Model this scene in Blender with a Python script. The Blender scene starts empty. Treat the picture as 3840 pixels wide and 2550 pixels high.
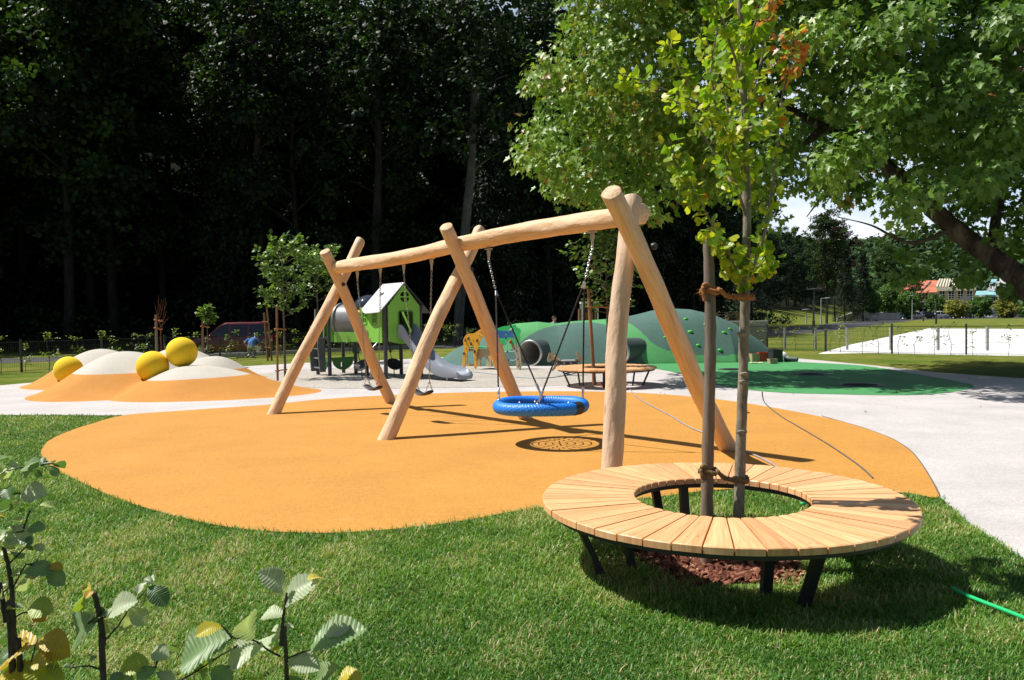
import bpy, bmesh, math, random
import numpy as np
from mathutils import Vector, Matrix, geometry
R = math.radians
rng = np.random.default_rng(7)
random.seed(11)
scn = bpy.context.scene
col = scn.collection

# ------------------------------------------------------------------ camera
F, CX, CY, H, SC = 2929.0, 1920.0, 1275.0, 1.65, 3840 / 2361.0
PITCH, ROLL = math.atan((1275 - 1189) / F), R(0.9)
cf = Vector((0, math.cos(PITCH), -math.sin(PITCH)))
r0 = Vector((1, 0, 0)); u0 = r0.cross(cf)
cr = r0 * math.cos(ROLL) - u0 * math.sin(ROLL)
cu = r0 * math.sin(ROLL) + u0 * math.cos(ROLL)
CAM = Vector((0, 0, H))
def ray(x, y): return cf + cr * ((x - CX) / F) - cu * ((y - CY) / F)
def GF(x, y, z=0.0):                 # photo pixel -> point of the plane at height z
    d = ray(x, y); return CAM + d * ((z - H) / d.z)
def PF(x, y, Y):                     # photo pixel -> point at distance Y
    d = ray(x, y); return CAM + d * (Y / d.y)
def GD(x, y, z=0.0): return GF(x * SC, y * SC, z)
def PD(x, y, Y): return PF(x * SC, y * SC, Y)
def on_plane(x, y, A, d):            # photo pixel -> vertical plane through A along d
    v = ray(x * SC, y * SC); n = Vector((-d.y, d.x))
    t = n.dot(Vector((A.x, A.y))) / n.dot(Vector((v.x, v.y)))
    return CAM + v * t

cam = bpy.data.objects.new('camera', bpy.data.cameras.new('camera')); col.objects.link(cam)
cam.data.sensor_width = 36; cam.data.lens = F / 3840 * 36
cam.data.clip_start = 0.05; cam.data.clip_end = 3000
m = Matrix.Identity(4)
for i, v in enumerate((cr, cu, -cf)):
    for k in range(3): m[k][i] = v[k]
m.translation = CAM; cam.matrix_world = m
scn.camera = cam

# ------------------------------------------------------------------ helpers
def s(r, g, b):
    f = lambda c: (c / 255 / 12.92) if c <= 10 else ((c / 255 + .055) / 1.055) ** 2.4
    return (f(r), f(g), f(b), 1)

def tag(o, label=None, cat=None, group=None, kind=None):
    if label: o['label'] = label
    if cat: o['category'] = cat
    if group: o['group'] = group
    if kind: o['kind'] = kind
    return o

def empty(name, loc=(0, 0, 0), label=None, cat=None, group=None):
    o = bpy.data.objects.new(name, None); col.objects.link(o)
    o.location = loc; o.empty_display_size = .1
    return tag(o, label, cat, group)

def link(name, me, mat=None, parent=None, loc=None):
    o = bpy.data.objects.new(name, me); col.objects.link(o)
    if mat:
        for mm in (mat if isinstance(mat, (list, tuple)) else [mat]): me.materials.append(mm)
    if parent: o.parent = parent
    if loc is not None: o.location = loc
    return o

def copy_tree(o, parent=None):
    c = o.copy(); col.objects.link(c); c.parent = parent
    for ch in list(o.children): copy_tree(ch, c)
    return c

class MB:
    """collects shapes for one mesh"""
    def __init__(s_): s_.v = []; s_.f = []; s_.mi = []; s_.cur = 0
    def add(s_, vs, fs):
        b = len(s_.v); s_.v += [tuple(v) for v in vs]
        s_.f += [tuple(i + b for i in f) for f in fs]; s_.mi += [s_.cur] * len(fs); return s_
    def box(s_, c, size, M=None):
        x, y, z = [q / 2 for q in size]; c = Vector(c)
        vs = [Vector(p) for p in ((-x,-y,-z),(x,-y,-z),(x,y,-z),(-x,y,-z),(-x,-y,z),(x,-y,z),(x,y,z),(-x,y,z))]
        if M is not None: vs = [M @ v for v in vs]
        return s_.add([v + c for v in vs], [(0,3,2,1),(4,5,6,7),(0,1,5,4),(1,2,6,5),(2,3,7,6),(3,0,4,7)])
    def tube(s_, pts, rad, n=8, caps=True, closed=False):
        pts = [Vector(p) for p in pts]; N = len(pts)
        if not hasattr(rad, '__len__'): rad = [rad] * N
        vs = []; fs = []; up = None
        for i, p in enumerate(pts):
            if closed: t = pts[(i + 1) % N] - pts[i - 1]
            else: t = pts[min(i + 1, N - 1)] - pts[max(i - 1, 0)]
            t = t.normalized() if t.length > 1e-9 else Vector((0, 0, 1))
            if up is None: up = Vector((0, 0, 1)) if abs(t.z) < .9 else Vector((1, 0, 0))
            a = t.cross(up)
            if a.length < 1e-6: a = t.orthogonal()
            a.normalize(); b = a.cross(t).normalized(); up = b
            for k in range(n):
                w = 2 * math.pi * k / n
                vs.append(p + (a * math.cos(w) + b * math.sin(w)) * rad[i])
        M_ = N if closed else N - 1
        for i in range(M_):
            j = (i + 1) % N
            for k in range(n):
                l = (k + 1) % n
                fs.append((i*n+k, i*n+l, j*n+l, j*n+k))
        if caps and not closed:
            fs.append(tuple(range(n))[::-1]); fs.append(tuple((N-1)*n+k for k in range(n)))
        return s_.add(vs, fs)
    def lathe(s_, prof, n=24, M=None, caps=True):
        vs = []; fs = []; N = len(prof)
        for (r_, z) in prof:
            for k in range(n):
                w = 2 * math.pi * k / n; v = Vector((r_*math.cos(w), r_*math.sin(w), z))
                vs.append(M @ v if M is not None else v)
        for i in range(N - 1):
            for k in range(n):
                l = (k+1) % n; fs.append((i*n+k, i*n+l, (i+1)*n+l, (i+1)*n+k))
        if caps:
            fs.append(tuple(range(n))[::-1]); fs.append(tuple((N-1)*n+k for k in range(n)))
        return s_.add(vs, fs)
    def ball(s_, c, r_, nu=12, nv=8, sq=(1, 1, 1)):
        c = Vector(c)
        pr = [(max(1e-4, math.sin(math.pi*i/nv)), -math.cos(math.pi*i/nv)) for i in range(nv+1)]
        M = Matrix.Translation(c) @ Matrix.Diagonal((r_*sq[0], r_*sq[1], r_*sq[2], 1))
        return s_.lathe(pr, nu, M)
    def grid(s_, P):                      # P[i][j] points
        n, m_ = len(P), len(P[0])
        return s_.add([p for row in P for p in row],
            [(i*m_+j, i*m_+j+1, (i+1)*m_+j+1, (i+1)*m_+j) for i in range(n-1) for j in range(m_-1)])
    def panel(s_, outer, holes, o, u, w, th):
        """flat board with holes: outline in (u, w), thickness along u x w"""
        o, u, w = Vector(o), Vector(u), Vector(w); n = u.cross(w).normalized()
        loops = [outer] + list(holes); co = []; ed = []
        for L in loops:
            b = len(co); co += [Vector(p) for p in L]
            ed += [(b+i, b+(i+1) % len(L)) for i in range(len(L))]
        r_ = geometry.delaunay_2d_cdt(co, ed, [], 0, 1e-6)
        V, Fc = r_[0], r_[2]
        ins = lambda p, L: sum(((L[i][1] > p[1]) != (L[i-1][1] > p[1])) and
            (p[0] < (L[i-1][0]-L[i][0])*(p[1]-L[i][1])/(L[i-1][1]-L[i][1])+L[i][0]) for i in range(len(L))) % 2 == 1
        keep = []
        for f in Fc:
            c = ((V[f[0]].x+V[f[1]].x+V[f[2]].x)/3, (V[f[0]].y+V[f[1]].y+V[f[2]].y)/3)
            if ins(c, outer) and not any(ins(c, h) for h in holes): keep.append(f)
        P3 = [o + u*p.x + w*p.y for p in V]; N = len(P3)
        vs = [p + n*th/2 for p in P3] + [p - n*th/2 for p in P3]
        fs = [tuple(f) for f in keep] + [tuple(i+N for i in f[::-1]) for f in keep]
        cnt = {}
        for f in keep:
            for i in range(3):
                e = (f[i], f[(i+1) % 3]); cnt[e] = 1
        for (a, b) in list(cnt):
            if (b, a) not in cnt: fs.append((b, a, a+N, b+N))
        return s_.add(vs, fs)
    def mesh(s_, name, smooth=None):
        me = bpy.data.meshes.new(name); me.from_pydata(s_.v, [], s_.f)
        me.polygons.foreach_set('material_index', s_.mi)
        if smooth is not None:
            me.polygons.foreach_set('use_smooth', [True]*len(me.polygons))
            if smooth < 180: me.set_sharp_from_angle(angle=R(smooth))
        me.update(); return me
    def build(s_, name, mat, parent=None, smooth=40, loc=None):
        return link(name, s_.mesh(name, smooth), mat, parent, loc)

def basis(z, x=None):
    z = Vector(z).normalized(); a = Vector(x) if x is not None else (Vector((0, 0, 1)) if abs(z.z) < .9 else Vector((1, 0, 0)))
    y = z.cross(a).normalized(); xx = y.cross(z)
    return Matrix((xx, y, z)).transposed().to_4x4()

def bezier(P, n=24):                      # Catmull-Rom through points
    P = [Vector(p) for p in P]; out = []
    Q = [P[0]*2-P[1]] + P + [P[-1]*2-P[-2]]
    for i in range(1, len(Q)-2):
        for k in range(n):
            t = k/n; a, b, c, d = Q[i-1:i+3]
            out.append(.5*((2*b)+(c-a)*t+(2*a-5*b+4*c-d)*t*t+(3*b-a-3*c+d)*t**3))
    out.append(P[-1]); return out
def bez_closed(P, n=8):
    P = [Vector(p) for p in P]; N = len(P); out = []
    for i in range(N):
        a, b, c, d = P[i-1], P[i], P[(i+1) % N], P[(i+2) % N]
        for k in range(n):
            t = k/n
            out.append(.5*((2*b)+(c-a)*t+(2*a-5*b+4*c-d)*t*t+(3*b-a-3*c+d)*t**3))
    return out

# ------------------------------------------------------------------ materials
def nodes(name):
    mt = bpy.data.materials.new(name); mt.use_nodes = True; nt = mt.node_tree
    b = nt.nodes['Principled BSDF']; return mt, nt, b
def N_(nt, t, **k):
    n = nt.nodes.new(t)
    for a, v in k.items():
        if a in n.inputs.keys(): n.inputs[a].default_value = v
        else: setattr(n, a, v)
    return n
def ramp(nt, src, stops, interp='LINEAR'):
    r_ = nt.nodes.new('ShaderNodeValToRGB'); e = r_.color_ramp.elements; r_.color_ramp.interpolation = interp
    while len(e) < len(stops): e.new(.5)
    for el, (p, c) in zip(e, stops): el.position = p; el.color = c
    nt.links.new(src, r_.inputs[0]); return r_.outputs[0]
def coords(nt, kind, scale=(1, 1, 1)):
    if kind == 'World': src = nt.nodes.new('ShaderNodeNewGeometry').outputs['Position']
    else: src = nt.nodes.new('ShaderNodeTexCoord').outputs[kind]
    mp = nt.nodes.new('ShaderNodeMapping'); mp.inputs['Scale'].default_value = scale
    nt.links.new(src, mp.inputs[0]); return mp.outputs[0]
def noise(nt, vec, scale, detail=4, rough=.55, dist=0):
    n = N_(nt, 'ShaderNodeTexNoise', Scale=scale, Detail=detail, Roughness=rough, Distortion=dist)
    nt.links.new(vec, n.inputs['Vector']); return n.outputs['Fac']
def mixc(nt, fac, a, b, mode='MIX'):
    n = nt.nodes.new('ShaderNodeMix'); n.data_type = 'RGBA'; n.blend_type = mode
    if isinstance(fac, float): n.inputs[0].default_value = fac
    else: nt.links.new(fac, n.inputs[0])
    for q, idx in ((a, 6), (b, 7)):
        if isinstance(q, tuple): n.inputs[idx].default_value = q
        else: nt.links.new(q, n.inputs[idx])
    return n.outputs[2]
def bump(nt, b, h, strength=.3, dist=.01):
    n = N_(nt, 'ShaderNodeBump', Strength=strength, Distance=dist)
    nt.links.new(h, n.inputs['Height']); nt.links.new(n.outputs[0], b.inputs['Normal'])
def dim(c, k): return (c[0]*k, c[1]*k, c[2]*k, 1)

def simple(name, c, rough=.5, metal=0., var=.15, scale=8., bmp=0., kind='Object', spec=.5, bscale=None, stretch=(1,1,1)):
    mt, nt, b = nodes(name); v = coords(nt, kind, stretch)
    f = noise(nt, v, scale)
    nt.links.new(ramp(nt, f, [(.3, dim(c, 1-var)), (.7, dim(c, 1+var))]), b.inputs['Base Color'])
    b.inputs['Roughness'].default_value = rough; b.inputs['Metallic'].default_value = metal
    b.inputs['Specular IOR Level'].default_value = spec
    if bmp: bump(nt, b, noise(nt, v, bscale or scale*6), bmp)
    return mt

def granule(name, c, grain=170., var=.22, blot=.06, rough=.85, scuff=0):
    """poured rubber / stone granules: fine speckle over broad faint blotches"""
    mt, nt, b = nodes(name); v = coords(nt, 'World')
    g = noise(nt, v, grain, 2, .7); g2 = noise(nt, v, grain*.3, 3, .7); l = noise(nt, v, .9, 5, .65)
    a = ramp(nt, g, [(.32, dim(c, 1-var)), (.5, c), (.7, dim(c, 1+var*.8))])
    a2 = ramp(nt, g2, [(.3, (1-var*.45,)*3+(1,)), (.7, (1+var*.3,)*3+(1,))])
    l2 = ramp(nt, l, [(.3, (1-blot*1.3,)*3+(1,)), (.7, (1+blot,)*3+(1,))])
    o = mixc(nt, 1.0, mixc(nt, 1.0, a, a2, 'MULTIPLY'), l2, 'MULTIPLY')
    if scuff:                            # faint worn streaks and dusty patches
        st = noise(nt, coords(nt, 'World', (.9, 5, 1)), 2.6, 7, .72, .5); du = noise(nt, v, 5.5, 8, .75)
        o = mixc(nt, ramp(nt, st, [(.60, (0, 0, 0, 1)), (.74, (scuff,)*3+(1,))]), o, dim((.78, .70, .60, 1), 1)); o = mixc(nt, ramp(nt, du, [(.62, (0, 0, 0, 1)), (.78, (scuff*1.1,)*3+(1,))]), o, dim(c, .55))
    nt.links.new(o, b.inputs['Base Color']); b.inputs['Roughness'].default_value = rough
    b.inputs['Specular IOR Level'].default_value = .25
    bump(nt, b, g, .35, .004)
    return mt

def leafmat(name, stops, trans=.35, rough=.45, spec=.4, attr='rnd', tcol=1.5):
    mt, nt, b = nodes(name)
    a = N_(nt, 'ShaderNodeAttribute', attribute_name=attr)
    c = ramp(nt, a.outputs['Fac'], stops)
    nt.links.new(c, b.inputs['Base Color']); b.inputs['Roughness'].default_value = rough
    b.inputs['Specular IOR Level'].default_value = spec
    if trans > 0:
        t = nt.nodes.new('ShaderNodeBsdfTranslucent')
        tc = mixc(nt, 1.0, c, (tcol, tcol*1.05, tcol*.45, 1), 'MULTIPLY'); nt.links.new(tc, t.inputs[0])
        mx = nt.nodes.new('ShaderNodeMixShader'); mx.inputs[0].default_value = trans
        nt.links.new(b.outputs[0], mx.inputs[1]); nt.links.new(t.outputs[0], mx.inputs[2])
        nt.links.new(mx.outputs[0], nt.nodes['Material Output'].inputs[0])
    return mt

def wood_log(name, c, c2, c3):
    """peeled trunk: grain stretched along the log, knots, hewn facets"""
    mt, nt, b = nodes(name); v = coords(nt, 'Object', (1, 1, .09)); v2 = coords(nt, 'Object', (1, 1, .45))
    f = noise(nt, v, 28, 6, .6, .6); g = noise(nt, v2, 5, 4, .6); k = noise(nt, v2, 2.2, 2, .5)
    a = ramp(nt, f, [(.3, c2), (.55, c), (.8, dim(c, 1.12))])
    o = mixc(nt, ramp(nt, g, [(.55, (0, 0, 0, 1)), (.75, (.55, .55, .55, 1))]), a, c3)
    vo = N_(nt, 'ShaderNodeTexVoronoi', Scale=2.6); nt.links.new(v2, vo.inputs['Vector'])
    kn = ramp(nt, vo.outputs['Distance'], [(.03, (.75, .75, .75, 1)), (.10, (0, 0, 0, 1))])
    o = mixc(nt, kn, o, dim(c2, .45))
    nt.links.new(o, b.inputs['Base Color']); b.inputs['Roughness'].default_value = .62
    b.inputs['Specular IOR Level'].default_value = .25
    cr_ = noise(nt, coords(nt, 'Object', (1, 1, .03)), 16, 3, .6, .3)
    o = mixc(nt, ramp(nt, cr_, [(.66, (0, 0, 0, 1)), (.70, (.5, .5, .5, 1))]), o, dim(c2, .5)); nt.links.new(o, b.inputs['Base Color'])
    bump(nt, b, g, .9, .035)
    return mt

def plank_wood(name):
    mt, nt, b = nodes(name)
    gi = nt.nodes.new('ShaderNodeNewGeometry')
    at = N_(nt, 'ShaderNodeAttribute', attribute_name='lp')          # along / across each plank
    mp = nt.nodes.new('ShaderNodeMapping'); mp.inputs['Scale'].default_value = (1.1, 18, 1)
    nt.links.new(at.outputs['Vector'], mp.inputs[0])
    n = N_(nt, 'ShaderNodeTexNoise', Scale=2.2, Detail=6, Roughness=.6, Distortion=.8); nt.links.new(mp.outputs[0], n.inputs['Vector'])
    a = ramp(nt, n.outputs[0], [(.25, s(208, 143, 92)), (.5, s(225, 173, 124)), (.75, s(233, 192, 148))])
    rr = ramp(nt, gi.outputs['Random Per Island'], [(0, (.86, .81, .76, 1)), (.35, (.96, .94, .92, 1)), (.7, (1.04, 1.03, 1.0, 1)), (1, (1.13, 1.16, 1.18, 1))])
    o = mixc(nt, 1.0, a, rr, 'MULTIPLY')
    mp2 = nt.nodes.new('ShaderNodeMapping'); mp2.inputs['Scale'].default_value = (5, 16, 1); nt.links.new(at.outputs['Vector'], mp2.inputs[0])
    vo = N_(nt, 'ShaderNodeTexVoronoi', Scale=1.0); nt.links.new(mp2.outputs[0], vo.inputs['Vector'])
    kn = ramp(nt, vo.outputs['Distance'], [(.05, (.8, .8, .8, 1)), (.12, (0, 0, 0, 1))])
    o = mixc(nt, kn, o, s(150, 92, 48))
    nt.links.new(o, b.inputs['Base Color']); b.inputs['Roughness'].default_value = .42
    b.inputs['Specular IOR Level'].default_value = .45
    bump(nt, b, n.outputs[0], .12, .004)
    return mt

def bark(name, c, c2, scale=9., st=.35):
    mt, nt, b = nodes(name); v = coords(nt, 'World', (1, 1, st))
    f = noise(nt, v, scale*4, 6, .65, .4); g = noise(nt, v, scale, 3)
    o = mixc(nt, ramp(nt, g, [(.4, (0,0,0,1)), (.65, (1,1,1,1))]), ramp(nt, f, [(.3, dim(c, .55)), (.7, c)]), ramp(nt, f, [(.3, dim(c2, .6)), (.7, c2)]))
    nt.links.new(o, b.inputs['Base Color']); b.inputs['Roughness'].default_value = .85
    b.inputs['Specular IOR Level'].default_value = .2
    bump(nt, b, f, .6, .012); return mt

def glass(name, c, alpha_rough=.05):
    mt, nt, b = nodes(name)
    b.inputs['Base Color'].default_value = c; b.inputs['Roughness'].default_value = alpha_rough
    b.inputs['Specular IOR Level'].default_value = .7; return mt

M = {}
M['orange'] = granule('orange_rubber', (.515, .248, .052, 1), 95, .34, .07, scuff=.22)
M['path'] = granule('pale_path', (.49, .463, .455, 1), 45, .16, .10, scuff=.16)
M['gravel'] = granule('gravel', (.42, .385, .34, 1), 34, .45, .08)
M['greenflat'] = granule('green_rubber', (.065, .27, .095, 1), 120, .2, .06)
M['log'] = wood_log('peeled_log', (.73, .515, .33, 1), (.62, .375, .20, 1), (.80, .63, .47, 1))
M['log2'] = wood_log('pale_peeled_log', (.66, .49, .36, 1), (.55, .38, .255, 1), (.70, .56, .44, 1))
M['plank'] = plank_wood('larch_planks')
M['steel_dark'] = simple('dark_steel', (.035, .037, .042, 1), .45, .3, .1)
M['grey_post'] = simple('charcoal_post', (.045, .048, .055, 1), .5, 0, .12, 4)
M['galv'] = simple('galvanised_steel', (.5, .5, .5, 1), .35, .85, .15, 20)
M['chain'] = simple('zinc_chain', (.34, .31, .27, 1), .38, .8, .2, 30)
M['swivel'] = simple('swivel_bracket', (.42, .37, .32, 1), .5, .35, .15, 12)
M['black_rub'] = simple('black_rubber', (.022, .022, .024, 1), .6, 0, .2, 12, .1)
M['black_rope'] = simple('black_rope', (.018, .018, .02, 1), .8, 0, .25, 60, .3)
M['bolt'] = simple('bolt_cap', (.02, .02, .02, 1), .5)
M['lime'] = simple('lime_board', (.22, .52, .075, 1), .45, 0, .04, 6, .03, bscale=90)
M['green_d'] = simple('dark_green_board', (.05, .20, .035, 1), .45, 0, .05, 6)
M['roofgrey'] = simple('grey_roof_board', (.62, .64, .66, 1), .35, 0, .04, 6, .02, bscale=90)
M['tunnel'] = simple('grey_tunnel', (.21, .215, .23, 1), .42, 0, .06, 5)
M['slide'] = simple('slide_plastic', (.27, .30, .36, 1), .33, 0, .06, 4)
M['yring'] = simple('amber_ring', (.75, .36, .02, 1), .4, 0, .05)
M['dome'] = glass('smoked_dome', (.03, .04, .06, 1))
M['giraffe'] = simple('amber_board', (.68, .33, .02, 1), .45, 0, .04, 6)
M['lion'] = simple('emerald_board', (.04, .48, .14, 1), .45, 0, .04, 6)
M['blue_b'] = simple('blue_board', (.03, .11, .32, 1), .45, 0, .05, 6)
M['tan_b'] = simple('tan_board', (.44, .33, .20, 1), .5, 0, .05, 6)
M['hold_br'] = simple('brown_hold', (.10, .055, .03, 1), .6, 0, .2, 20)
M['hold_red'] = simple('red_hold', (.5, .05, .03, 1), .5)
M['hold_lime'] = simple('lime_hold', (.08, .46, .05, 1), .5, 0, .08)
M['holdw'] = simple('pale_cap', (.62, .5, .33, 1), .45)
M['rope_blue'] = simple('pale_blue_rope', (.30, .47, .55, 1), .7)
M['yellow'] = granule('yellow_rubber', (.84, .57, .024, 1), 140, .14, .05)
M['white'] = simple('white_paint', (.75, .75, .74, 1), .4, 0, .04)
M['bark_g'] = bark('ginkgo_bark', (.26, .22, .165, 1), (.36, .31, .24, 1), 14)
M['stake'] = bark('stake_wood', (.30, .215, .15, 1), (.22, .18, .15, 1), 8, .12)
M['stake_r'] = bark('brown_stake', (.27, .14, .07, 1), (.33, .19, .11, 1), 8, .12)
M['bark_p'] = bark('plane_bark', (.055, .042, .03, 1), (.16, .13, .09, 1), 4)
M['bark_f'] = bark('forest_bark', (.022, .020, .017, 1), (.04, .037, .031, 1), 3)
M['bark_d'] = bark('dark_bark', (.045, .037, .03, 1), (.07, .058, .045, 1), 3)
M['bark_y'] = bark('young_bark', (.11, .085, .06, 1), (.17, .14, .11, 1), 12)
M['coir'] = simple('coir', (.36, .15, .055, 1), .95, 0, .35, 60, .5)
M['coir_old'] = simple('old_coir', (.20, .13, .06, 1), .95, 0, .35, 60, .5)
M['asphalt'] = simple('asphalt', (.05, .05, .052, 1), .9, 0, .2, 3, .2, 'World')
M['concrete'] = simple('concrete', (.40, .39, .36, 1), .85, 0, .12, 2, .1, 'World')
M['plaza'] = granule('white_plaza', (.74, .74, .74, 1), 20, .08, .05)
M['tyre'] = simple('tyre_rubber', (.02, .02, .02, 1), .8)
M['glass_d'] = glass('dark_glass', (.012, .016, .02, 1))
M['lamp'] = simple('lamp_glass', (.75, .78, .8, 1), .15)
# ------------------------------------------------------------------ many small faces at once
def np_mesh(name, V, faces_flat, sizes, attrs=None, smooth=False):
    me = bpy.data.meshes.new(name)
    me.vertices.add(len(V)); me.vertices.foreach_set('co', V.astype(np.float32).ravel())
    me.loops.add(len(faces_flat)); me.loops.foreach_set('vertex_index', faces_flat.astype(np.int32))
    starts = np.concatenate([[0], np.cumsum(sizes)[:-1]]).astype(np.int32)
    me.polygons.add(len(sizes)); me.polygons.foreach_set('loop_start', starts)
    if smooth: me.polygons.foreach_set('use_smooth', [True]*len(sizes))
    for k, a in (attrs or {}).items():
        at = me.attributes.new(k, 'FLOAT', 'POINT'); at.data.foreach_set('value', a.astype(np.float32))
    me.update(calc_edges=True); me.validate(); return me

def unit(a): return a / np.maximum(np.linalg.norm(a, axis=1, keepdims=True), 1e-9)

def leaf_set(name, C, D, Nn, S, tv, tf, rnd=None, smooth=False):
    """C centres (stalk ends), D midrib directions, Nn rough normals, S sizes, template tv (x across, y along, z up), tf faces"""
    C, D, Nn, S = [np.asarray(a, float) for a in (C, D, Nn, S)]
    D = unit(D); X = unit(np.cross(D, Nn)); Z = np.cross(X, D)
    tv = np.asarray(tv, float); n, k = len(C), len(tv)
    V = C[:, None, :] + S[:, None, None]*(tv[None, :, 0, None]*X[:, None, :] + tv[None, :, 1, None]*D[:, None, :] + tv[None, :, 2, None]*Z[:, None, :])
    V = V.reshape(-1, 3)
    fl = np.concatenate([np.array(f) for f in tf]); sz = np.array([len(f) for f in tf])
    FL = (fl[None, :] + (np.arange(n)*k)[:, None]).ravel(); SZ = np.tile(sz, n)
    if rnd is None: rnd = rng.random(n)
    return np_mesh(name, V, FL, SZ, {'rnd': np.repeat(rnd, k)}, smooth)

# leaf templates (unit length along y)
def fold(pts, z=.12): return [(x, y, abs(x)*z) for x, y in pts]
def mirror_fan(half):                    # half outline x>=0 from base to tip -> two n-gons either side of the midrib
    n = len(half); tv = [(x, y, .16*x) for x, y in half] + [(-x, y, .16*x) for x, y in half[1:-1]]
    return tv, [tuple(range(n)), (0, n-1) + tuple(range(2*n-3, n-1, -1))]
def droop(T, k): return [(x, y, z-k*y*y) for x, y, z in T[0]], T[1]
PLANE_T = droop(mirror_fan([(0, 0), (.18, .06), (.52, -.02), (.36, .26), (.62, .52), (.27, .50), (.20, .70), (0, 1.0)]), .22)
GINK_T = mirror_fan([(0, 0), (.03, .25), (.34, .42), (.56, .66), (.46, .86), (.25, .97), (.06, .90), (0, .80)])
OVAL_T = mirror_fan([(0, 0), (.18, .10), (.33, .32), (.34, .58), (.20, .84), (0, 1.0)])
CLUMP_T = ([(-.5, -.1, 0), (-.1, -.5, .1), (.42, -.32, -.08), (.5, .2, .06), (.1, .52, -.1), (-.38, .36, .08), (0, 0, .16)],
           [(0, 1, 6), (1, 2, 6), (2, 3, 6), (3, 4, 6), (4, 5, 6), (5, 0, 6)])
SPRAY_T = ([(0, 0, 0), (.22, .2, .05), (.12, .5, 0), (.30, .62, -.06), (.05, 1., 0), (-.12, .66, .05), (-.32, .55, -.04), (-.1, .35, .02), (-.2, .12, 0)],
           [(0, 1, 2, 7, 8), (2, 3, 4), (2, 4, 5, 7), (7, 5, 6)])

def inside(P, poly):
    x, y = P[:, 0], P[:, 1]; r_ = np.zeros(len(P), bool); n = len(poly)
    for i in range(n):
        x1, y1 = poly[i-1][0], poly[i-1][1]; x2, y2 = poly[i][0], poly[i][1]
        c = ((y1 > y) != (y2 > y)) & (x < (x2-x1)*(y-y1)/((y2-y1) or 1e-9)+x1); r_ ^= c
    return r_

# ------------------------------------------------------------------ ground, wooded slope
EDGE = [(-160, -10), (-70, 26), (-22, 48), (0, 56), (14, 70), (33, 102), (46, 125), (62, 150), (100, 215), (165, 330)]
def wood_dist(x, y):                     # metres inside the wood (left / behind the edge line), negative outside
    best = 1e9; sg = -1
    for (ax, ay), (bx, by) in zip(EDGE[:-1], EDGE[1:]):
        dx, dy = bx-ax, by-ay; t = max(0, min(1, ((x-ax)*dx+(y-ay)*dy)/(dx*dx+dy*dy)))
        px, py = ax+dx*t-x, ay+dy*t-y; d = math.hypot(px, py)
        if d < best: best = d; sg = 1 if dx*(y-ay)-dy*(x-ax) > 0 else -1
    return sg*best
def ground_z(x, y):
    d = wood_dist(x, y)
    z = 0 if d < 0 else min(.5*d*d/(d+6), 30)*(1-min(1, max(0, (y-105)/60))*.55)
    return z + .12*math.sin(x*.3)*math.sin(y*.21)*min(1, max(0, d/4))
mt, nt, b = nodes('meadow_grass'); v = coords(nt, 'World')
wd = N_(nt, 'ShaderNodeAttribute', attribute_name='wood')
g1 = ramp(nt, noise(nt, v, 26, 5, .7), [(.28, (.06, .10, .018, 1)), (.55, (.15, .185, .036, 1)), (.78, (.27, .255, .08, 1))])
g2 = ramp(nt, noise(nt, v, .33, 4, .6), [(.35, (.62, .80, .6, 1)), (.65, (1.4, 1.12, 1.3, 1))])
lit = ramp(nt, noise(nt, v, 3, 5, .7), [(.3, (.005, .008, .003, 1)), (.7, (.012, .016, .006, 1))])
g3 = ramp(nt, noise(nt, v, 2.4, 7, .75), [(.3, (.62, .68, .6, 1)), (.7, (1.3, 1.22, 1.2, 1))])
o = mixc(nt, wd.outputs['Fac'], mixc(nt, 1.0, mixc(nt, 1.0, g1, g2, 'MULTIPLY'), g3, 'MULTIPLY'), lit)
nt.links.new(o, b.inputs['Base Color']); b.inputs['Roughness'].default_value = .95; b.inputs['Specular IOR Level'].default_value = .03
bump(nt, b, noise(nt, v, 40, 4, .7), .6, .03); M['meadow'] = mt
xs = list(np.concatenate([np.arange(-600, -160, 40), np.arange(-160, 140, 3.0), np.arange(140, 1001, 40)]))
ys = list(np.concatenate([np.arange(-60, -10, 10), np.arange(-10, 230, 3.0), np.arange(230, 1300, 50)]))
V = np.array([(x, y, ground_z(x, y)) for x in xs for y in ys]); ny = len(ys)
fl = np.array([(i*ny+j, (i+1)*ny+j, (i+1)*ny+j+1, i*ny+j+1) for i in range(len(xs)-1) for j in range(ny-1)])
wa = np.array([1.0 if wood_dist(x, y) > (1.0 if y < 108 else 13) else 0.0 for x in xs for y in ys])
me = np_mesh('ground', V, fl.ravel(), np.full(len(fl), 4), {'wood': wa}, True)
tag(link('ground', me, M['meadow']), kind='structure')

def sheet(name, poly, z, mat, ngon=True):
    me = bpy.data.meshes.new(name); bm = bmesh.new()
    f = bm.faces.new([bm.verts.new((p[0], p[1], z)) for p in poly])
    if f.normal.z < 0: f.normal_flip()
    bmesh.ops.triangulate(bm, faces=bm.faces[:]); bm.to_mesh(me); bm.free()
    return tag(link(name, me, mat), kind='structure')

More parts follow.
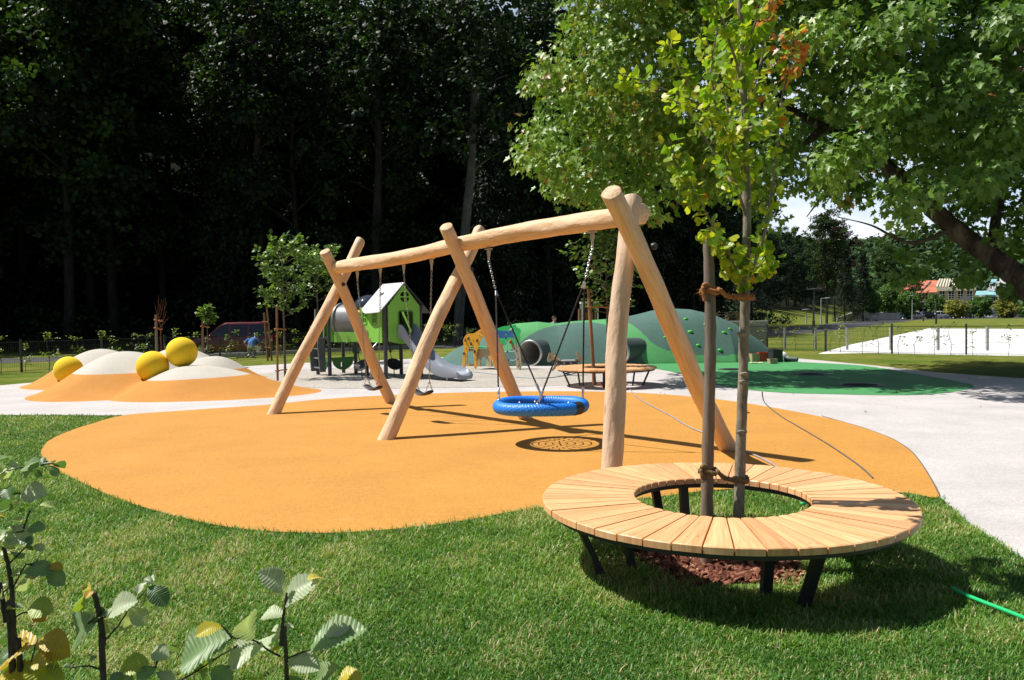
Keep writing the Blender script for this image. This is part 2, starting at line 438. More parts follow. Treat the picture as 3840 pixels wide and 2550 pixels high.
gd = lambda L: [tuple(GD(x, y)[:2]) for x, y in L]
ORANGE = [tuple(p[:2]) for p in bez_closed([Vector((*p, 0)) for p in gd([(95,1042),(112,1018),(150,999),(205,980),(290,958),(430,947),(617,934),(750,921),(900,912),(1100,905),(1300,903),(1480,907),(1650,921),(1800,944),(1950,975),(2045,1008),(2098,1040),(2130,1080),(2166,1146),(2090,1139),(1950,1132),(1680,1130),(1500,1150),(1245,1172),(1050,1206),(850,1227),(700,1231),(550,1221),(420,1196),(280,1155),(190,1115),(130,1085),(100,1060)])], 5)]
PATH = gd([(-260,962),(0,957),(290,958),(430,962),(900,935),(1500,925),(1900,990),(2000,1060),(2166,1146),(2230,1205),(2361,1291),(2700,1500)]) + [(14, 3), (20, 15), (19.5, 21)] + \
       gd([(2361,873),(2160,859),(2026,844),(1900,832),(1810,824),(1790,824),(1500,818),(1300,818),(1050,822),(900,830),(720,836),(540,846),(300,861),(160,875),(0,889),(-260,905)])
GRAVEL = [tuple(p[:2]) for p in bez_closed([Vector((*p, 0)) for p in gd([(574,868),(640,858),(720,851),(900,847),(1060,844),(1150,847),(1260,850),(1360,852),(1430,856),(1448,863),(1400,874),(1311,888),(1134,893.6),(1000,895),(860,897),(705,894),(620,884)])], 4)]
GREEN = [tuple(p[:2]) for p in bez_closed([Vector((*p, 0)) for p in gd([(2243,894),(2127,911),(1893,909),(1760,903),(1660,889),(1560,860),(1503,848),(1500,836),(1640,834),(1790,832),(1840,835),(1993,844),(2127,866),(2212,881)])], 5)]
sheet('path', PATH, .004, M['path'])
sheet('orange_surface', ORANGE, .010, M['orange'])
sheet('gravel_bed', GRAVEL, .009, M['gravel'])
sheet('green_surface', GREEN, .010, M['greenflat'])
# road behind the fence, white court to the right, car park
sheet('road', [(-90, 8), (-40, 31), (-18, 42), (-2, 50), (9, 55), (19, 68), (39, 100), (52, 123), (68, 148), (76, 145), (59, 118), (45, 96), (25, 64), (14, 50), (3, 45.5), (-14, 38.5), (-38, 24), (-84, 2)], .006, M['asphalt'])
PLAZA = gd([(1886,816),(1960,795),(2140,757.5),(2420,759),(2640,762),(2640,838),(2361,821),(2180,818),(2000,814)])
sheet('court', PLAZA, .005, M['plaza'])
sheet('car_park', [(48, 152), (140, 128), (230, 160), (180, 215), (76, 195)], .006, M['asphalt'])
# low concrete kerb along the road behind the fence
kb = MB()
KL = [(-17.6, 30.6), (-13.2, 36.2), (-5.0, 44.6)]
for a, c in zip(KL[:-1], KL[1:]):
    a, c = Vector((*a, 0)), Vector((*c, 0)); d = c-a
    kb.box((a+c)/2 + Vector((0, 0, .06)), (d.length, .16, .24), basis((0, 0, 1), d))
kb.build('kerb', M['concrete']); tag(bpy.data.objects['kerb'], kind='structure')

# far wooded hill
mt, nt, b = nodes('far_wood'); v = coords(nt, 'World')
n1 = noise(nt, v, .06, 6, .7); n2 = noise(nt, v, .012, 3)
o = mixc(nt, n2, ramp(nt, n1, [(.35, (.018, .04, .018, 1)), (.65, (.07, .12, .04, 1))]), ramp(nt, n1, [(.35, (.03, .055, .03, 1)), (.65, (.10, .15, .07, 1))]))
nt.links.new(o, b.inputs['Base Color']); b.inputs['Roughness'].default_value = .95; b.inputs['Specular IOR Level'].default_value = 0
bump(nt, b, n1, 1, 3); M['far_wood'] = mt
def hill_z(x, y):
    r = 62*math.exp(-((y-560)/150)**2)*(.9+.1*math.sin(x*.017+1.1)+.05*math.sin(x*.05))*(1-.45/(1+math.exp(-(x-330)/40)))
    return r - 3
P = [[(x, y, hill_z(x, y)+2.2*math.sin(x*.21)*math.sin(y*.17)) for y in range(330, 800, 14)] for x in range(-100, 900, 12)]
tag(MB().grid(P).build('hills', M['far_wood'], None, 180), kind='structure')
N = 2600; X = rng.uniform(60, 620, N); Y = rng.uniform(370, 570, N)
Cc = np.array([(x, y, hill_z(x, y)+3) for x, y in zip(X, Y)])
C8 = np.repeat(Cc, 26, 0); off = unit(rng.normal(size=(len(C8), 3)))*rng.uniform(2, 6.0, (len(C8), 1))*np.array([1, 1, .95]); off[:, 2] += 2
me = leaf_set('hillside_wood', C8+off, unit(rng.normal(size=off.shape)), off+rng.normal(size=off.shape)*1.5, rng.uniform(1.6, 3.2, len(C8)), *CLUMP_T, np.clip(np.repeat(rng.random(N), 26)*.75+rng.random(len(C8))*.25, 0, 1))
M['leaf_far'] = leafmat('far_leaves', [(0, (.022, .05, .028, 1)), (.5, (.05, .095, .04, 1)), (.85, (.09, .15, .05, 1)), (1, (.13, .17, .05, 1))], .1, .8, .1)
tag(link('hillside_wood', me, M['leaf_far']), 'distant wood covering the hill behind the buildings', 'wood', kind='stuff')

# ------------------------------------------------------------------ lawn blades
def lawn(name, n, ylo, yhi, power, avoid, lab):
    u = rng.random(n); y = (ylo**(1-power) + u*(yhi**(1-power)-ylo**(1-power)))**(1/(1-power))
    x = (rng.random(n)*2-1)*(.76*y+.8)
    P_ = np.stack([x, y], 1); k = np.ones(n, bool)
    for a in avoid: k &= ~inside(P_ + rng.normal(size=P_.shape)*.012, a)
    P_ = P_[k]; n = len(P_)
    W2 = rng.normal(size=(14, 2))*np.array([1.5, 2.2]); fz = rng.random(14)*6.28; pat = np.clip(np.sin(P_ @ W2.T+fz).sum(1)/3.2, -1.3, 1.3); W3 = rng.normal(size=(14, 2))*7; pat2 = np.clip(np.sin(P_ @ W3.T+fz).sum(1)/3.2, -1.2, 1.2)
    L = rng.gamma(6, .0062, n)*(1+.22*pat+.18*pat2)+.010; L = np.clip(L*.82, .012, .062)*(1+.006*P_[:, 1])
    W = rng.uniform(.0014, .0026, n)*(.72+.15*P_[:, 1])
    az = rng.random(n)*2*np.pi; lean = np.abs(rng.normal(0, .7, n))+.28
    dr = np.stack([np.cos(az), np.sin(az)], 1); sd = np.stack([-dr[:, 1], dr[:, 0]], 1)
    V = np.zeros((n, 7, 3))
    for i, (t, w) in enumerate(((0, 1), (.4, .95), (.75, .6), (1, 0))):
        h = L*np.sin(np.minimum(lean*t*1.1, 1.3))*t; z = L*t*np.cos(np.minimum(lean*t*.95, 1.35))
        c = np.concatenate([P_ + dr*h[:, None], z[:, None]], 1)
        if i < 3:
            o_ = np.concatenate([sd*(W*w)[:, None], np.zeros((n, 1))], 1); V[:, i*2] = c-o_; V[:, i*2+1] = c+o_
        else: V[:, 6] = c
    fl = np.array([0, 1, 3, 2, 2, 3, 5, 4, 4, 5, 6]); FL = (fl[None]+(np.arange(n)*7)[:, None]).ravel(); SZ = np.tile([4, 4, 3], n)
    r = np.clip(rng.random(n)*.60+.16*pat+.13*pat2+.14, 0, .90); dry = rng.random(n) < (.05+.16*(pat2 > .55)+.10*(pat > .6)); r[dry] = rng.uniform(.93, 1, dry.sum())
    me = np_mesh(name, V.reshape(-1, 3), FL, SZ, {'rnd': np.repeat(r, 7)})
    return tag(link(name, me, M['grass']), lab, 'lawn', kind='stuff')
M['grass'] = leafmat('grass_blade', [(0, (.045, .14, .018, 1)), (.4, (.105, .245, .028, 1)), (.72, (.19, .335, .045, 1)), (.90, (.31, .40, .10, 1)), (.93, (.44, .39, .17, 1)), (1, (.56, .47, .26, 1))], .26, .5, .4)
BC = Vector((1.365, 5.13, 0))             # centre of the near ring bench
mulch_poly = [(BC.x+.55*math.cos(a)*(1+.1*math.sin(5*a)), BC.y+.10+.55*math.sin(a)*(1+.1*math.cos(4*a))) for a in np.linspace(0, 6.283, 40)[:-1]]
lawn('grass', 600000, 2.45, 14.5, 1.55, [ORANGE, PATH, mulch_poly], 'mown green lawn with dry tufts in front of the orange surface')
# dark soil under the near lawn
mt, nt, b = nodes('lawn_soil'); v = coords(nt, 'World')
o = ramp(nt, noise(nt, v, 30, 5, .7), [(.3, (.04, .07, .012, 1)), (.6, (.10, .15, .026, 1)), (.8, (.18, .17, .06, 1))])
nt.links.new(o, b.inputs['Base Color']); b.inputs['Roughness'].default_value = .95; b.inputs['Specular IOR Level'].default_value = .1
bump(nt, b, noise(nt, v, 60, 3), .7, .02); M['soil'] = mt
sheet('lawn_soil', [(-16, -3), (9, -3), (14, 2)] + gd([(2361,1291),(2230,1205),(2166,1146),(1950,1132),(1680,1130),(1500,1150),(1245,1172),(1050,1206),(850,1227),(700,1231),(550,1221),(420,1196),(280,1155),(190,1115),(130,1085),(100,1060),(95,1042),(112,1018),(150,999),(205,980),(290,958),(0,957),(-260,962)]), .002, M['soil'])

# bark mulch under the bench and under the far bench tree
CH_T = ([(-.5, -.2, 0), (.45, -.28, .05), (.5, .2, 0), (-.42, .26, -.06), (-.5, -.2, -.14), (.45, -.28, -.1), (.5, .2, -.14), (-.42, .26, -.2)],
        [(0, 1, 2, 3), (0, 4, 5, 1), (1, 5, 6, 2), (2, 6, 7, 3), (3, 7, 4, 0)])
M['mulch'] = leafmat('bark_mulch', [(0, (.06, .018, .010, 1)), (.5, (.18, .06, .035, 1)), (.9, (.30, .13, .075, 1)), (1, (.45, .28, .16, 1))], 0, .8, .25)
def mulch(c, rad, n, lab):
    a = rng.random(n)*6.283; r = rad*np.sqrt(rng.random(n))*(1+.12*np.sin(a*5)); C = np.stack([c[0]+r*np.cos(a), c[1]+r*np.sin(a), .008+.05*rng.random(n)*(1-(r/rad/1.15)**2)], 1)
    D = rng.normal(size=(n, 3)); D[:, 2] *= .25; Nn = rng.normal(size=(n, 3))*.45+np.array([0, 0, 1])
    tag(link('bark_mulch', leaf_set('bark_mulch', C, D, Nn, rng.gamma(5, .0085, n)+.012, *CH_T), M['mulch']), lab, 'mulch', kind='stuff')
mulch((BC.x, BC.y+.10), .56, 5000, 'reddish bark mulch under the near ring bench')
# ------------------------------------------------------------------ log swing frame
def log(name, p0, p1, r0_, r1_, mat, parent, seed, wob=.012, hew=.035, tilt=(0, 0), n=20, rings=34, side_mid=None):
    p0, p1 = Vector(p0), Vector(p1); L = (p1-p0).length; rg = random.Random(seed)
    ph = [rg.uniform(0, 6.28) for _ in range(8)]
    vs = MB(); P = []
    pts = []
    for i in range(rings):
        t = i/(rings-1); z = t*L
        cx = wob*(math.sin(3.1*t+ph[0])+.5*math.sin(8*t+ph[1]))*math.sin(math.pi*t); cy = wob*(math.sin(2.7*t+ph[2])+.5*math.sin(7*t+ph[3]))*math.sin(math.pi*t)
        if side_mid: cx += side_mid[0]*math.sin(math.pi*t); cy += side_mid[1]*math.sin(math.pi*t)
        r_ = r0_+(r1_-r0_)*t
        for k in range(n):
            a = 6.2832*k/n
            q = r_*(1+hew*(math.sin(2*a+9*t+ph[4])*.55+math.sin(3*a-17*t+ph[5])*.45+math.sin(5*a+31*t+ph[6])*.35+math.sin(4*a-47*t+ph[7])*.3+rg.uniform(-.16, .16)))
            x, y = cx+q*math.cos(a), cy+q*math.sin(a); zz = z
            if i == rings-1: zz += x*tilt[0]+y*tilt[1]
            if i == rings-2: q2 = 1
            pts.append((x, y, zz))
    e = 1-.035                               # softened end ring
    fs = [(i*n+k, i*n+(k+1) % n, (i+1)*n+(k+1) % n, (i+1)*n+k) for i in range(rings-1) for k in range(n)]
    for base, zz, fl in ((0, -.008, True), ((rings-1)*n, .008, False)):
        b = len(pts)
        for k in range(n):
            x, y, z = pts[base+k]; pts.append((x*.93, y*.93, z+zz))
            pts
        ring = [b+k for k in range(n)]
        for k in range(n):
            l = (k+1) % n
            fs.append((base+l, base+k, b+k, b+l) if fl else (base+k, base+l, b+l, b+k))
        fs.append(tuple(ring[::-1]) if fl else tuple(ring))
    vs.add(pts, fs)
    o = vs.build(name, mat, parent, 50)
    o.matrix_local = Matrix.Translation(p0) @ basis(p1-p0, Vector((0, 0, 1)))
    return o

feet = {'1a': (632,955), '1b': (903,930), '2a': (890,1014), '2b': (1213,966), '3a': (1409,1106), '3b': (1682,1038)}
tops = {'1a': (831,556), '1b': (749,580), '2a': (1106,532), '2b': (1029,523), '3a': (1457,460), '3b': (1410,444)}
FT = {k: GD(*v) for k, v in feet.items()}
MID = {i: (FT[i+'a']+FT[i+'b'])/2 for i in '123'}
BD = (MID['3']-MID['1']).normalized()    # along the beam, towards the camera
swing = empty('swing_frame', MID['2'], 'long log swing frame with three crossed pole pairs on the orange surface', 'swing frame')
LEGS = {}
mats = {'1a': 'log', '1b': 'log', '2a': 'log', '2b': 'log', '3a': 'log2', '3b': 'log'}
def sub(o, parent):                      # parent without moving
    o.parent = parent; o.matrix_parent_inverse = Matrix.Translation(-Vector(parent.location)); return o
for i in '123':
    a, b_ = FT[i+'a'], FT[i+'b']; d = (b_-a); L = d.length; d.normalize()
    ang = math.asin(.20/L); c_, s_ = math.cos(ang), math.sin(ang)
    d2 = Vector((d.x*c_-d.y*s_, d.x*s_+d.y*c_, 0))
    for q in 'ab':
        top = on_plane(*tops[i+q], FT[i+q], d2); LEGS[i+q] = (FT[i+q], top, d2)
        dirn = (top-FT[i+q]).normalized()
        o = log('leg', FT[i+q]-dirn*.25, top, .110, .098, M[mats[i+q]], None, 10+ord(q)+int(i)*7, .028, .055, (.25 if q == 'a' else .1, .2))
        sub(o, swing)
    f, t, _ = LEGS[i+'b']                    # bolt cap on the pole towards the camera
BP = lambda x, y: on_plane(x, y, MID['1'], BD)
b0, b1 = BP(776, 617), BP(1482, 492)
bm_ = [BP(x, y) for x, y in ((900, 603), (1050, 579), (1150, 558), (1250, 534), (1330, 517))]
o = log('crossbeam', b0, b1, .112, .118, M['log'], None, 77, .04, .075, (0, 0), 20, 70); sub(o, swing)
def beam_z(p):
    t = (p-b0).dot(b1-b0)/(b1-b0).length_squared; return b0+(b1-b0)*t
for i, (x, y) in zip('123', ((785, 656), (1076, 622), (1489, 569))):
    f, t, d2 = LEGS[i+'b']; c = on_plane(x, y, f, d2); n = Vector((d2.y, -d2.x, 0))
    mb = MB(); mb.lathe([(.0, -.02), (.034, -.02), (.036, .012), (.030, .022), (0.0, .024)], 16, Matrix.Translation(c+n*.098) @ basis(n), caps=False)
    sub(mb.build('bolt', M['bolt']), swing)

def chain_mb(mb, p0, p1, pitch=.036, w=.011, r_=.0042):
    p0, p1 = Vector(p0), Vector(p1); L = (p1-p0).length; n = max(2, round(L/pitch)); B = basis(p1-p0)
    for i in range(n):
        c = p0+(p1-p0)*((i+.5)/n); A = B @ Matrix.Rotation(math.pi/2*(i % 2), 4, 'Z')
        h = pitch*.62
        pts = [A @ Vector(q)+c for q in ((w, 0, -h*.55), (w, 0, h*.55), (w*.5, 0, h), (-w*.5, 0, h), (-w, 0, h*.55), (-w, 0, -h*.55), (-w*.5, 0, -h), (w*.5, 0, -h))]
        mb.tube(pts, r_, 5, False, True)
def swivel_mb(p, ax):
    mb = MB(); B = basis((0, 0, 1), ax)
    mb.box(p+Vector((0, 0, -.005)), (.11, .06, .012), B)
    mb.lathe([(.026, -.02), (.03, -.05), (.022, -.09), (.016, -.13), (.012, -.16)], 12, Matrix.Translation(p))
    mb.tube([p+Vector((.02, 0, -.07)), p+Vector((-.02, 0, -.07))], .012, 8)
    mb.box(p+Vector((0, 0, -.165)), (.03, .014, .04), B); return mb
def under(x, y):                         # point on the underside of the beam below photo pixel
    p = BP(x, y); q = beam_z(p); return Vector((q.x, q.y, q.z-.112))
def belt_swing(hx, sx, sy, label):
    A, B = under(*hx[0]), under(*hx[1]); c = BP(sx, sy)
    g = empty('belt_swing', c, label, 'swing', 'belt swings on the log frame')
    d = (B-A); d.z = 0; d.normalize(); n = Vector((d.y, -d.x, 0))
    mb = MB(); rows = []
    for j in range(9):                       # cross-section loop swept along the seat
        ring = []
        for i in range(21):
            t = i/20*2-1; dep = .085*(1-.25*abs(t)**4); zz = .03*t*t*abs(t)-.012*math.cos(t*3.1)
            w = 6.2832*j/8; ring.append(c+d*(.225*t)+n*(dep*math.cos(w)*(1.0))+Vector((0, 0, zz+.024*math.sin(w))))
        rows.append(ring)
    mb.grid(rows)
    for e in (0, 20): mb.add([rows[j][e] for j in range(8)], [tuple(range(8))])
    sub(mb.build('seat', M['black_rub'], None, 50), g)
    for P_, sg in ((A, -1), (B, 1)):
        top = P_+Vector((0, 0, -.185)); e = c+d*(.185*sg)+Vector((0, 0, .03)); j = e+(top-e).normalized()*.17
        mb = MB(); chain_mb(mb, top, j)
        for q in (-.07, .07): chain_mb(mb, j, e+n*q, .034)
        sub(mb.build('chain', M['chain']), g); sub(swivel_mb(P_, d).build('swivel', M['swivel']), g)
belt_swing([(824, 626), (877, 617)], 860, 896, 'black belt swing on chains, the one nearer the playhouse, beside the far pole pair')
belt_swing([(931, 608), (995, 597)], 974, 907, 'black belt swing on chains hanging beside the middle pole pair')

# ------------------------------------------------------------------ blue nest swing
NC = GD(1247, 935, .50)
g = empty('nest_swing', NC, 'round blue rope nest swing hanging over the orange surface', 'nest swing')
Rr, rt = .545, .072; mb = MB(); P = []
for i in range(721):
    a = 6.28319*i/720; row = []
    for j in range(33):
        w = 6.28319*j/32
        br = .010*abs(math.sin(48*a+2.5*w))**.7*abs(math.sin(6*w-24*a))**.5
        q = rt+br; wob = .006*math.sin(3*a+.4)
        row.append(NC+Vector(((Rr+q*math.cos(w))*math.cos(a), (Rr+q*math.cos(w))*math.sin(a), q*math.sin(w)+wob)))
    P.append(row)
mt, nt, b = nodes('blue_braid'); v = coords(nt, 'Object')
nt.links.new(ramp(nt, noise(nt, v, 60, 3), [(.3, (.004, .12, .60, 1)), (.7, (.02, .27, .88, 1))]), b.inputs['Base Color']); b.inputs['Roughness'].default_value = .42
bump(nt, b, noise(nt, v, 220, 2), .3, .003); M['braid'] = mt
sub(mb.grid(P).build('ring', M['braid'], None, 180), g)
a0 = R(-38); mb = MB(); P = []
for i in range(25):
    a = a0+R(-7.5)+R(15)*i/24; row = []
    for j in range(33):
        w = 6.28319*j/32; q = rt+.011+.0012*(i % 2); row.append(NC+Vector(((Rr+q*math.cos(w))*math.cos(a), (Rr+q*math.cos(w))*math.sin(a), q*math.sin(w)+.006*math.sin(3*a+.4))))
    P.append(row)
sub(mb.grid(P).build('tape_wrap', simple('worn_wrap', (.03, .026, .022, 1), .55, 0, .5, 25)), g)
mb = MB(); NR = 22
def npt(r_, a): return NC+Vector((r_*math.cos(a), r_*math.sin(a), -.045-.06*(1-(r_/.5)**2)))
for k in range(5):
    r_ = .10+.095*k; mb.tube([npt(r_, 6.2832*i/40) for i in range(40)], .0085, 6, False, True)
    nn = (8, 12, 16, 20, 24)[k]
    for i in range(nn):
        a = 6.2832*(i+.5*(k % 2))/nn; mb.tube([npt(r_, a), npt(r_+.095, a+.03)], .0085, 6)
for i in range(4): mb.tube([npt(.0, 0), npt(.10, 6.2832*i/4)], .0085, 6)
sub(mb.build('net', M['black_rope']), g)
for k in (-1, -.5, .5, 1, 2.6, 2.1, 3.7, 4.2): mb = MB(); mb.ball(npt(.46, k-.4)+Vector((0, 0, .05)), .02, 8, 6); sub(mb.build('clamp', M['galv']), g)
bd2 = Vector((BD.x, BD.y, 0)).normalized(); pn = Vector((bd2.y, -bd2.x, 0))
W_, E_ = NC+Vector((-Rr, 0, rt)), NC+Vector((Rr, .0, rt)); Fa, Ne = NC+Vector((.03, Rr, rt)), NC+Vector((-.06, -Rr, rt))
for hx, nd, ends in (((1127, 577), (1143.5, 672), (W_, Fa)), ((1366, 533), (1347, 652), (E_, Ne))):
    A = under(*hx); top = A+Vector((0, 0, -.18)); nod = PD(*nd, A.y-.06)
    sub(swivel_mb(A, bd2).build('swivel', M['swivel']), g)
    mb = MB(); chain_mb(mb, top, nod+(top-nod).normalized()*.05, .034, .012, .005); sub(mb.build('chain', M['galv']), g)
    for e in ends:
        dr = (nod-e).normalized(); mb = MB(); n_ = 60; L = (nod-e).length
        q0 = e+dr*.12
        pts = [q0+(nod-q0)*(i/n_) for i in range(n_+1)]; B = basis(dr)
        for st in range(3):
            mb.tube([p+(B @ Vector((.0055*math.cos(i*1.1+st*2.094), .0055*math.sin(i*1.1+st*2.094), 0))) for i, p in enumerate(pts)], .0068, 5)
        rp = mb.build('rope', M['black_rope'], None, 180); sub(rp, g)
        mb = MB(); mb.lathe([(.001, -.045), (.017, -.045), (.018, -.035), (.018, .035), (.014, .045), (.001, .045)], 12, Matrix.Translation(e+dr*.14) @ basis(dr), False)
        sub(mb.build('ferrule', M['galv']), g); mb = MB()
        mb.lathe([(.001, -.04), (.016, -.04), (.017, .04), (.001, .04)], 12, Matrix.Translation(nod-dr*.03) @ basis(dr), False)
        sub(mb.build('ferrule', M['galv']), g)
        mb = MB(); mb.tube([e+dr*.02+Vector((.014*math.cos(w), 0, .03*math.sin(w))) for w in np.linspace(0, 6.28, 13)[:-1]], .006, 6, False, True); mb.ball(e+Vector((0, 0, .004)), .02, 8, 6)
        mb.tube([e+dr*.10, e+dr*.045], .013, 8); sub(mb.build('shackle', M['galv']), g)

# ------------------------------------------------------------------ ring benches
def make_bench(c, Ro, Ri, label):
    g = empty('ring_bench', c, label, 'bench', 'round slatted benches around trees'); n = 46; hz = .45
    V = []; Fs = []; LP = []
    for k in range(n):
        a0, a1 = 6.28318*k/n, 6.28318*(k+1)/n; gp = .0045; dz = random.uniform(-.0012, .0012); dr = random.uniform(-.006, .006)
        rows = []
        prof = [(Ri, hz-.042), (Ri, hz-.006), (Ri+.006, hz), (Ro-.006, hz), (Ro, hz-.006), (Ro, hz-.042)]
        b = len(V)
        for (r_, z) in prof:
            for j in range(4):
                f = j/3; ga = gp/r_ + (.004/r_ if j in (0, 3) and z > hz-.003 else 0)*0
                a = a0+ga+(a1-a0-2*ga)*f
                zz = z+dz-(.003 if j in (0, 3) and z >= hz-.001 else 0)
                r2 = r_+(dr if r_ == Ro else 0)*.4
                V.append((r2*math.cos(a), r2*math.sin(a), zz)); LP.append((r_+k*3.7, f*.15+k*5.3, z+k*1.9))
        m_ = len(prof)
        for i in range(m_):
            i2 = (i+1) % m_
            for j in range(3): Fs.append((b+i*4+j, b+i2*4+j, b+i2*4+j+1, b+i*4+j+1))
        for j in (0, 3):
            f = tuple(b+i*4+j for i in range(m_)); Fs.append(f if j else f[::-1])
    me = bpy.data.meshes.new('seat'); me.from_pydata(V, [], Fs); at = me.attributes.new('lp', 'FLOAT_VECTOR', 'POINT'); at.data.foreach_set('vector', np.array(LP, np.float32).ravel())
    bm = bmesh.new(); bm.from_mesh(me); bmesh.ops.recalc_face_normals(bm, faces=bm.faces); bm.to_mesh(me); bm.free()
    link('seat', me, M['plank'], g)
    mb = MB()
    for r_, h in ((Ro-.06, .036), (Ri+.05, .036)):
        pr = [(r_-.014, hz-.044-h), (r_+.014, hz-.044-h), (r_+.014, hz-.044), (r_-.014, hz-.044)]
        mb.lathe(pr+[pr[0]], 72, None, False)
    for k in range(8):
        a = R(-78+45*k); B = basis((0, 0, 1), (math.cos(a), math.sin(a), 0)); rr = (Ro+Ri)/2
        mb.box((rr*math.cos(a), rr*math.sin(a), hz-.066), (Ro-Ri-.13, .03, .04), B)
    mb.build('frame', M['steel_dark'], g)
    for k in range(4):
        a = R(-77+90*k); u = Vector((math.cos(a), math.sin(a), 0)); t_ = Vector((-u.y, u.x, 0))
        for rt_, rb, sd in ((Ro-.17, Ro-.33, .045), (Ri+.1, Ri+.05, -.045)):
            p1 = u*rt_+t_*sd+Vector((0, 0, hz-.088)); p0 = u*rb+t_*sd
            mb = MB(); dz = (p1-p0); L = dz.length
            mb.box((0, 0, 0), (.040, .062, L+.01), None); o = mb.build('leg', M['steel_dark'], g)
            o.matrix_local = Matrix.Translation((p0+p1)/2) @ basis(dz, u)
            mb.box
    return g
bench = make_bench(BC, 1.18, .565, 'large round larch slat bench around the ginkgo tree on the lawn')
bench2 = copy_tree(bench); bench2['label'] = 'smaller looking round slat bench behind the blue nest swing, around a young leafy tree'
FB = Vector((2.2, 18.35, .0)); bench2.location = FB; bench2.rotation_euler.z = R(-20)

# ------------------------------------------------------------------ ginkgo, stake, ties
def wpath(L, Y): return [PD(x, y, Y+(q[0] if q else 0)) for x, y, *q in L]
TB = GD(1699, 1308)
def limb(mb, pts, r0_, r1_, n=8, k=10, wob=0., seed=0):
    P = bezier(pts, k); N = len(P); rg = random.Random(seed)
    P = [p+Vector((rg.uniform(-wob, wob), rg.uniform(-wob, wob), 0)) for p in P]
    mb.tube(P, [max(.0015, (r0_+(r1_-r0_)*i/(N-1))*(1+rg.uniform(-.06, .06))) for i in range(N)], n); return P
gink = empty('ginkgo_tree', TB, 'young ginkgo with yellow green fan leaves growing through the near bench', 'tree')
mb = MB(); YT = TB.y
tr = limb(mb, [TB+Vector((0, 0, -.05)), PD(1703, 1180, YT), PD(1712, 900, YT), PD(1719, 640, YT), PD(1722, 500, YT), PD(1719, 350, YT), PD(1711, 120, YT), PD(1703, -60, YT), PD(1705, -260, YT)], .040, .012, 12, 10, .002, 3)
for (x, y) in ((1713, 862), (1709, 770), (1712, 880), (1707, 995)): mb.ball(PD(x+3, y, YT-.008), .0365, 10, 7, (1, 1, .55))
mb.build('trunk', M['bark_g']); sub(bpy.data.objects['trunk'], gink)
GB = [[(1719,660),(1695,615,.02),(1648,530,.05),(1597,434,.08),(1567,384,.05),(1540,320,.02)],
      [(1722,505),(1673,354,-.15),(1623,253,-.2),(1522,202,-.25),(1435,172,-.28)],
      [(1722,655),(1764,530,-.1),(1789,354,-.14),(1800,240,-.1),(1822,150,-.05),(1832,60,0)],
      [(1722,640),(1752,610,.1),(1784,590,.2)], [(1719,420),(1690,300,.2),(1650,160,.3),(1600,60,.3)],
      [(1713,200),(1680,90,-.2),(1648,5,-.25),(1630,-60,-.3)], [(1713,260),(1750,160,.15),(1770,40,.2),(1790,-60,.2)],
      [(1720,470),(1660,380,.25),(1590,260,.35),(1530,220,.4)], [(1712,130),(1740,60,-.2),(1770,-30,-.3)],
      [(1716,300),(1760,280,-.25),(1800,230,-.3)], [(1716,330),(1640,260,-.05),(1560,150,0),(1540,90,0)], [(1719,660),(1670,560,-.1),(1630,520,-.14)],
      [(1718,380),(1665,290,-.28),(1640,170,-.38),(1655,60,-.4)], [(1716,250),(1690,120,.3),(1660,10,.4)]]
mb = MB(); GC = []; 
for i, L in enumerate(GB):
    P = limb(mb, wpath(L, YT), .011, .0035, 6, 8, .003, i)
    for j in range(max(2, len(P)//12), len(P)):
        a, b_ = P[j-1], P[j]
        if random.random() < .62: GC.append(a+(b_-a)*random.random())
for j in range(45, len(tr)):
    if random.random() < .55: GC.append(tr[j])
o = mb.build('limbs', M['bark_g'], None, 60); sub(o, gink)
C, D, Nn, S, Rn = [], [], [], [], []
for p in GC:
    for k in range(random.choice((5, 6, 7, 8, 9))):
        d = Vector((random.gauss(0, 1), random.gauss(0, 1), random.gauss(-.25, .8))).normalized(); q = p+d*random.uniform(.015, .05)
        C.append(q); D.append(Vector((d.x, d.y, d.z-.35))); Nn.append((random.gauss(-.4, .6), random.gauss(-.2, .7), random.gauss(.7, .5))); S.append(random.uniform(.046, .080))
        pr = q-CAM; red = (pr.x/pr.y > .325 and pr.z/pr.y > .29 and random.random() < .6) or random.random() < .012
        Rn.append(random.uniform(.93, 1) if red else random.uniform(0, .9))
M['gink'] = leafmat('ginkgo_leaves', [(0, (.14, .28, .022, 1)), (.5, (.30, .42, .03, 1)), (.9, (.50, .52, .045, 1)), (.93, (.6, .17, .03, 1)), (1, (.40, .19, .06, 1))], .48, .42, .4, tcol=1.3)
o = link('crown', leaf_set('crown', C, D, Nn, S, *GINK_T, np.array(Rn)), M['gink']); sub(o, gink)
SB = GD(1628, 1313)
st = MB(); limb(st, [SB+Vector((0, 0, -.1)), PD(1632, 1050, SB.y), PD(1638, 800, SB.y), PD(1634, 553, SB.y)], .041, .035, 12, 12, .0015, 5)
tag(st.build('wooden_stake', M['stake'], None, 50), 'thick grey brown stake beside the ginkgo trunk in the near bench', 'stake')
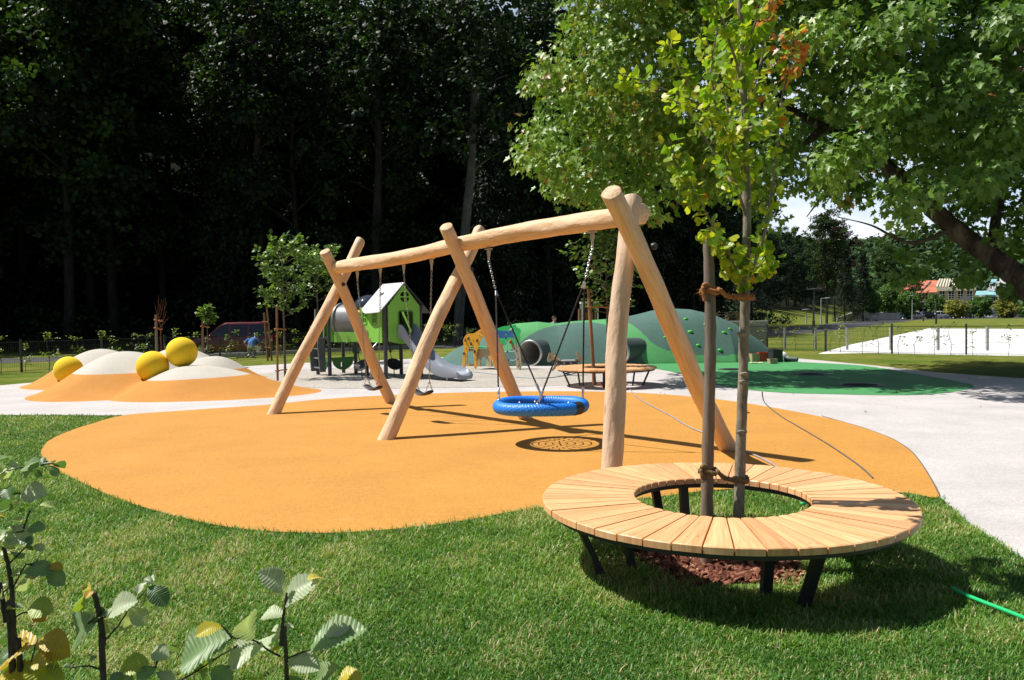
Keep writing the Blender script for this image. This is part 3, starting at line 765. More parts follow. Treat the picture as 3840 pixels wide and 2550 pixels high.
def tie(pts, r_, mat, label, seed, hairs=160, group=None, name='coir_tie', hl=.05):
    rg = random.Random(seed); mb = MB(); P = bezier(pts, 10); B = None
    for q in range(2):
        mb.tube([p+Vector((0, r_*.5*math.cos(i*.9+q*3.14), r_*.6*math.sin(i*.9+q*3.14))) for i, p in enumerate(P)], [r_*rg.uniform(.75, 1.1) for _ in P], 7)
    for i in range(hairs):
        p = rg.choice(P); d = Vector((rg.gauss(0, 1), rg.gauss(0, 1), rg.gauss(0, 1))).normalized()
        a = p+d*r_*.8; e = a+d*rg.uniform(.2, 1)*hl; w = Vector((d.y, -d.x, .3))*.0011
        mb.add([a-w, a+w, e], [(0, 1, 2)])
    return tag(mb.build(name, mat, None, 180), label, 'rope tie', group)
def wrap(c, r_, z, n=10): return [Vector((c.x+r_*math.cos(w), c.y+r_*math.sin(w), z+.01*math.sin(w*2))) for w in np.linspace(0, 6.28, n)]
for z_px, mat, lab, sd, r_ in ((676, 'coir', 'bright orange coir rope tying the ginkgo trunk to its stake, high above the bench', 1, .0125), (1090, 'coir_old', 'dull brown coir rope knotted round stake and ginkgo trunk at bench height', 2, .012)):
    sc_, tc = PD(1636 if sd == 1 else 1632, z_px, SB.y), PD(1721 if sd == 1 else 1706, z_px+(8 if sd == 1 else 14), YT)
    pts = wrap(sc_, .052, sc_.z+.012)+[sc_+Vector((.05, -.06, .015)), (sc_+tc)/2+Vector((0, -.01, -.01)), tc+Vector((-.04, -.04, 0))]+wrap(tc, .05 if sd == 2 else .042, tc.z, 8)
    pts = [sc_+Vector((-.045, -.05, -.05)), sc_+Vector((-.05, -.055, .05))]+pts
    tie(pts, r_, M[mat], lab, sd, 520 if sd == 1 else 260, 'coir ties on the ginkgo stake')

# ------------------------------------------------------------------ hoses and cables
def hose(name, L, r_, mat, label, cat, z=.012, wob=0):
    pts = [GD(x, y)+Vector((0, 0, z+r_+(q[0] if q else 0))) for x, y, *q in L]
    mb = MB(); mb.tube(bezier(pts, 14), r_, 8); return tag(mb.build(name, mat, None, 180), label, cat)
hose('garden_hose', [(2196, 1374), (2214, 1384), (2262, 1405), (2330, 1432), (2420, 1470)], .012, simple('hose_green', (.02, .48, .16, 1), .3), 'bright green garden hose across the lawn right of the bench', 'hose', .034)
hose('garden_hose', [(1848, 1171), (1860, 1168), (1876, 1160), (1905, 1150)], .0135, bpy.data.materials['hose_green'], 'green hose end lying in the grass inside the bench ring', 'hose', .02)
hose('cable', [(1450, 896), (1462, 912), (1490, 932), (1540, 958), (1590, 988), (1640, 1008), (1700, 1036), (1770, 1068), (1830, 1110)], .011, simple('cable_grey', (.30, .28, .30, 1), .6), 'grey cable snaking over the orange surface behind the near log post', 'cable')
hose('cable', [(1757, 904), (1758, 918), (1766, 934), (1800, 962), (1840, 986), (1905, 1025), (1960, 1062), (1990, 1085), (2012, 1106)], .008, simple('cable_dark', (.10, .095, .09, 1), .7), 'thin dark cable curving across the orange surface right of the ginkgo', 'cable')
hose('cable', [(1068, 857), (1120, 862), (1190, 871), (1260, 873), (1310, 866), (1345, 856)], .012, simple('hose_blue', (.33, .40, .46, 1), .4), 'pale blue hose on the gravel between slide and far bench', 'hose')
hose('surface_joint', [(1895, 960), (1950, 975.5), (2000, 991), (2046, 1008), (2075, 1023), (2099, 1040), (2116, 1059), (2131, 1080), (2150, 1112), (2167, 1146)], .008, bpy.data.materials['cable_dark'], 'dark ragged seam between orange surface and pale path', 'seam', -.002)
bpy.data.objects['surface_joint']['kind'] = 'structure'
# ------------------------------------------------------------------ hornbeam saplings next to the camera
def hornbeam_t(ny=44, nx=7):
    V = []; Fs = []
    for i in range(ny+1):
        t = i/ny; w = .35*(min(1, t/.42)**.55 if t < .42 else max(0, 1-((t-.42)/.58)**1.9)**1.05)+.004
        for j in range(nx):
            u = j/(nx-1)*2-1; y = t+.20*abs(u)*math.sin(math.pi*t)*.8
            ph = 13*t; z = .024*math.sin(6.283*ph)*min(1, abs(u)*2.2)*math.sin(math.pi*t)**.5+.10*abs(u)*w-.26*t*t+.05*math.sin(t*5)
            sr = .02*(1 if (i % 2) else -1)*(abs(u) > .99)
            V.append((u*w+sr*u, y*.93, z))
    for i in range(ny):
        for j in range(nx-1): Fs.append((i*nx+j, i*nx+j+1, (i+1)*nx+j+1, (i+1)*nx+j))
    return V, Fs
HB = hornbeam_t()
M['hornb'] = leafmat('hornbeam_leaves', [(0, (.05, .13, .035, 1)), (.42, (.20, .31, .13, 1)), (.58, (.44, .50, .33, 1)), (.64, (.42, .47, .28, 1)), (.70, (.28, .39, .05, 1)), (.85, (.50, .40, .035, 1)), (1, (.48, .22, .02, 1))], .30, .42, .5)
M['hstem'] = bark('hornbeam_stem', (.075, .06, .05, 1), (.12, .10, .085, 1), 30)
ZD = lambda x, y: (x*.3646, 1014.5+y*.3646)
def sapling(label, Y, stems, twigs, lvs, seed):
    rg = random.Random(seed); s0 = PD(*ZD(*stems[0][0][0]), Y)
    g = empty('hornbeam_sapling', (s0.x, s0.y, 0), label, 'sapling', 'hornbeam saplings in front of the camera'); mb = MB()
    for L, ra, rb in stems:
        P = [PD(*ZD(x, y), Y) for x, y in L]; P = [Vector((P[0].x+(P[0].x-P[-1].x)*.25, P[0].y, -.02))]+P
        limb(mb, P, ra, rb, 9, 8, .0008, seed)
    for L in twigs: limb(mb, [PD(*ZD(x, y), Y+(q[0] if q else 0)) for x, y, *q in L], .0019, .0010, 6, 8, .0006, seed)
    sub(mb.build('stem', M['hstem'], None, 60), g)
    C, D, Nn, S, Rn = [], [], [], [], []
    for (x0, y0, x1, y1, cl, *q) in lvs:
        dz = q[0] if q else rg.uniform(-.03, .03)
        a, b_ = PD(*ZD(x0, y0), Y), PD(*ZD(x1, y1), Y+dz); d = b_-a
        C.append(a); D.append(d); S.append(d.length*1.12)
        Nn.append((-.25+rg.uniform(-.4, .4), -.62+rg.uniform(-.35, .35), .85+rg.uniform(-.3, .3))); Rn.append(cl+rg.uniform(-.03, .03))
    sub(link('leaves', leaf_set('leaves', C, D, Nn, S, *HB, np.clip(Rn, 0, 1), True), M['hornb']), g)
p_, g_, k_, yg, y_, o_ = .58, .42, .15, .70, .84, .95     # pale (sky sheen put into the colour), green, dark, yellow green, yellow, orange
sapling('slender hornbeam sapling with large pale ribbed leaves, in front of the lawn', 1.28,
    [([(1815,1560),(1780,1300),(1785,1180),(1802,1050),(1812,968)], .0042, .0018)],
    [[(1775,1370),(1700,1330),(1600,1265),(1460,1250)], [(1470,1255),(1420,1190),(1400,1175)], [(1120,1530),(1230,1470),(1400,1360,.02),(1500,1300)], [(1800,1390),(1890,1350),(1965,1325)], [(1780,1180),(1795,1120)]],
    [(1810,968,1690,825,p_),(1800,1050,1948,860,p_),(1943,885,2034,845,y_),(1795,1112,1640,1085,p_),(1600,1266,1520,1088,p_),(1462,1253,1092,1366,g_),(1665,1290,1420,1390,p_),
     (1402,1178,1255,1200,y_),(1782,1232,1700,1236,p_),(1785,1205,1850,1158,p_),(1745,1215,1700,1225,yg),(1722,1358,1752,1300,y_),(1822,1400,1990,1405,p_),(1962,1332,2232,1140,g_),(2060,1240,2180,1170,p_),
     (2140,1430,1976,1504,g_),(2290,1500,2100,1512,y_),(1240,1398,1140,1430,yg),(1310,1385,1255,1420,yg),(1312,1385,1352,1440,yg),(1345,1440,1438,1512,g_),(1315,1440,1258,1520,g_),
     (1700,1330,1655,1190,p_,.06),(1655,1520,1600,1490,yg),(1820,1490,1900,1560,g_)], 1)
sapling('hornbeam sapling with a cut off stem topped by a yellow leaf', 1.42,
    [([(655,1560),(652,1300),(636,1150),(612,1030),(594,962)], .0058, .0048)],
    [[(662,1270),(750,1170),(830,1050),(935,938)], [(640,1150),(610,1130),(560,1160)], [(645,1455),(560,1430),(440,1440)], [(590,1160),(690,1100),(790,1010)], [(985,1440),(1000,1350),(1020,1330)]],
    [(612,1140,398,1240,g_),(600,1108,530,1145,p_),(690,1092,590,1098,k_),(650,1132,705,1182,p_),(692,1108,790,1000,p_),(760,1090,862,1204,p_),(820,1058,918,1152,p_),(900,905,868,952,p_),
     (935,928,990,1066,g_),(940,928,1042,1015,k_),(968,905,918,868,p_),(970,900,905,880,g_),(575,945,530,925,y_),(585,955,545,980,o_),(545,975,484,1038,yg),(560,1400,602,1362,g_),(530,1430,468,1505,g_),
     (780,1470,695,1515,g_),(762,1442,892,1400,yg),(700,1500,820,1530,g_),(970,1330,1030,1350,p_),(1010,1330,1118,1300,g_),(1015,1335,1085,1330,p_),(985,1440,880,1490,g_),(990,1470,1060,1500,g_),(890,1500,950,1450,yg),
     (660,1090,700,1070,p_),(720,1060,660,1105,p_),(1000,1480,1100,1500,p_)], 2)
sapling('bushy hornbeam sapling with two dark stems and big yellow leaves low down', 1.5,
    [([(135,1560),(95,1300),(76,1000),(52,800),(12,640)], .0062, .0036), ([(72,1300),(40,1150),(-5,900)], .0066, .0045)],
    [[(-60,230),(0,210),(110,180),(290,152),(345,150)], [(72,960),(110,880),(165,790),(225,800)], [(150,560),(170,500),(188,448)], [(60,780),(120,720),(160,680)], [(-30,380),(40,350),(130,335)], [(85,1130),(140,1095),(200,1090)], [(20,650),(60,600),(150,575)], [(-20,1000),(60,930),(80,915)], [(140,1560),(180,1450),(200,1390),(230,1280)]],
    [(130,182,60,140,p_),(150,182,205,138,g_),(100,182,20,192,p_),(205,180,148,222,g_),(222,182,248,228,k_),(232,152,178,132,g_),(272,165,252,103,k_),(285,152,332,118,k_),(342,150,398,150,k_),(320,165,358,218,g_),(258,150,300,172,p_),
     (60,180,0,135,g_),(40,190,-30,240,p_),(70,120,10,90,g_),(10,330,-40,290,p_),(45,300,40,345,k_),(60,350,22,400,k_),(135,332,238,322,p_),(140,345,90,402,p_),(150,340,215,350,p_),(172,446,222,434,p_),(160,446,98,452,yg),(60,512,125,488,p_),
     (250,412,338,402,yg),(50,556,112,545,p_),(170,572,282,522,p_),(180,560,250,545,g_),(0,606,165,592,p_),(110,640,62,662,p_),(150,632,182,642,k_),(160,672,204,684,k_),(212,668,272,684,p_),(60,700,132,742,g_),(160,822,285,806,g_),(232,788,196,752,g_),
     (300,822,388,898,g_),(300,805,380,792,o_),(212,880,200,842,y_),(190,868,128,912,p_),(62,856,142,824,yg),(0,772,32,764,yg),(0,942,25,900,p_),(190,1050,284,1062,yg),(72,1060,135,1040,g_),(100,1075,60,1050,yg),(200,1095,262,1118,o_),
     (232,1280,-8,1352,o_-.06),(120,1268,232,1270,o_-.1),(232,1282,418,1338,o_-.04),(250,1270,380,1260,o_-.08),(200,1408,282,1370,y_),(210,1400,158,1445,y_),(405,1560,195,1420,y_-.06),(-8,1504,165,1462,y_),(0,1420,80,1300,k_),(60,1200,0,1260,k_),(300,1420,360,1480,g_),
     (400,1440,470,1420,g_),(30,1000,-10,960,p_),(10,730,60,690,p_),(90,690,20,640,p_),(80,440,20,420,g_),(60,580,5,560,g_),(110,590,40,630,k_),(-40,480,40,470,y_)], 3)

# ------------------------------------------------------------------ orange and white bouncing mounds with yellow balls
mt, nt, b = nodes('mound_rubber'); v = coords(nt, 'World')
cap = N_(nt, 'ShaderNodeAttribute', attribute_name='cap')
gr = noise(nt, v, 130, 2, .7); l = noise(nt, v, 1.2, 4)
gr = noise(nt, v, 75, 3, .8); w_ = ramp(nt, gr, [(.3, (.40, .375, .325, 1)), (.7, (.60, .565, .50, 1))]); og = ramp(nt, gr, [(.3, (.40, .165, .03, 1)), (.7, (.66, .31, .075, 1))])
lt = nt.nodes.new('ShaderNodeMath'); lt.operation = 'GREATER_THAN'; lt.inputs[1].default_value = 0; nt.links.new(cap.outputs['Fac'], lt.inputs[0])
o = mixc(nt, 1.0, mixc(nt, lt.outputs[0], og, w_), ramp(nt, l, [(.3, (.9, .9, .9, 1)), (.7, (1.05, 1.05, 1.05, 1))]), 'MULTIPLY')
nt.links.new(o, b.inputs['Base Color']); b.inputs['Roughness'].default_value = .85; b.inputs['Specular IOR Level'].default_value = .2; bump(nt, b, gr, .4, .004); M['mound'] = mt
#        cx, cy, rx- , rx+, ry, height, cap level (fraction of own height), cap tilt
DOMES = [(-7.35, 17.9, 1.95, 3.2, 1.95, .67, .60, .05), (-9.55, 19.2, 1.95, 2.6, 2.9, .97, .52, .0), (-11.4, 21.6, 2.0, 2.2, 2.2, .96, .42, 0), (-8.5, 22.3, 2.2, 1.55, 1.6, .68, .48, 0), (-9.9, 23.2, 2.2, 2.2, 1.8, .92, .45, 0)]
def mound_h(x, y):
    best = 0; sm = 0; cp = -1
    for (cx, cy, ra, rb, ry, h, c, tl) in DOMES:
        q = math.hypot((x-cx)/(rb if x > cx else ra), (y-cy)/ry)
        z = h*(.5+.5*math.cos(math.pi*min(1, q)))**.92 if q < 1 else 0
        sm += z**5
        if z > best: best = z; cp = z/h-c-tl*(x-cx)
    return sm**.2-.012, cp
gx = np.arange(-13.8, -3.9, .055); gy = np.arange(15.6, 25.4, .065); V = []; CPa = []
for x in gx:
    for y in gy: z, c = mound_h(x, y); V.append((x, y, max(z, -.05))); CPa.append(c)
V = np.array(V); CPa = np.array(CPa); ny = len(gy)
fl = np.array([(i*ny+j, (i+1)*ny+j, (i+1)*ny+j+1, i*ny+j+1) for i in range(len(gx)-1) for j in range(ny-1)])
fl = fl[(V[fl][:, :, 2].max(1) > -.008)]
me = np_mesh('play_mound', V, fl.ravel(), np.full(len(fl), 4), {'cap': CPa}, True)
tag(link('play_mound', me, M['mound']), 'orange bouncy mounds with white domed tops', 'play mound')
def ball(xd, yd, rd, Y, label):
    c = PD(xd, yd, Y); r_ = rd*SC*Y/F; mb = MB(); pr = []
    for i in range(33):
        t = i/32*math.pi; q = r_*(1-.006*math.exp(-((t-1.72)/.02)**2)); pr.append((max(1e-4, q*math.sin(t)), -q*math.cos(t)))
    mb.lathe(pr, 48, None, False)
    o = mb.build('yellow_ball', M['yellow'], None, 180, c); o.rotation_euler = (R(7), R(-4), R(30)); tag(o, label, 'ball', 'yellow balls on the orange mounds'); return o
ball(419, 812, 34.5, 18.15, 'yellow ball balanced highest, on the white top of the front mound')
ball(352, 845, 35.5, 18.0, 'yellow ball resting in the dip between the front mound and the big mound')
ball(158, 853, 31, 20.2, 'yellow ball half sunk behind the left flank of the big mound')

# ------------------------------------------------------------------ playhouse tower with tunnel and slide
M['rail'] = simple('grey_rail', (.10, .105, .11, 1), .5)
E1, E2 = Vector((.79, .613, 0)), Vector((-.613, .79, 0)); Z = Vector((0, 0, 1)); FN = -E2         # face with the slide looks along FN
A0 = GF(1448, 1422); LH = 1.12
g = empty('playhouse', A0, 'green play tower with gabled house, grey tunnel and slide on the gravel', 'playhouse')
HP = lambda a, b_, z: A0+E1*a+E2*b_+Z*z
def rnd_rect(x0, y0, x1, y1, r_=.03, k=4):
    out = []
    for cx, cy, a in ((x1-r_, y0+r_, -90), (x1-r_, y1-r_, 0), (x0+r_, y1-r_, 90), (x0+r_, y0+r_, 180)):
        out += [(cx+r_*math.cos(R(a+90*i/k)), cy+r_*math.sin(R(a+90*i/k))) for i in range(k+1)]
    return out
def window_holes(x, z, w, h, bar=.022):
    hw, hh = (w-bar)/2, (h-bar)/2
    return [[(x+i*(hw+bar), z+j*(hh+bar)), (x+i*(hw+bar)+hw, z+j*(hh+bar)), (x+i*(hw+bar)+hw, z+j*(hh+bar)+hh), (x+i*(hw+bar), z+j*(hh+bar)+hh)] for i in (0, 1) for j in (0, 1)]
def post(p, h, r_=.055):
    mb = MB(); mb.tube([p+Z*-.1, p+Z*h], r_, 14); sub(mb.build('post', M['grey_post']), g)
for a, b_ in ((0, 0), (LH, 0), (0, LH), (LH, LH)): post(HP(a, b_, 0), 2.02)
# front gable wall with door and round window
zr, ze, z0 = 2.62, 2.02, 1.02
out = [(.06, z0+.03)]+[(.06+(LH-.12)*i/8, z0+.03-.10*math.sin(math.pi*i/8)) for i in range(1, 8)]+[(LH-.06, z0+.03), (LH-.06, ze-.02), (LH/2, zr-.03), (.06, ze-.02)]
circ = lambda q: [[(LH/2+.03+.02*sx+.125*math.cos(R(a))*sx_, 2.26+.02*sy+.125*math.sin(R(a))*sy_) for sx_, sy_ in [(1, 1)] for a in rr_] + [(LH/2+.03+.02*sx, 2.26+.02*sy)] for sx, sy, rr_ in ((1, 1, range(0, 91, 15)), (-1, 1, range(90, 181, 15)), (-1, -1, range(180, 271, 15)), (1, -1, range(270, 361, 15)))]
door = rnd_rect(.38, 1.22, .83, 1.86, .05)
mb = MB(); mb.panel(out, [door]+circ(0), HP(0, -.065, 0), E1, Z, .03); sub(mb.build('front_wall', M['lime'], None, 30), g)
mb = MB()
for hole in (0,): pass
dl = [HP(0, -.09, 0)+E1*x+Z*z for x, z in door]; mb.tube(dl, .016, 6, False, True); sub(mb.build('door_trim', M['green_d']), g)
# back wall with a small window, seen through the door
mb = MB(); mb.panel([(.06, 1.05), (LH-.06, 1.05), (LH-.06, ze), (LH/2, zr-.05), (.06, ze)], window_holes(.62, 1.58, .2, .28), HP(0, LH+.04, 0), E1, Z, .03); sub(mb.build('back_wall', M['lime'], None, 30), g)
mb = MB(); mb.panel([(.06, 1.05), (LH-.06, 1.05), (LH-.06, ze-.04), (.06, ze-.04)], [], HP(LH+.02, 0, 0), E2, Z, .03); sub(mb.build('side_wall', M['lime'], None, 30), g)
# long side wall with two windows
wl = 1.30; mb = MB(); mb.panel([(.04, 1.0), (wl, 1.02), (wl, 1.99), (.04, 1.99)], window_holes(.36, 1.56, .19, .30)+window_holes(.93, 1.56, .19, .30), HP(-.075, 0, 0), E2, Z, .03); sub(mb.build('side_wall', M['lime'], None, 30), g)
for x in (.36, .93):
    mb = MB(); mb.box(HP(-.045, 0, 0)+E2*(x+.095)+Z*1.71, (.22, .33, .012), basis(E1, E2).to_4x4()); sub(mb.build('window_pane', M['bolt']), g)
    mb = MB(); rr = rnd_rect(x-.05, 1.51, x+.24, 1.91, .04)
    inn = rnd_rect(x-.022, 1.538, x+.212, 1.882, .02); mb.panel(rr, [inn], HP(-.098, 0, 0), E2, Z, .012); o = mb.build('window_frame', M['lime'], None, 30); sub(o, g)
    mb = MB(); mb.tube([HP(-.095, 0, 0)+E2*p[0]+Z*p[1] for p in rnd_rect(x-.058, 1.502, x+.248, 1.918, .04)], .007, 5, False, True); sub(mb.build('window_trim', M['green_d']), g)
# roof boards
for sg in (-1, 1):
    ridge0 = HP(LH/2, -.12, zr+.03); dn = (E1*sg*(LH/2+.26)+Z*(ze-zr-.24)); L = dn.length; dn.normalize()
    W_ = LH*1.0+.10
    oo = [(0, 0), (W_, 0)]+([(W_-.02, L*.85)]+[(W_-.02-.5*i/6, L*(.85+.15*math.sin(i/6*1.57))) for i in range(1, 7)]+[(0, L*.97)] if sg < 0 else [(W_, L), (0, L)])
    mb = MB(); mb.panel([(x, y) for x, y in oo] if True else oo, [], ridge0, E2, dn, .026)
    sub(mb.build('roof', M['roofgrey'] if sg < 0 else M['grey_post'], None, 30), g)
    for x, y in ((.08, .06), (.10, L*.82), (W_-.1, .06), (.1, L*.30)): mb = MB(); mb.tube([ridge0+E2*x+dn*y-Z*.0, ridge0+E2*x+dn*y+Vector((0, 0, .028))], .018, 8); sub(mb.build('bolt', M['bolt']), g)
    mb = MB()
    if sg < 0: mb.add([ridge0+E2*x+dn*y+Vector((-.012, -.006, .017)) for x, y in ((.62, .42), (.68, .36), (.78, .40), (.84, .36), (.82, .45), (.74, .50), (.64, .47))], [tuple(range(7))])
    if sg < 0: sub(mb.build('bird_cutout', M['bolt']), g)
mb = MB(); mb.panel([(0, 0), (LH, 0), (LH, LH), (0, LH)], [], HP(0, 0, 1.16), E1, E2, .04); sub(mb.build('deck', M['grey_post'], None, 30), g)
# second tower
TA = Vector((-5.30, 23.55, 0)); dx = Vector((-.79, .613, 0))
T = [TA+E2*i*.42+E1*j*.42 for i, j in ((-1, -1), (1, -1), (1, 1), (-1, 1))]
for p in T: post(p, 1.98)
mb = MB(); c4 = TA
mb.panel([(-.42, -.42), (.42, -.42), (.42, .42), (-.42, .42)], [], TA+Z*1.12, E2, E1, .04); sub(mb.build('deck', M['grey_post'], None, 30), g)
pr = lambda q: TA+E2*q
for off, ax, nm in ((E2*.47, E1, 'green_d'), (E1*.47, E2, 'lime')):
    mb = MB(); mb.panel([(-.37, 1.08), (.37, 1.08), (.37, 1.95), (-.37, 1.95)], [], TA+off, ax, Z, .03); sub(mb.build('side_panel', M[nm], None, 30), g)
# wall the tunnel enters
mb = MB(); mb.panel([(-.40, 1.0), (.44, 1.0), (.44, 1.55), (.3, 1.98), (-.40, 1.98)], [], TA-E2*.47, E1, Z, .03); sub(mb.build('side_panel', M['lime'], None, 30), g)
q0, q1 = TA-E2*.40, HP(LH*.5, LH+.02, 0)
mb = MB(); mb.panel([(0, 1.0), ((q1-q0).length, 1.02), ((q1-q0).length, 1.28), (0, 1.3)], [], q0+Vector((-.10, -.55, 0)), (q1-q0).normalized(), Z, .03); sub(mb.build('side_panel', M['lime'], None, 30), g)
ax = (q1-q0).normalized(); L = (q1-q0).length; zc = 1.63
mb = MB(); Bx = Matrix.Translation(q0+Z*zc) @ basis(ax)
mb.lathe([(.50, 0), (.52, .0), (.52, .05), (.47, .06), (.47, L*.48), (.485, L*.49), (.485, L*.51), (.47, L*.52), (.47, L), (.44, L), (.44, 0), (.50, 0)], 40, Bx, False)
tn = mb.build('tunnel', M['tunnel'], None, 40); sub(tn, g)
dc = q0+ax*L*.62+Z*(zc+.42); up = (Z+FN*.05+E1*-.48).normalized(); Bd = Matrix.Translation(dc) @ basis(up, E1)
mb = MB(); mb.lathe([(.40*math.cos(R(a)), .30*math.sin(R(a))) for a in range(0, 91, 9)][:-1]+[(.001, .30)], 32, Bd, False); sub(mb.build('dome', M['dome'], None, 180), g)
mb = MB(); mb.lathe([(.42, -.03), (.58, -.03), (.58, .03), (.42, .03), (.42, -.03)], 40, Bd, False); sub(mb.build('dome_ring', M['yring']), g)
# ladder, bowed board, stepping pods
LF = -E1; lb = T[3]-E1*.84; fr = TA-E1*.42
la, lb_ = fr-E2*.30, fr+E2*.32
for p in (la, lb_):
    mb = MB(); mb.panel([(0, .12), (.18, .12), (.16, 1.1), (-.04, 1.1), (-.06, .9)], [], p-E1*.26, E1, Z, .05); sub(mb.build('ladder_rail', M['rail'], None, 30), g)
for z in (.24, .52, .80, 1.05):
    mb = MB(); mb.tube([la-E1*.20+Z*z, lb_-E1*.20+Z*z], .02, 8); sub(mb.build('rung', M['galv']), g)
for q in (la, lb_): mb = MB(); mb.tube([q-E1*.12+Z*1.15, q-E1*.1+Z*1.98], .018, 8); sub(mb.build('handrail', M['galv']), g)
bw = lambda o, ax_, w: ([(0, .54), (w, .54)]+[(w-w*i/10, .54-.38*math.sin(math.pi*i/10)**.45) for i in range(1, 10)])
mb = MB(); mb.panel(bw(0, 0, .74), [[(.34, .26), (.42, .26), (.44, .34), (.40, .42), (.35, .40)]], T[0]+E2*.05-E1*.0, E2, Z, .03); sub(mb.build('bowed_board', M['green_d'], None, 30), g)
mb = MB(); mb.panel(bw(0, 0, .74), [[(.30, .26), (.40, .26), (.44, .34), (.36, .42), (.30, .38)]], T[0]+E1*.05, E1, Z, .03); sub(mb.build('bowed_board', M['green_d'], None, 30), g)
for p, a in ((HP(-.45, .55, 0), -20), (HP(.42, .30, 0), 25)):
    mb = MB(); Bq = Matrix.Translation(p+Z*.36) @ Matrix.Rotation(R(a), 4, 'Y') @ Matrix.Rotation(R(35), 4, 'X')
    mb.lathe([(.001, -.05), (.12, -.045), (.20, 0), (.22, .05), (.205, .05), (.12, .0), (.001, -.01)], 24, Bq, False); 
    mb.tube([p+Z*.36, p+Vector((-.10, .1, .62)), p+Vector((-.12, .12, .95)), p+Vector((-.1, .1, 1.1))], .012, 6); mb.ball(p+Vector((-.11, .11, .74)), .04, 8, 6); mb.tube([p+Z*-.05, p+Z*.32], .014, 6)
    sub(mb.build('stepping_pod', M['black_rub']), g)
mb = MB(); mb.tube(bezier([HP(-.12, .25, 1.0), HP(-.3, .28, .75), HP(-.32, .28, .2), HP(-.3, .28, 0)], 8), .02, 8); sub(mb.build('hand_bar', M['galv']), g)
# slide
S0 = HP(.605, -.06, 1.22); sd = (FN*.93+E1*.18).normalized(); sw = Z.cross(sd).normalized(); P = []
prof = [(0, 1.20), (.10, 1.20), (.28, 1.08), (.6, .78), (.95, .50), (1.3, .29), (1.65, .20), (2.0, .19), (2.22, .20), (2.30, .15)]
cv = bezier([Vector((x, 0, z)) for x, z in prof], 6)
for i, c in enumerate(cv):
    sh = .20+.10*math.exp(-((c.x-.15)/.25)**2); 
    if c.x > 1.7: sh = max(.02, .20-.17*((c.x-1.7)/.6)**2)
    base = S0-Z*1.22+sd*c.x+Z*c.z; row = []
    for u, h in ((-.25, -.09), (-.30, sh*.4), (-.275, sh), (-.235, sh), (-.205, .05), (-.15, .0), (0, -.012), (.15, .0), (.205, .05), (.235, sh), (.275, sh), (.30, sh*.4), (.25, -.09), (0, -.10), (-.25, -.09)): row.append(base+sw*u+Z*(h if not (c.x < .12 and h > .3) else h))
    P.append(row)
mb = MB(); mb.grid(P); mb.add(P[-1][:-1], [tuple(range(14))]); mb.add(P[0][:-1], [tuple(range(14))[::-1]]); sub(mb.build('slide', M['slide'], None, 60), g)
for x, o_ in ((1.75, -.12), (2.1, .15)): p = S0-Z*1.22+sd*x+sw*o_; mb = MB(); mb.tube([p, p+Z*.16], .022, 8); sub(mb.build('slide_foot', M['galv']), g)

# ------------------------------------------------------------------ animal climbing frame
cz = lambda x, y: (1720+x*.13393, 1200+y*.13393)
GY = 25.0
ga = PF(*cz(110, 1330), GY); gb = PF(*cz(1050, 1330), GY-.72)
g = empty('animal_climber', ((ga.x+gb.x)/2, GY, 0), 'animal shaped climbing frame, amber giraffe beside green mane, on the gravel', 'climbing frame')
U = (gb-ga); U.z = 0; U.normalize()
org = Vector((ga.x, ga.y, 0))
def loc(x, y):                            # pixel of the detail view -> board coordinates
    v_ = ray(*cz(x, y)); n = Vector((-U.y, U.x)); t = n.dot(Vector((org.x, org.y)))/n.dot(Vector((v_.x, v_.y))); p = CAM+v_*t
    return ((p-org).dot(U), p.z)
def smooth_loc(L, k=3): return [(p.x, p.y) for p in bez_closed([Vector((*loc(x, y), 0)) for x, y in L], k)]
GO = [(95,1335),(120,1000),(150,800),(132,600),(150,510),(230,400),(320,380),(430,370),(560,290),(720,212),(820,240),(900,340),(960,520),(1010,760),(1050,1000),(1075,1080),(1050,1180),(1052,1320),(1000,1320),(960,1180),(890,1050),(890,960),(905,900),(870,800),(830,600),(770,470),(720,450),(680,470),(600,620),(540,800),(510,960),(500,1130),(505,1340),(445,1340),(440,1130),(420,960),(425,820),(400,750),(290,740),(285,830),(230,960),(190,1100),(180,1335)]
mb = MB(); mb.panel(smooth_loc(GO), [], org+Z*0, U, Z, .025); sub(mb.build('giraffe_board', M['giraffe'], None, 30), g)
nrm = U.cross(Z); nrm = nrm if nrm.y < 0 else -nrm
P3 = lambda x, y, off=0: org+U*loc(x, y)[0]+Z*loc(x, y)[1]+nrm*off
for x, y, q in ((200,560,1),(280,515,1),(525,570,1),(358,660,1),(455,880,1),(160,930,1),(760,370,1),(975,950,2)):
    mb = MB(); c = P3(x, y, .03); k = MB()
    mb.add([c+U*a+Z*b_+nrm*o_ for a, b_, o_ in ((-.035, .02, 0), (0, .055, 0), (.035, .02, 0), (.03, -.05, 0), (-.02, -.06, 0), (0, -.005, .05))], [(0, 1, 5), (1, 2, 5), (2, 3, 5), (3, 4, 5), (4, 0, 5)])
    sub(mb.build('climbing_hold', M['hold_br' if q == 1 else 'hold_red'], None, 30), g)
mb = MB()
for x, y in ((390,525),(580,400),(615,300),(655,440),(200,755),(450,1040),(135,1280),(455,1300),(945,840),(915,890),(1025,1040),(970,1140),(1005,1300),(285,465),(350,610),(150,885),(455,825),(520,520)): mb.ball(P3(x, y, .03), .017, 8, 6)
sub(mb.build('bolt_caps', M['holdw']), g)
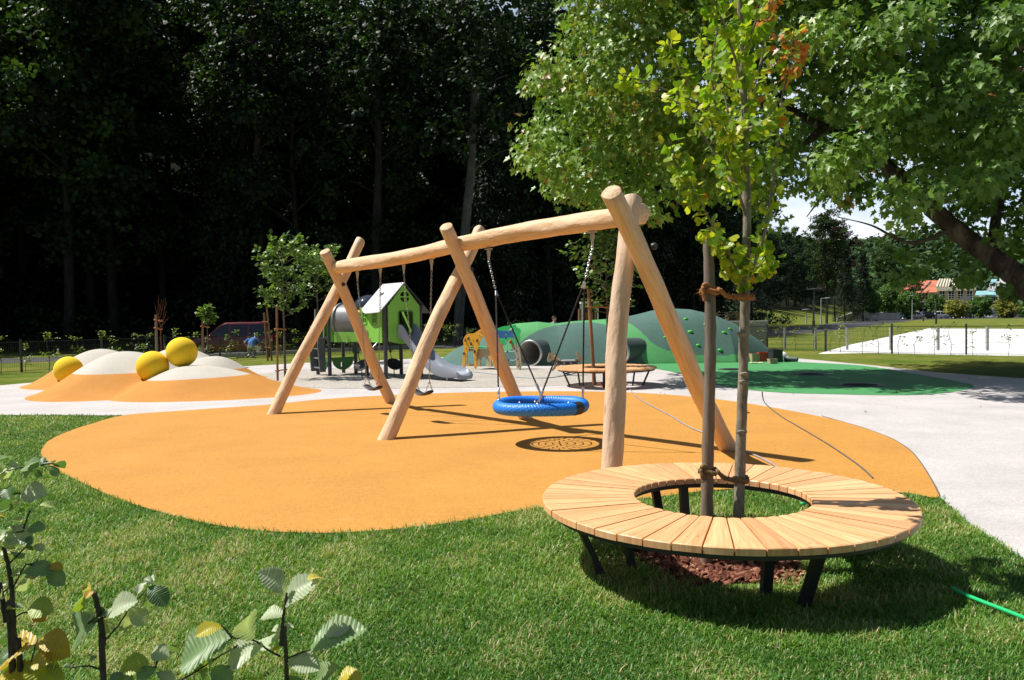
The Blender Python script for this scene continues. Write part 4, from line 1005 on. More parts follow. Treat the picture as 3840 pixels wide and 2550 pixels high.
# green deck and tan back board
o2 = org-nrm*.55
dk = [loc(225, 970), loc(1000, 940)]
mb = MB(); mb.panel([(.12, 0.03), (1.02, .03), (1.02, .62), (.12, .62)], [], org+Z*.70-nrm*.0, U, -nrm, .03); sub(mb.build('deck', M['lion'], None, 30), g)
mb = MB(); mb.panel([(.08, .10), (1.06, .10), (1.06, .66), (.08, .66)], [rnd_rect(.13, .18, .40, .58, .02), [(.66, .10001), (.86, .10001), (.88, .3), (.83, .40), (.72, .40), (.65, .3)]], org-nrm*.10, U, Z, .025); sub(mb.build('back_board', M['tan_b'], None, 30), g)
for x in (160, 1040, 850):
    p = P3(x, 1330); p = Vector((p.x, p.y, 0)) - nrm*(.5 if x == 850 else .0)
    mb = MB(); mb.tube([p-Z*.1, p+Z*(.14 if x != 850 else .7)], .024, 10); sub(mb.build('foot', M['galv']), g)
# right half: mane board, blue board, tan leg, net
keep_o, keep_U = org, U
org = org-nrm*.62; 
GO = [(1080,250),(1120,225),(1200,190),(1330,165),(1420,155),(1440,130),(1500,150),(1540,135),(1590,130),(1620,200),(1700,235),(1730,310),(1725,380),(1700,420),(1720,500),(1705,620),(1690,700),(1640,720),(1580,710),(1560,690),(1500,700),(1440,640),(1390,610),(1350,640),(1330,690),(1230,710),(1180,600),(1100,560),(1000,500)]
mb = MB(); mb.panel(smooth_loc(GO, 4), [], org, U, Z, .025); sub(mb.build('mane_board', M['lion'], None, 30), g)
mb = MB(); mb.panel(smooth_loc([(1490,700),(1660,720),(1740,960),(1755,1330),(1625,1320),(1615,1060),(1600,960),(1530,830)], 3), [], org+nrm*.01, U, Z, .03); sub(mb.build('leg_board', M['tan_b'], None, 30), g)
mb = MB(); mb.panel(smooth_loc([(1190,710),(1240,720),(1200,1320),(1120,1320)], 2), [], org+nrm*.01, U, Z, .03); sub(mb.build('leg_board', M['tan_b'], None, 30), g)
org = keep_o-nrm*.22
mb = MB(); mb.panel(smooth_loc([(1000,300),(1300,305),(1540,320),(1600,490),(1470,490),(1400,480),(1330,505),(1200,510),(1000,500)], 2), [smooth_loc([(1280,410),(1350,385),(1350,410),(1290,435)], 2), smooth_loc([(1460,400),(1510,405),(1525,425),(1480,415)], 2)], org, U, Z, .025); sub(mb.build('blue_board', M['blue_b'], None, 30), g)
mb = MB(); mb.tube(bezier([P3(1405, 305), P3(1460, 270), P3(1520, 275), P3(1560, 420), P3(1610, 720), P3(1690, 1200), P3(1725, 1410)], 6), .026, 10); sub(mb.build('arched_tube', M['galv']), g)
mb = MB()
for L in ([(1325,520),(1360,700),(1370,885),(1405,1120)], [(1240,890),(1370,885),(1500,878),(1625,862)], [(1260,1130),(1405,1120),(1520,1130),(1660,1100)], [(1325,520),(1300,700),(1240,890)]):
    mb.tube(bezier([P3(x, y) for x, y in L], 5), .011, 6)
sub(mb.build('rope_net', M['rope_blue']), g)
mb = MB()
for x, y in ((1370,885),(1405,1115),(1625,865),(1660,1100),(1690,1265),(1325,505)): mb.ball(P3(x, y, .01), .03, 8, 6)
sub(mb.build('net_knots', M['black_rub']), g)
for x, y in ((1465, 610), (850, 755)):
    org = keep_o-nrm*(.6 if x > 1000 else .02); mb = MB(); mb.ball(P3(x, y, .03), .05, 8, 6, (1, 1, 1.3)); sub(mb.build('climbing_hold', M['hold_red']), g)
# ------------------------------------------------------------------ green climbing mound with pipes
SIL = [(1000,836),(1050,805),(1100,780),(1150,757),(1190,746),(1240,742),(1282,746),(1320,741),(1380,737),(1430,734),(1475,724),(1510,715),(1545,711),(1590,713),(1640,724),(1690,745),(1740,778),(1775,806),(1798,834)]
SX = np.array([PD(x, y, 28.3).x for x, y in SIL]); SZ_ = np.array([max(0, PD(x, y, 28.3).z) for x, y in SIL]); SZ_[0] = SZ_[-1] = 0
def gm_h(x, y):
    if x <= SX[0] or x >= SX[-1]: return -.05
    h = np.interp(x, SX, SZ_); f = min((x-SX[0]), (SX[-1]-x)); w = 2.35*min(1, (f/2.2))**.5
    t = (y-28.5-.0*x)/max(w, .05)
    return h*(1-abs(t)**2.6)**.95 if abs(t) < 1 else -.05
xz = lambda L, Y=27.3: [(PD(x, y, Y).x, PD(x, y, Y).z) for x, y in L]
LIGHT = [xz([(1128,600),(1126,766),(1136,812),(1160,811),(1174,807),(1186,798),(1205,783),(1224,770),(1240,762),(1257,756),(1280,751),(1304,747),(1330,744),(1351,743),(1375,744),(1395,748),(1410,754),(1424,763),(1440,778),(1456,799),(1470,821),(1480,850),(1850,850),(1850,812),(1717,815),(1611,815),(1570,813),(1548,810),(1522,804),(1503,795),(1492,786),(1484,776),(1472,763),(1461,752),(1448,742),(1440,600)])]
PIPES = [(PD(1222, 803, 26.2), Vector((-.50, -.866, 0)), .40), (PD(1428, 806, 26.3), Vector((-.80, -.60, 0)), .41)]
for p in PIPES: p[0].z = .43
gx = np.arange(SX[0]-.1, SX[-1]+.12, .03); gy = np.concatenate([np.arange(25.9, 28.2, .03), np.arange(28.2, 31.1, .08)]); ny = len(gy)
V = np.array([(x, y, gm_h(x, y)) for x in gx for y in gy])
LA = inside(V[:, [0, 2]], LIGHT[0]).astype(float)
fl = np.array([(i*ny+j, (i+1)*ny+j, (i+1)*ny+j+1, i*ny+j+1) for i in range(len(gx)-1) for j in range(ny-1)])
cen = V[fl].mean(1); keep = V[fl][:, :, 2].max(1) > -.03
for c, n, r_ in PIPES:
    d = cen-np.array(c); t = d @ np.array(-n); rad = np.linalg.norm(d-np.outer(t, np.array(-n)), axis=1); keep &= ~((rad < r_-.01) & (t > -.3) & (t < 5))
fl = fl[keep]
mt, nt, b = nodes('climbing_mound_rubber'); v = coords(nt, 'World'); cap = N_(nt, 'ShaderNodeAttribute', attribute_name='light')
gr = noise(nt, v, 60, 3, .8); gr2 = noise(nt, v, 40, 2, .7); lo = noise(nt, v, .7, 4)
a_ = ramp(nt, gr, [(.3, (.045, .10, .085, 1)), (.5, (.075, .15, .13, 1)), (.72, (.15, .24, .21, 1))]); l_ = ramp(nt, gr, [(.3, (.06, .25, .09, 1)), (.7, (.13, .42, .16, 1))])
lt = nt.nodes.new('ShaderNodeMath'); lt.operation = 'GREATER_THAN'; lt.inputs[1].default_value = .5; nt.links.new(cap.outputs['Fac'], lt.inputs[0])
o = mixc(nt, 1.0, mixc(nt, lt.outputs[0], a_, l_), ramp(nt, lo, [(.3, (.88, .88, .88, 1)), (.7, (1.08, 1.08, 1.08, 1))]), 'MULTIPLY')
o = mixc(nt, 1.0, o, ramp(nt, gr2, [(.3, (.85, .85, .85, 1)), (.7, (1.1, 1.1, 1.1, 1))]), 'MULTIPLY')
nt.links.new(o, b.inputs['Base Color']); b.inputs['Roughness'].default_value = .85; b.inputs['Specular IOR Level'].default_value = .25; bump(nt, b, gr, .4, .004); M['gmound'] = mt
gm = empty('climbing_mound', (3.2, 28.5, 0), 'long green rubber climbing mound with two pipe tunnels and lime holds', 'climbing mound')
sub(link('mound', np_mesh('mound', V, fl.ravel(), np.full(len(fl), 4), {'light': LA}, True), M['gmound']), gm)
M['pipe_in'] = simple('pipe_inner', (.50, .485, .45, 1), .45, .3, .2, 3); M['pipe_out'] = simple('pipe_cover', (.055, .075, .073, 1), .5, 0, .1, 3)
for i, (c, n, r_) in enumerate(PIPES):
    B = Matrix.Translation(c) @ basis(-n); t = sub(empty('tunnel', c), gm); t.matrix_parent_inverse = Matrix.Translation(-Vector(gm.location)); L = 3.9 if i == 0 else 4.6
    def inn(o): o.parent = t; o.matrix_parent_inverse = Matrix.Translation(-c); return o
    mb = MB(); mb.lathe([(r_, 0), (r_, L)], 40, B, False); inn(mb.build('lining', M['pipe_in'], None, 180))
    mb = MB(); mb.lathe([(r_+.035, .01), (r_+.04, 1.1)], 40, B, False); 
    inn(mb.build('cover', M['pipe_out'], None, 180))
    mb = MB(); mb.lathe([(r_-.01, .0), (r_-.01, -.03), (r_+.02, -.035), (r_+.045, -.02), (r_+.045, .03)], 40, B, False); inn(mb.build('rim', M['galv'], None, 60))
def hit(x, y, fn, t0=10, t1=40, pix='F'):
    d = ray(x, y); d = d/d.y; t = t0
    while t < t1:
        p = CAM+d*t
        if p.z < fn(p.x, p.y): return p
        t += .02
    return CAM+d*28
for X, Y in ((970,515),(800,577),(1168,567),(770,692),(1345,645),(885,810),(1092,770),(1305,818),(1400,610),(1015,640)):
    p = hit(2200+X*.3826, 1000+Y*.3826, gm_h); mb = MB(); rs = random.uniform(.05, .085)
    mb.ball(p, rs, 10, 7, (1.25, .9, .8)); o = mb.build('climbing_hold', M['hold_lime'], None, 180); sub(o, gm)

# sunken trampolines
M['pit'] = simple('trampoline_mat', (.006, .006, .007, 1), .9, 0, .2, 12, 0, 'Object', .1)  # black mat, darkened further in place of a shaded recess
for (xd, yd, rx, lab) in ((1690, 852.5, 66, 'sunken round trampoline farthest back, half hidden behind the ginkgo trunk'), (1871, 863.5, 79, 'sunken round trampoline in the middle of the green surface'), (1983, 888.5, 104, 'largest looking sunken round trampoline, nearest on the green surface')):
    c = GD(xd, yd); r_ = rx*SC/2*c.y/F*.98; c.z = 0
    g = empty('trampoline', c, lab, 'trampoline', 'sunken trampolines'); mb = MB(); mb.lathe([(r_-.12, .012), (r_-.12, .016), (r_, .022), (r_+.02, .011)], 48, Matrix.Translation(c), False); sub(mb.build('rim', M['black_rub']), g)
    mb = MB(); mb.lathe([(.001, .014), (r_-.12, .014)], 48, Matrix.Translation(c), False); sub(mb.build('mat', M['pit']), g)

# spring rocker
rz = lambda x, y: (2030+x*.2232, 1110+y*.2232)
RY = 21.7; rb = PF(*rz(440, 1345), RY); g = empty('spring_rocker', (rb.x, RY, 0), 'tan spring rocker with horse head and hare shaped ends, left of the far bench', 'rocker')
U = Vector((1, .12, 0)).normalized(); org = Vector((rb.x, RY, 0))
def rloc(x, y): p = on_plane(rz(x, y)[0]/SC, rz(x, y)[1]/SC, org, U); return ((p-org).dot(U), p.z)
HS = [(95,1085),(130,960),(150,955),(165,970),(180,945),(205,975),(250,1000),(300,1040),(350,1100),(330,1150),(260,1200),(215,1240),(185,1262),(175,1240),(215,1170),(232,1110),(215,1070),(160,1095),(130,1115)]
HA = [(540,1090),(560,1055),(610,1050),(605,1020),(585,985),(585,945),(605,935),(635,945),(630,975),(680,1010),(690,1040),(690,1090),(640,1110),(560,1110)]
sm = lambda L: [(p.x, p.y) for p in bez_closed([Vector((*rloc(x, y), 0)) for x, y in L], 2)]
mb = MB(); mb.panel(sm(HS), [sm([(140,1030),(155,1010),(165,1035),(150,1060)])], org, U, Z, .025); sub(mb.build('horse_board', M['tan_b'], None, 30), g)
mb = MB(); mb.panel(sm(HA), [], org, U, Z, .025); sub(mb.build('hare_board', M['tan_b'], None, 30), g)
a, c = rloc(230, 1128), rloc(645, 1118); zc_ = (a[1]+c[1])/2
mb = MB(); mb.panel([(a[0], zc_-.045), (c[0], zc_-.045), (c[0], zc_+.045), (a[0], zc_+.045)], [], org+Vector((.0, -.05, 0)), U, Z, .03); mb.panel([(a[0], zc_-.045), (c[0], zc_-.045), (c[0], zc_+.045), (a[0], zc_+.045)], [], org+Vector((.0, .05, 0)), U, Z, .03); sub(mb.build('side_bar', M['grey_post'], None, 30), g)
mb = MB(); s0, s1 = rloc(335, 1095)[0], rloc(560, 1095)[0]; mb.box(org+U*((s0+s1)/2)+Z*(zc_+.065), (s1-s0, .22, .03), basis(Z, U)); sub(mb.build('seat', M['roofgrey']), g)
mb = MB()
for x in (255, 380, 495, 620): q = rloc(x, 1128)[0]; mb.lathe([(.001, 0), (.022, 0), (.022, .012), (.001, .014)], 10, Matrix.Translation(org+U*q+Z*zc_+Vector((0, -.066, 0))) @ basis((0, -1, 0)), False)
sub(mb.build('bolt_cap', M['galv']), g)
mb = MB(); h0, h1 = P_ = [org+U*rloc(*q)[0]+Z*rloc(*q)[1] for q in ((212, 1000), (320, 1080))]
mb.tube([h0+Vector((0, -.04, 0)), h1+Vector((0, -.04, 0))], .02, 8); sub(mb.build('handle', M['holdw']), g)
mb = MB(); mb.tube([org+Vector((.085*math.cos(w*6.283), .085*math.sin(w*6.283), .02+(zc_-.06)*w/4)) for w in np.linspace(0, 4, 70)], .014, 8); sub(mb.build('spring', M['black_rub'], None, 180), g)

# ------------------------------------------------------------------ young trees with stakes
M['young'] = leafmat('young_leaves', [(0, (.035, .085, .016, 1)), (.5, (.085, .17, .03, 1)), (.85, (.15, .25, .04, 1)), (1, (.24, .32, .06, 1))], .35, .38, .5)
def young_tree(base, H_, cc, rad, hgt, n_br, n_leaf, ls, label, seed, r0_=.035, lean=(0, 0), bare=False, low=None):
    rg = random.Random(seed); base = Vector(base); g = empty('young_tree', base, label, 'tree'); mb = MB(); tips = []
    P = limb(mb, [base+Z*-.05, base+Vector((lean[0]*.4, lean[1]*.4, H_*.4)), base+Vector((lean[0]*.8, lean[1]*.8, H_*.75)), base+Vector((lean[0], lean[1], H_))], r0_, .006, 10, 10, .004, seed)
    for i in range(n_br):
        t = cc-hgt*.85+(hgt*1.6)*i/n_br; k = min(len(P)-2, max(2, int(len(P)*t/H_*.93))); s0 = P[k]; a = i*2.4+rg.uniform(-.4, .4)
        f = max(.25, 1-abs((t+.25-cc)/hgt)**2)**.5; L = rad*f*rg.uniform(.8, 1.15)
        e = s0+Vector((math.cos(a)*L, math.sin(a)*L, L*rg.uniform(.5, 1.0)))
        md = (s0+e)/2+Vector((math.cos(a)*L*.12, math.sin(a)*L*.12, -L*.1))
        B = limb(mb, [s0, md, e], r0_*.36, .003, 6, 6, .004, seed+i); tips += [(q, (e-s0).normalized()) for q in B[4:]]
        for k2 in range(3):
            q = B[rg.randint(4, len(B)-2)]; e2 = q+Vector((rg.gauss(0, .3), rg.gauss(0, .3), rg.uniform(.0, .35)))*rad*.8
            B2 = limb(mb, [q, (q+e2)/2+Vector((0, 0, .03)), e2], r0_*.14, .002, 5, 4, .003, seed+i+k2); tips += [(w, (e2-q).normalized()) for w in B2[2:]]
    tips += [(q, Z) for q in P[-10:]]
    sub(mb.build('trunk', M['bark_y'], None, 60), g)
    if not bare:
        C, D, Nn, S = [], [], [], []
        for _ in range(n_leaf):
            q, d = rg.choice(tips); v_ = Vector((rg.gauss(0, 1), rg.gauss(0, 1), rg.gauss(-.1, .7))).normalized()
            C.append(q+v_*rg.uniform(.02, .08)); D.append(v_+d*.5+Z*-.3); Nn.append((rg.gauss(-.3, .5), rg.gauss(-.15, .6), 1)); S.append(ls*rg.uniform(.65, 1.15))
        sub(link('crown', leaf_set('crown', C, D, Nn, S, *OVAL_T), M['young']), g)
    return g
def stake(p, top, r_, label, mat='stake_r', seed=1):
    mb = MB(); limb(mb, [Vector(p)+Z*-.1, (Vector(p)+Vector(top))/2, Vector(top)], r_, r_*.85, 10, 8, .002, seed); return tag(mb.build('wooden_stake', M[mat], None, 50), label, 'stake')
def small_tie(a, b_, z, label, seed, r_=.014):
    pts = wrap(a, .05, z, 8)+[(a+b_)/2+Vector((0, -.03, z-(a.z+b_.z)/2))]+wrap(b_, .045, z-.02, 7); return tie(pts, r_, M['coir'], label, seed, 60, 'small coir ties on young tree stakes', 'coir_tie', .04)
t1 = GF(1070, 1421); young_tree(t1, 4.0, 2.75, .82, 1.35, 22, 1150, .135, 'young leafy tree with rounded leaves standing left of the green playhouse', 21, .036, (.0, .0))
s1 = GF(1041, 1429); stake(s1, s1+Z*2.05+Vector((.03, 0, 0)), .032, 'brown stake tied to the young leafy tree left of the playhouse')
small_tie(s1, t1, 1.42, 'coir tie between stake and young tree left of the playhouse', 3); small_tie(s1, t1, .28, 'low coir tie near the foot of the young tree left of the playhouse', 4)
t2 = GF(1190, 1362); t2 = GD(735, 838); young_tree(t2, 4.3, 3.2, .95, 1.25, 20, 1000, .14, 'second young leafy tree farther back, half hidden behind the first log leg', 33, .036)
for x, xt, lab in ((1005, 990, 'shorter of two thin leaning brown stakes on the lawn strip'), (1020, 1000, 'farther and taller of two thin leaning brown stakes on the lawn strip')):
    p = GF(x, 1353); tp = PF(xt, 1172 if x == 1005 else 1150, p.y); stake(p, tp, .04, lab, 'stake_r', x)
a_, b_ = GF(1005, 1353), GF(1020, 1353); a_.x -= .14; b_.x -= .15; small_tie(a_, b_, 1.62, 'upper coir tie across the two thin leaning stakes', 5); a_.x += .10; b_.x += .1; small_tie(a_, b_, .55, 'lower coir tie across the two thin leaning stakes', 6)
ft = Vector((FB.x+.08, FB.y+.1, 0)); young_tree(ft, 3.9, 2.55, .80, 1.25, 24, 1150, .125, 'young leafy tree with dark trunk growing in the far ring bench', 44, .04, (-.05, 0))
fs = Vector((FB.x-.27, FB.y+.0, 0)); stake(fs, fs+Vector((-.12, .02, 2.28)), .046, 'reddish brown stake in the far ring bench', 'stake_r', 9)
small_tie(fs+Vector((-.1, 0, 0)), ft+Vector((-.02, 0, 0)), 1.86, 'coir tie holding the far bench tree to its stake', 7)
mulch((FB.x+.1, FB.y), .36, 700, 'small heap of bark mulch under the far ring bench')
z6 = lambda x, y: (500+x*.2753, 1050+y*.2753)
# bare sapling and small green sapling behind the mounds
d1 = PF(*z6(385, 960), 26.5); d1.z = 0; g = empty('bare_sapling', d1, 'bare leafless sapling with thin reddish twigs tied to a stake behind the mounds', 'sapling'); mb = MB()
W6 = lambda x, y, Y=26.5: PF(*z6(x, y), Y)
limb(mb, [d1, W6(382, 960), W6(372, 760), W6(376, 650), W6(345, 560)], .024, .012, 8, 8, .003, 1)
for L in ([(372,660),(400,560),(420,400),(440,235)], [(350,580),(335,430),(345,250),(335,200)], [(345,560),(390,400),(410,260)], [(376,650),(440,560),(480,520)], [(376,650),(430,490),(450,420)], [(345,540),(310,420),(290,310)], [(372,700),(335,620)], [(390,420),(350,330),(320,260)], [(415,420),(455,300)], [(340,480),(370,360),(385,260)]):
    limb(mb, [W6(x, y) for x, y in L], .009, .003, 5, 6, .004, L[0][0])
sub(mb.build('trunk', bark('red_twig', (.20, .085, .05, 1), (.26, .13, .08, 1), 20), None, 60), g)
p = W6(316, 970); p.z = 0; stake(p, W6(308, 472), .045, 'stake beside the bare leafless sapling', 'stake', 2)
for y, lab in ((545, 'upper coir tie on the bare sapling stake'), (655, 'lower coir tie on the bare sapling stake')):
    a, c = W6(310, y), W6(368, y); tie(wrap(a, .055, a.z, 8)+wrap(c, .05, c.z-.03, 7), .02, M['coir'], lab, y, 40, 'small coir ties on young tree stakes')
d2 = PF(*z6(1018, 1030), 28); d2.z = 0; young_tree(d2, W6(1020, 350, 28).z, W6(1020, 480, 28).z, .26, .52, 14, 300, .12, 'small green sapling with a narrow crown in front of the dark red car', 61, .022)
p = PF(*z6(950, 1040), 27.8); p.z = 0; stake(p, PF(*z6(940, 560), 27.8), .036, 'dark brown stake beside the small green sapling', 'stake_r', 4)
a, c = W6(940, 632, 27.8), W6(1012, 640, 27.8); tie(wrap(a, .05, a.z, 8)+wrap(c, .04, c.z, 7), .018, M['coir'], 'coir tie on the small green sapling by the red car', 12, 40, 'small coir ties on young tree stakes')

# ------------------------------------------------------------------ wire fences and hedge plants
M['wire'] = simple('green_wire', (.03, .035, .035, 1), .5, .2, .1)
def fence(pts, label, h=1.08):
    g = empty('wire_fence', (pts[0][0], pts[0][1], 0), label, 'fence'); first = None; sp = []
    for a, c in zip(pts[:-1], pts[1:]):
        a, c = Vector((*a, 0)), Vector((*c, 0)); L = (c-a).length; n = max(1, round(L/2.5))
        for i in range(n): sp.append((a+(c-a)*i/n, a+(c-a)*(i+1)/n))
    pm = MB(); pm.box((0, 0, h/2+.02), (.06, .06, h+.1)); pm = pm.mesh('post')
    wm = MB()
    for k in range(51): wm.box((k/50, 0, h/2+.02), (.0020, .005, h-.04))
    for k in range(6): wm.box((.5, .005, .06+k*(h-.08)/5), (1, .006, .006)); 
    wm.box((.5, .005, h-.03), (1, .008, .022)); wm.box((.5, .005, .04), (1, .008, .012))
    wm = wm.mesh('mesh_panel')
    for me_ in (pm, wm): me_.materials.append(M['wire'])
    for a, c in sp:
        o = link('post', pm, None, g); o.matrix_parent_inverse = Matrix.Translation(-Vector(g.location)); o.location = a; o.rotation_euler.z = math.atan2((c-a).y, (c-a).x)
        o = link('mesh_panel', wm, None, g); o.matrix_parent_inverse = Matrix.Translation(-Vector(g.location)); o.location = a; o.rotation_euler.z = math.atan2((c-a).y, (c-a).x); o.scale.x = (c-a).length
    return sp
LF_ = [(-22, 20.5), (-15.4, 29.3), (-11.0, 35.3), (-3.2, 43.8)]; RF_ = [(9.4, 38.4), (11.5, 35.2), (13.1, 32.6), (14.7, 30.2), (16.7, 28.7), (18.6, 27.4), (23.5, 24.4)]
fence(LF_, 'dark wire mesh fence along the road behind the orange mounds'); fence([(-3.2, 43.8), (2.4, 48.2), (9.4, 38.4)], 'dark wire mesh fence crossing behind the green climbing mound'); fence(RF_, 'dark wire mesh fence in front of the white court')
M['hedge'] = leafmat('hedge_leaves', [(0, (.05, .10, .02, 1)), (.6, (.13, .20, .04, 1)), (1, (.28, .30, .07, 1))], .3, .45, .4)
def hedge_plant(seed, n):
    rg = random.Random(seed); g = empty('hedge_plant', (0, 0, 0)); mb = MB(); h = 1.1+.1*math.sin(seed); tips = []
    P = limb(mb, [Vector((0, 0, -.05)), Vector((rg.gauss(0, .05), 0, h*.4)), Vector((rg.gauss(0, .07), rg.gauss(0, .05), h*.8)), Vector((rg.gauss(0, .12), 0, h))], .011, .004, 6, 6, .006, seed)
    for i in range(9):
        k = rg.randint(3, len(P)-1); a = rg.uniform(0, 6.28); L = rg.uniform(.12, .34); e = P[k]+Vector((math.cos(a)*L, math.sin(a)*L, rg.uniform(.0, .2))); limb(mb, [P[k], (P[k]+e)/2+Z*.03, e], .005, .002, 4, 3, .004, i); tips += [(P[k]+e)/2, e, e]
    mb.build('stem', M['bark_y'], g, 60); C, D, Nn, S = [], [], [], []
    for _ in range(n):
        q = rg.choice(tips+[P[-1], P[-2]]); v_ = Vector((rg.gauss(0, 1), rg.gauss(0, 1), rg.gauss(0, .6))).normalized(); C.append(q+v_*.03+Vector((rg.gauss(0, .04), rg.gauss(0, .04), rg.gauss(0, .04)))); D.append(v_); Nn.append((rg.gauss(-.3, .5), rg.gauss(-.2, .6), .9)); S.append(rg.uniform(.05, .10))
    link('leaves', leaf_set('leaves', C, D, Nn, S, *OVAL_T), M['hedge'], g); return g
HV = [hedge_plant(70+i, (85, 60, 110, 45, 26)[i]) for i in range(5)]; used = set()
def hedge(path, sp_, off, label, group, ids, seed):
    rg = random.Random(seed)
    for a, c in zip(path[:-1], path[1:]):
        a, c = Vector((*a, 0)), Vector((*c, 0)); n = max(1, int((c-a).length/sp_)); nn = Vector(((c-a).y, -(c-a).x, 0)).normalized()
        for i in range(n):
            k = rg.choice(ids); o = HV[k] if k not in used else copy_tree(HV[k]); used.add(k)
            o.location = a+(c-a)*((i+rg.uniform(.2, .8))/n)+nn*(off+rg.uniform(-.08, .08)); o.rotation_euler.z = rg.uniform(0, 6.28); o.scale = Vector((1, 1, 1))*rg.uniform(.8, 1.12)
            tag(o, label, 'hedge plant', group)
hedge([(-19.5, 23.8)]+LF_[1:], .72, .45, 'thin leafy hedge plant in the row along the fence behind the orange mounds', 'hedge plants behind the orange mounds', (0, 1, 2), 5)
hedge([(-3.2, 43.8), (2.4, 48.2)], .9, .6, 'thin leafy hedge plant by the fence seen between playhouse and green mound', 'hedge plants by the playhouse', (0, 1, 2), 6)
hedge(RF_[:-1], .62, .4, 'spindly hedge plant in the row along the fence by the white court', 'hedge plants by the white court', (3, 4, 3, 1), 7)
M['post_g'] = simple('grey_bollard', (.36, .36, .35, 1), .6, .2, .1)
for i, (x, y) in enumerate(((478,852),(698,857),(924,860),(1238,862),(1578,865),(1933,867))):
    p = GF(2700+x*.542, 850+y*.542); p += Vector((.2, 1.1, 0)); mb = MB(); mb.box((0, 0, .47), (.09, .09, .96)); mb.box((0, 0, .955), (.10, .10, .02)); o = mb.build('grey_post', M['post_g'], None, 30, p)
    tag(o, 'short pale grey post between the wire fence and the white court', 'post', 'grey posts by the white court')

# ------------------------------------------------------------------ clutter by the end of the green mound
def at2(x, y): p = GF(2600+x*.2541, 1100+y*.2541); p.z = .01; return p
def crate(name, p, sx, sy, h, mat, rz_, label, cat, open_=True):
    mb = MB(); Rz = Matrix.Rotation(rz_, 4, 'Z'); t = .02
    q = lambda x, y, z: Rz @ Vector((x, y, z))+p
    for c, sz in (((0, -sy/2, h/2), (sx, t, h)), ((0, sy/2, h/2), (sx, t, h)), ((-sx/2, 0, h/2), (t, sy-t, h-.004)), ((sx/2, 0, h/2), (t, sy-t, h-.004)), ((0, 0, t/2+.002), (sx-t, sy-t, t))): mb.box(q(*c), sz, Rz)
    for sg in (-1, 1): mb.box(q(0, sg*(sy/2+.008), h-.02), (sx+.02, .012, .03), Rz); mb.box(q(sg*(sx/2+.008), 0, h-.022), (.012, sy, .03), Rz)
    return tag(mb.build(name, mat, None, 30), label, cat)
crate('cardboard_box', at2(915, 1010), .34, .3, .27, M['tan_b'], .1, 'open cardboard box at the foot of the green mound, beside the red crate', 'box')
crate('red_crate', at2(1062, 1012)+Vector((0, .15, 0)), .36, .3, .31, M['hold_red'], -.1, 'red crate between cardboard box and black crate', 'crate')
crate('black_crate', at2(1218, 1018)+Vector((0, .05, 0)), .34, .34, .42, M['black_rub'], .2, 'tall black crate at the right end of the green mound', 'crate')
crate('carton', at2(1168, 1042), .25, .2, .16, simple('kraft_carton', (.36, .28, .19, 1), .8), .15, 'small pale carton in front of the black crate', 'box')
mb = MB(); p = at2(1328, 1000); mb.ball(p+Z*.15, .17, 14, 10, (.9, .8, .95)); mb.ball(p+Vector((.08, -.05, .10)), .12, 12, 8, (1, 1, .7)); tag(mb.build('white_sack', M['white'], None, 180), 'white sack slumped beside the black crate', 'sack')
mb = MB(); a, c = at2(1350, 1012), at2(1540, 1016); mb.tube([a+Z*.09, c+Z*.09], .085, 14); mb.tube([a+Vector((-.005, 0, .09)), c+Vector((.02, 0, .09))], .03, 8); tag(mb.build('rubber_roll', M['pipe_out']), 'dark green roll of rubber lying right of the white sack', 'roll')
rg = random.Random(4); p = at2(915, 1040); mb = MB(); mb.grid([[p+Vector((i*.06-.2, j*.06-.12, .015+.035*rg.random())) for j in range(5)] for i in range(8)]); tag(mb.build('crumpled_paper', M['holdw'], None, 25), 'crumpled pale paper on the green surface before the cardboard box', 'paper')
# louvred cabinet, pallets, digger cab, lone post
p = PF(2806, 1290, 37); p.z = 0; g = empty('louvred_cabinet', p, 'grey louvred metal cabinet behind the right end of the green mound', 'cabinet'); Rz = Matrix.Rotation(R(-14), 4, 'Z')
mb = MB(); mb.box(p+Z*.64, (1.70, .85, 1.22), Rz); mb.box(p+Z*1.27, (1.78, .93, .05), Rz); mb.box(p+Z*1.19, (1.74, .89, .09), Rz); sub(mb.build('body', simple('cabinet_grey', (.42, .43, .44, 1), .5, .2, .06)), g)
mb = MB()
for k in range(11):
    for sx in (-.42, .42): mb.box(p+(Rz @ Vector((sx, -.44, .12+k*.09))), (.74, .02, .05), Rz @ Matrix.Rotation(R(28), 4, 'X'))
for x in (-.84, 0, .84): mb.box(p+(Rz @ Vector((x, -.445, .6))), (.06, .03, 1.1), Rz)
sub(mb.build('louvres', simple('louvre_grey', (.36, .37, .38, 1), .45, .3, .06)), g)
pp = PF(2724, 1200, 41.5); pp.z = 0; mb = MB()
for y in (-.36, 0, .36): mb.box((0, y, .011), (1.2, .1, .022)); mb.box((0, y, .111), (1.2, .1, .022)) if False else None
for y in (-.36, 0, .36):
    for x in (-.52, 0, .52): mb.box((x, y, .06), (.14, .1, .078))
for x in (-.52, 0, .52): mb.box((x, 0, .11), (.13, .8, .022))
for k in range(6): mb.box((0, -.36+k*.144, .132), (1.2, .1, .022))
pm = mb.mesh('pallet', 30)
for k in range(12):
    o = link('pallet', pm, None if k else simple('pallet_wood', (.17, .13, .09, 1), .85, 0, .35, 6)); o.location = pp+Vector((random.uniform(-.03, .03), random.uniform(-.03, .03), k*.1445+.004)); o.rotation_euler.z = R(-8+random.uniform(-2, 2)); tag(o, 'weathered wooden pallet in the stack behind the grey cabinet', 'pallet', 'stacked wooden pallets')
cp = PF(2210, 1200, 38.5); cp.z = 0; g = empty('digger', cp, 'small digger with a white framed cab peeping over the green mound', 'digger'); cw = .40
mb = MB()
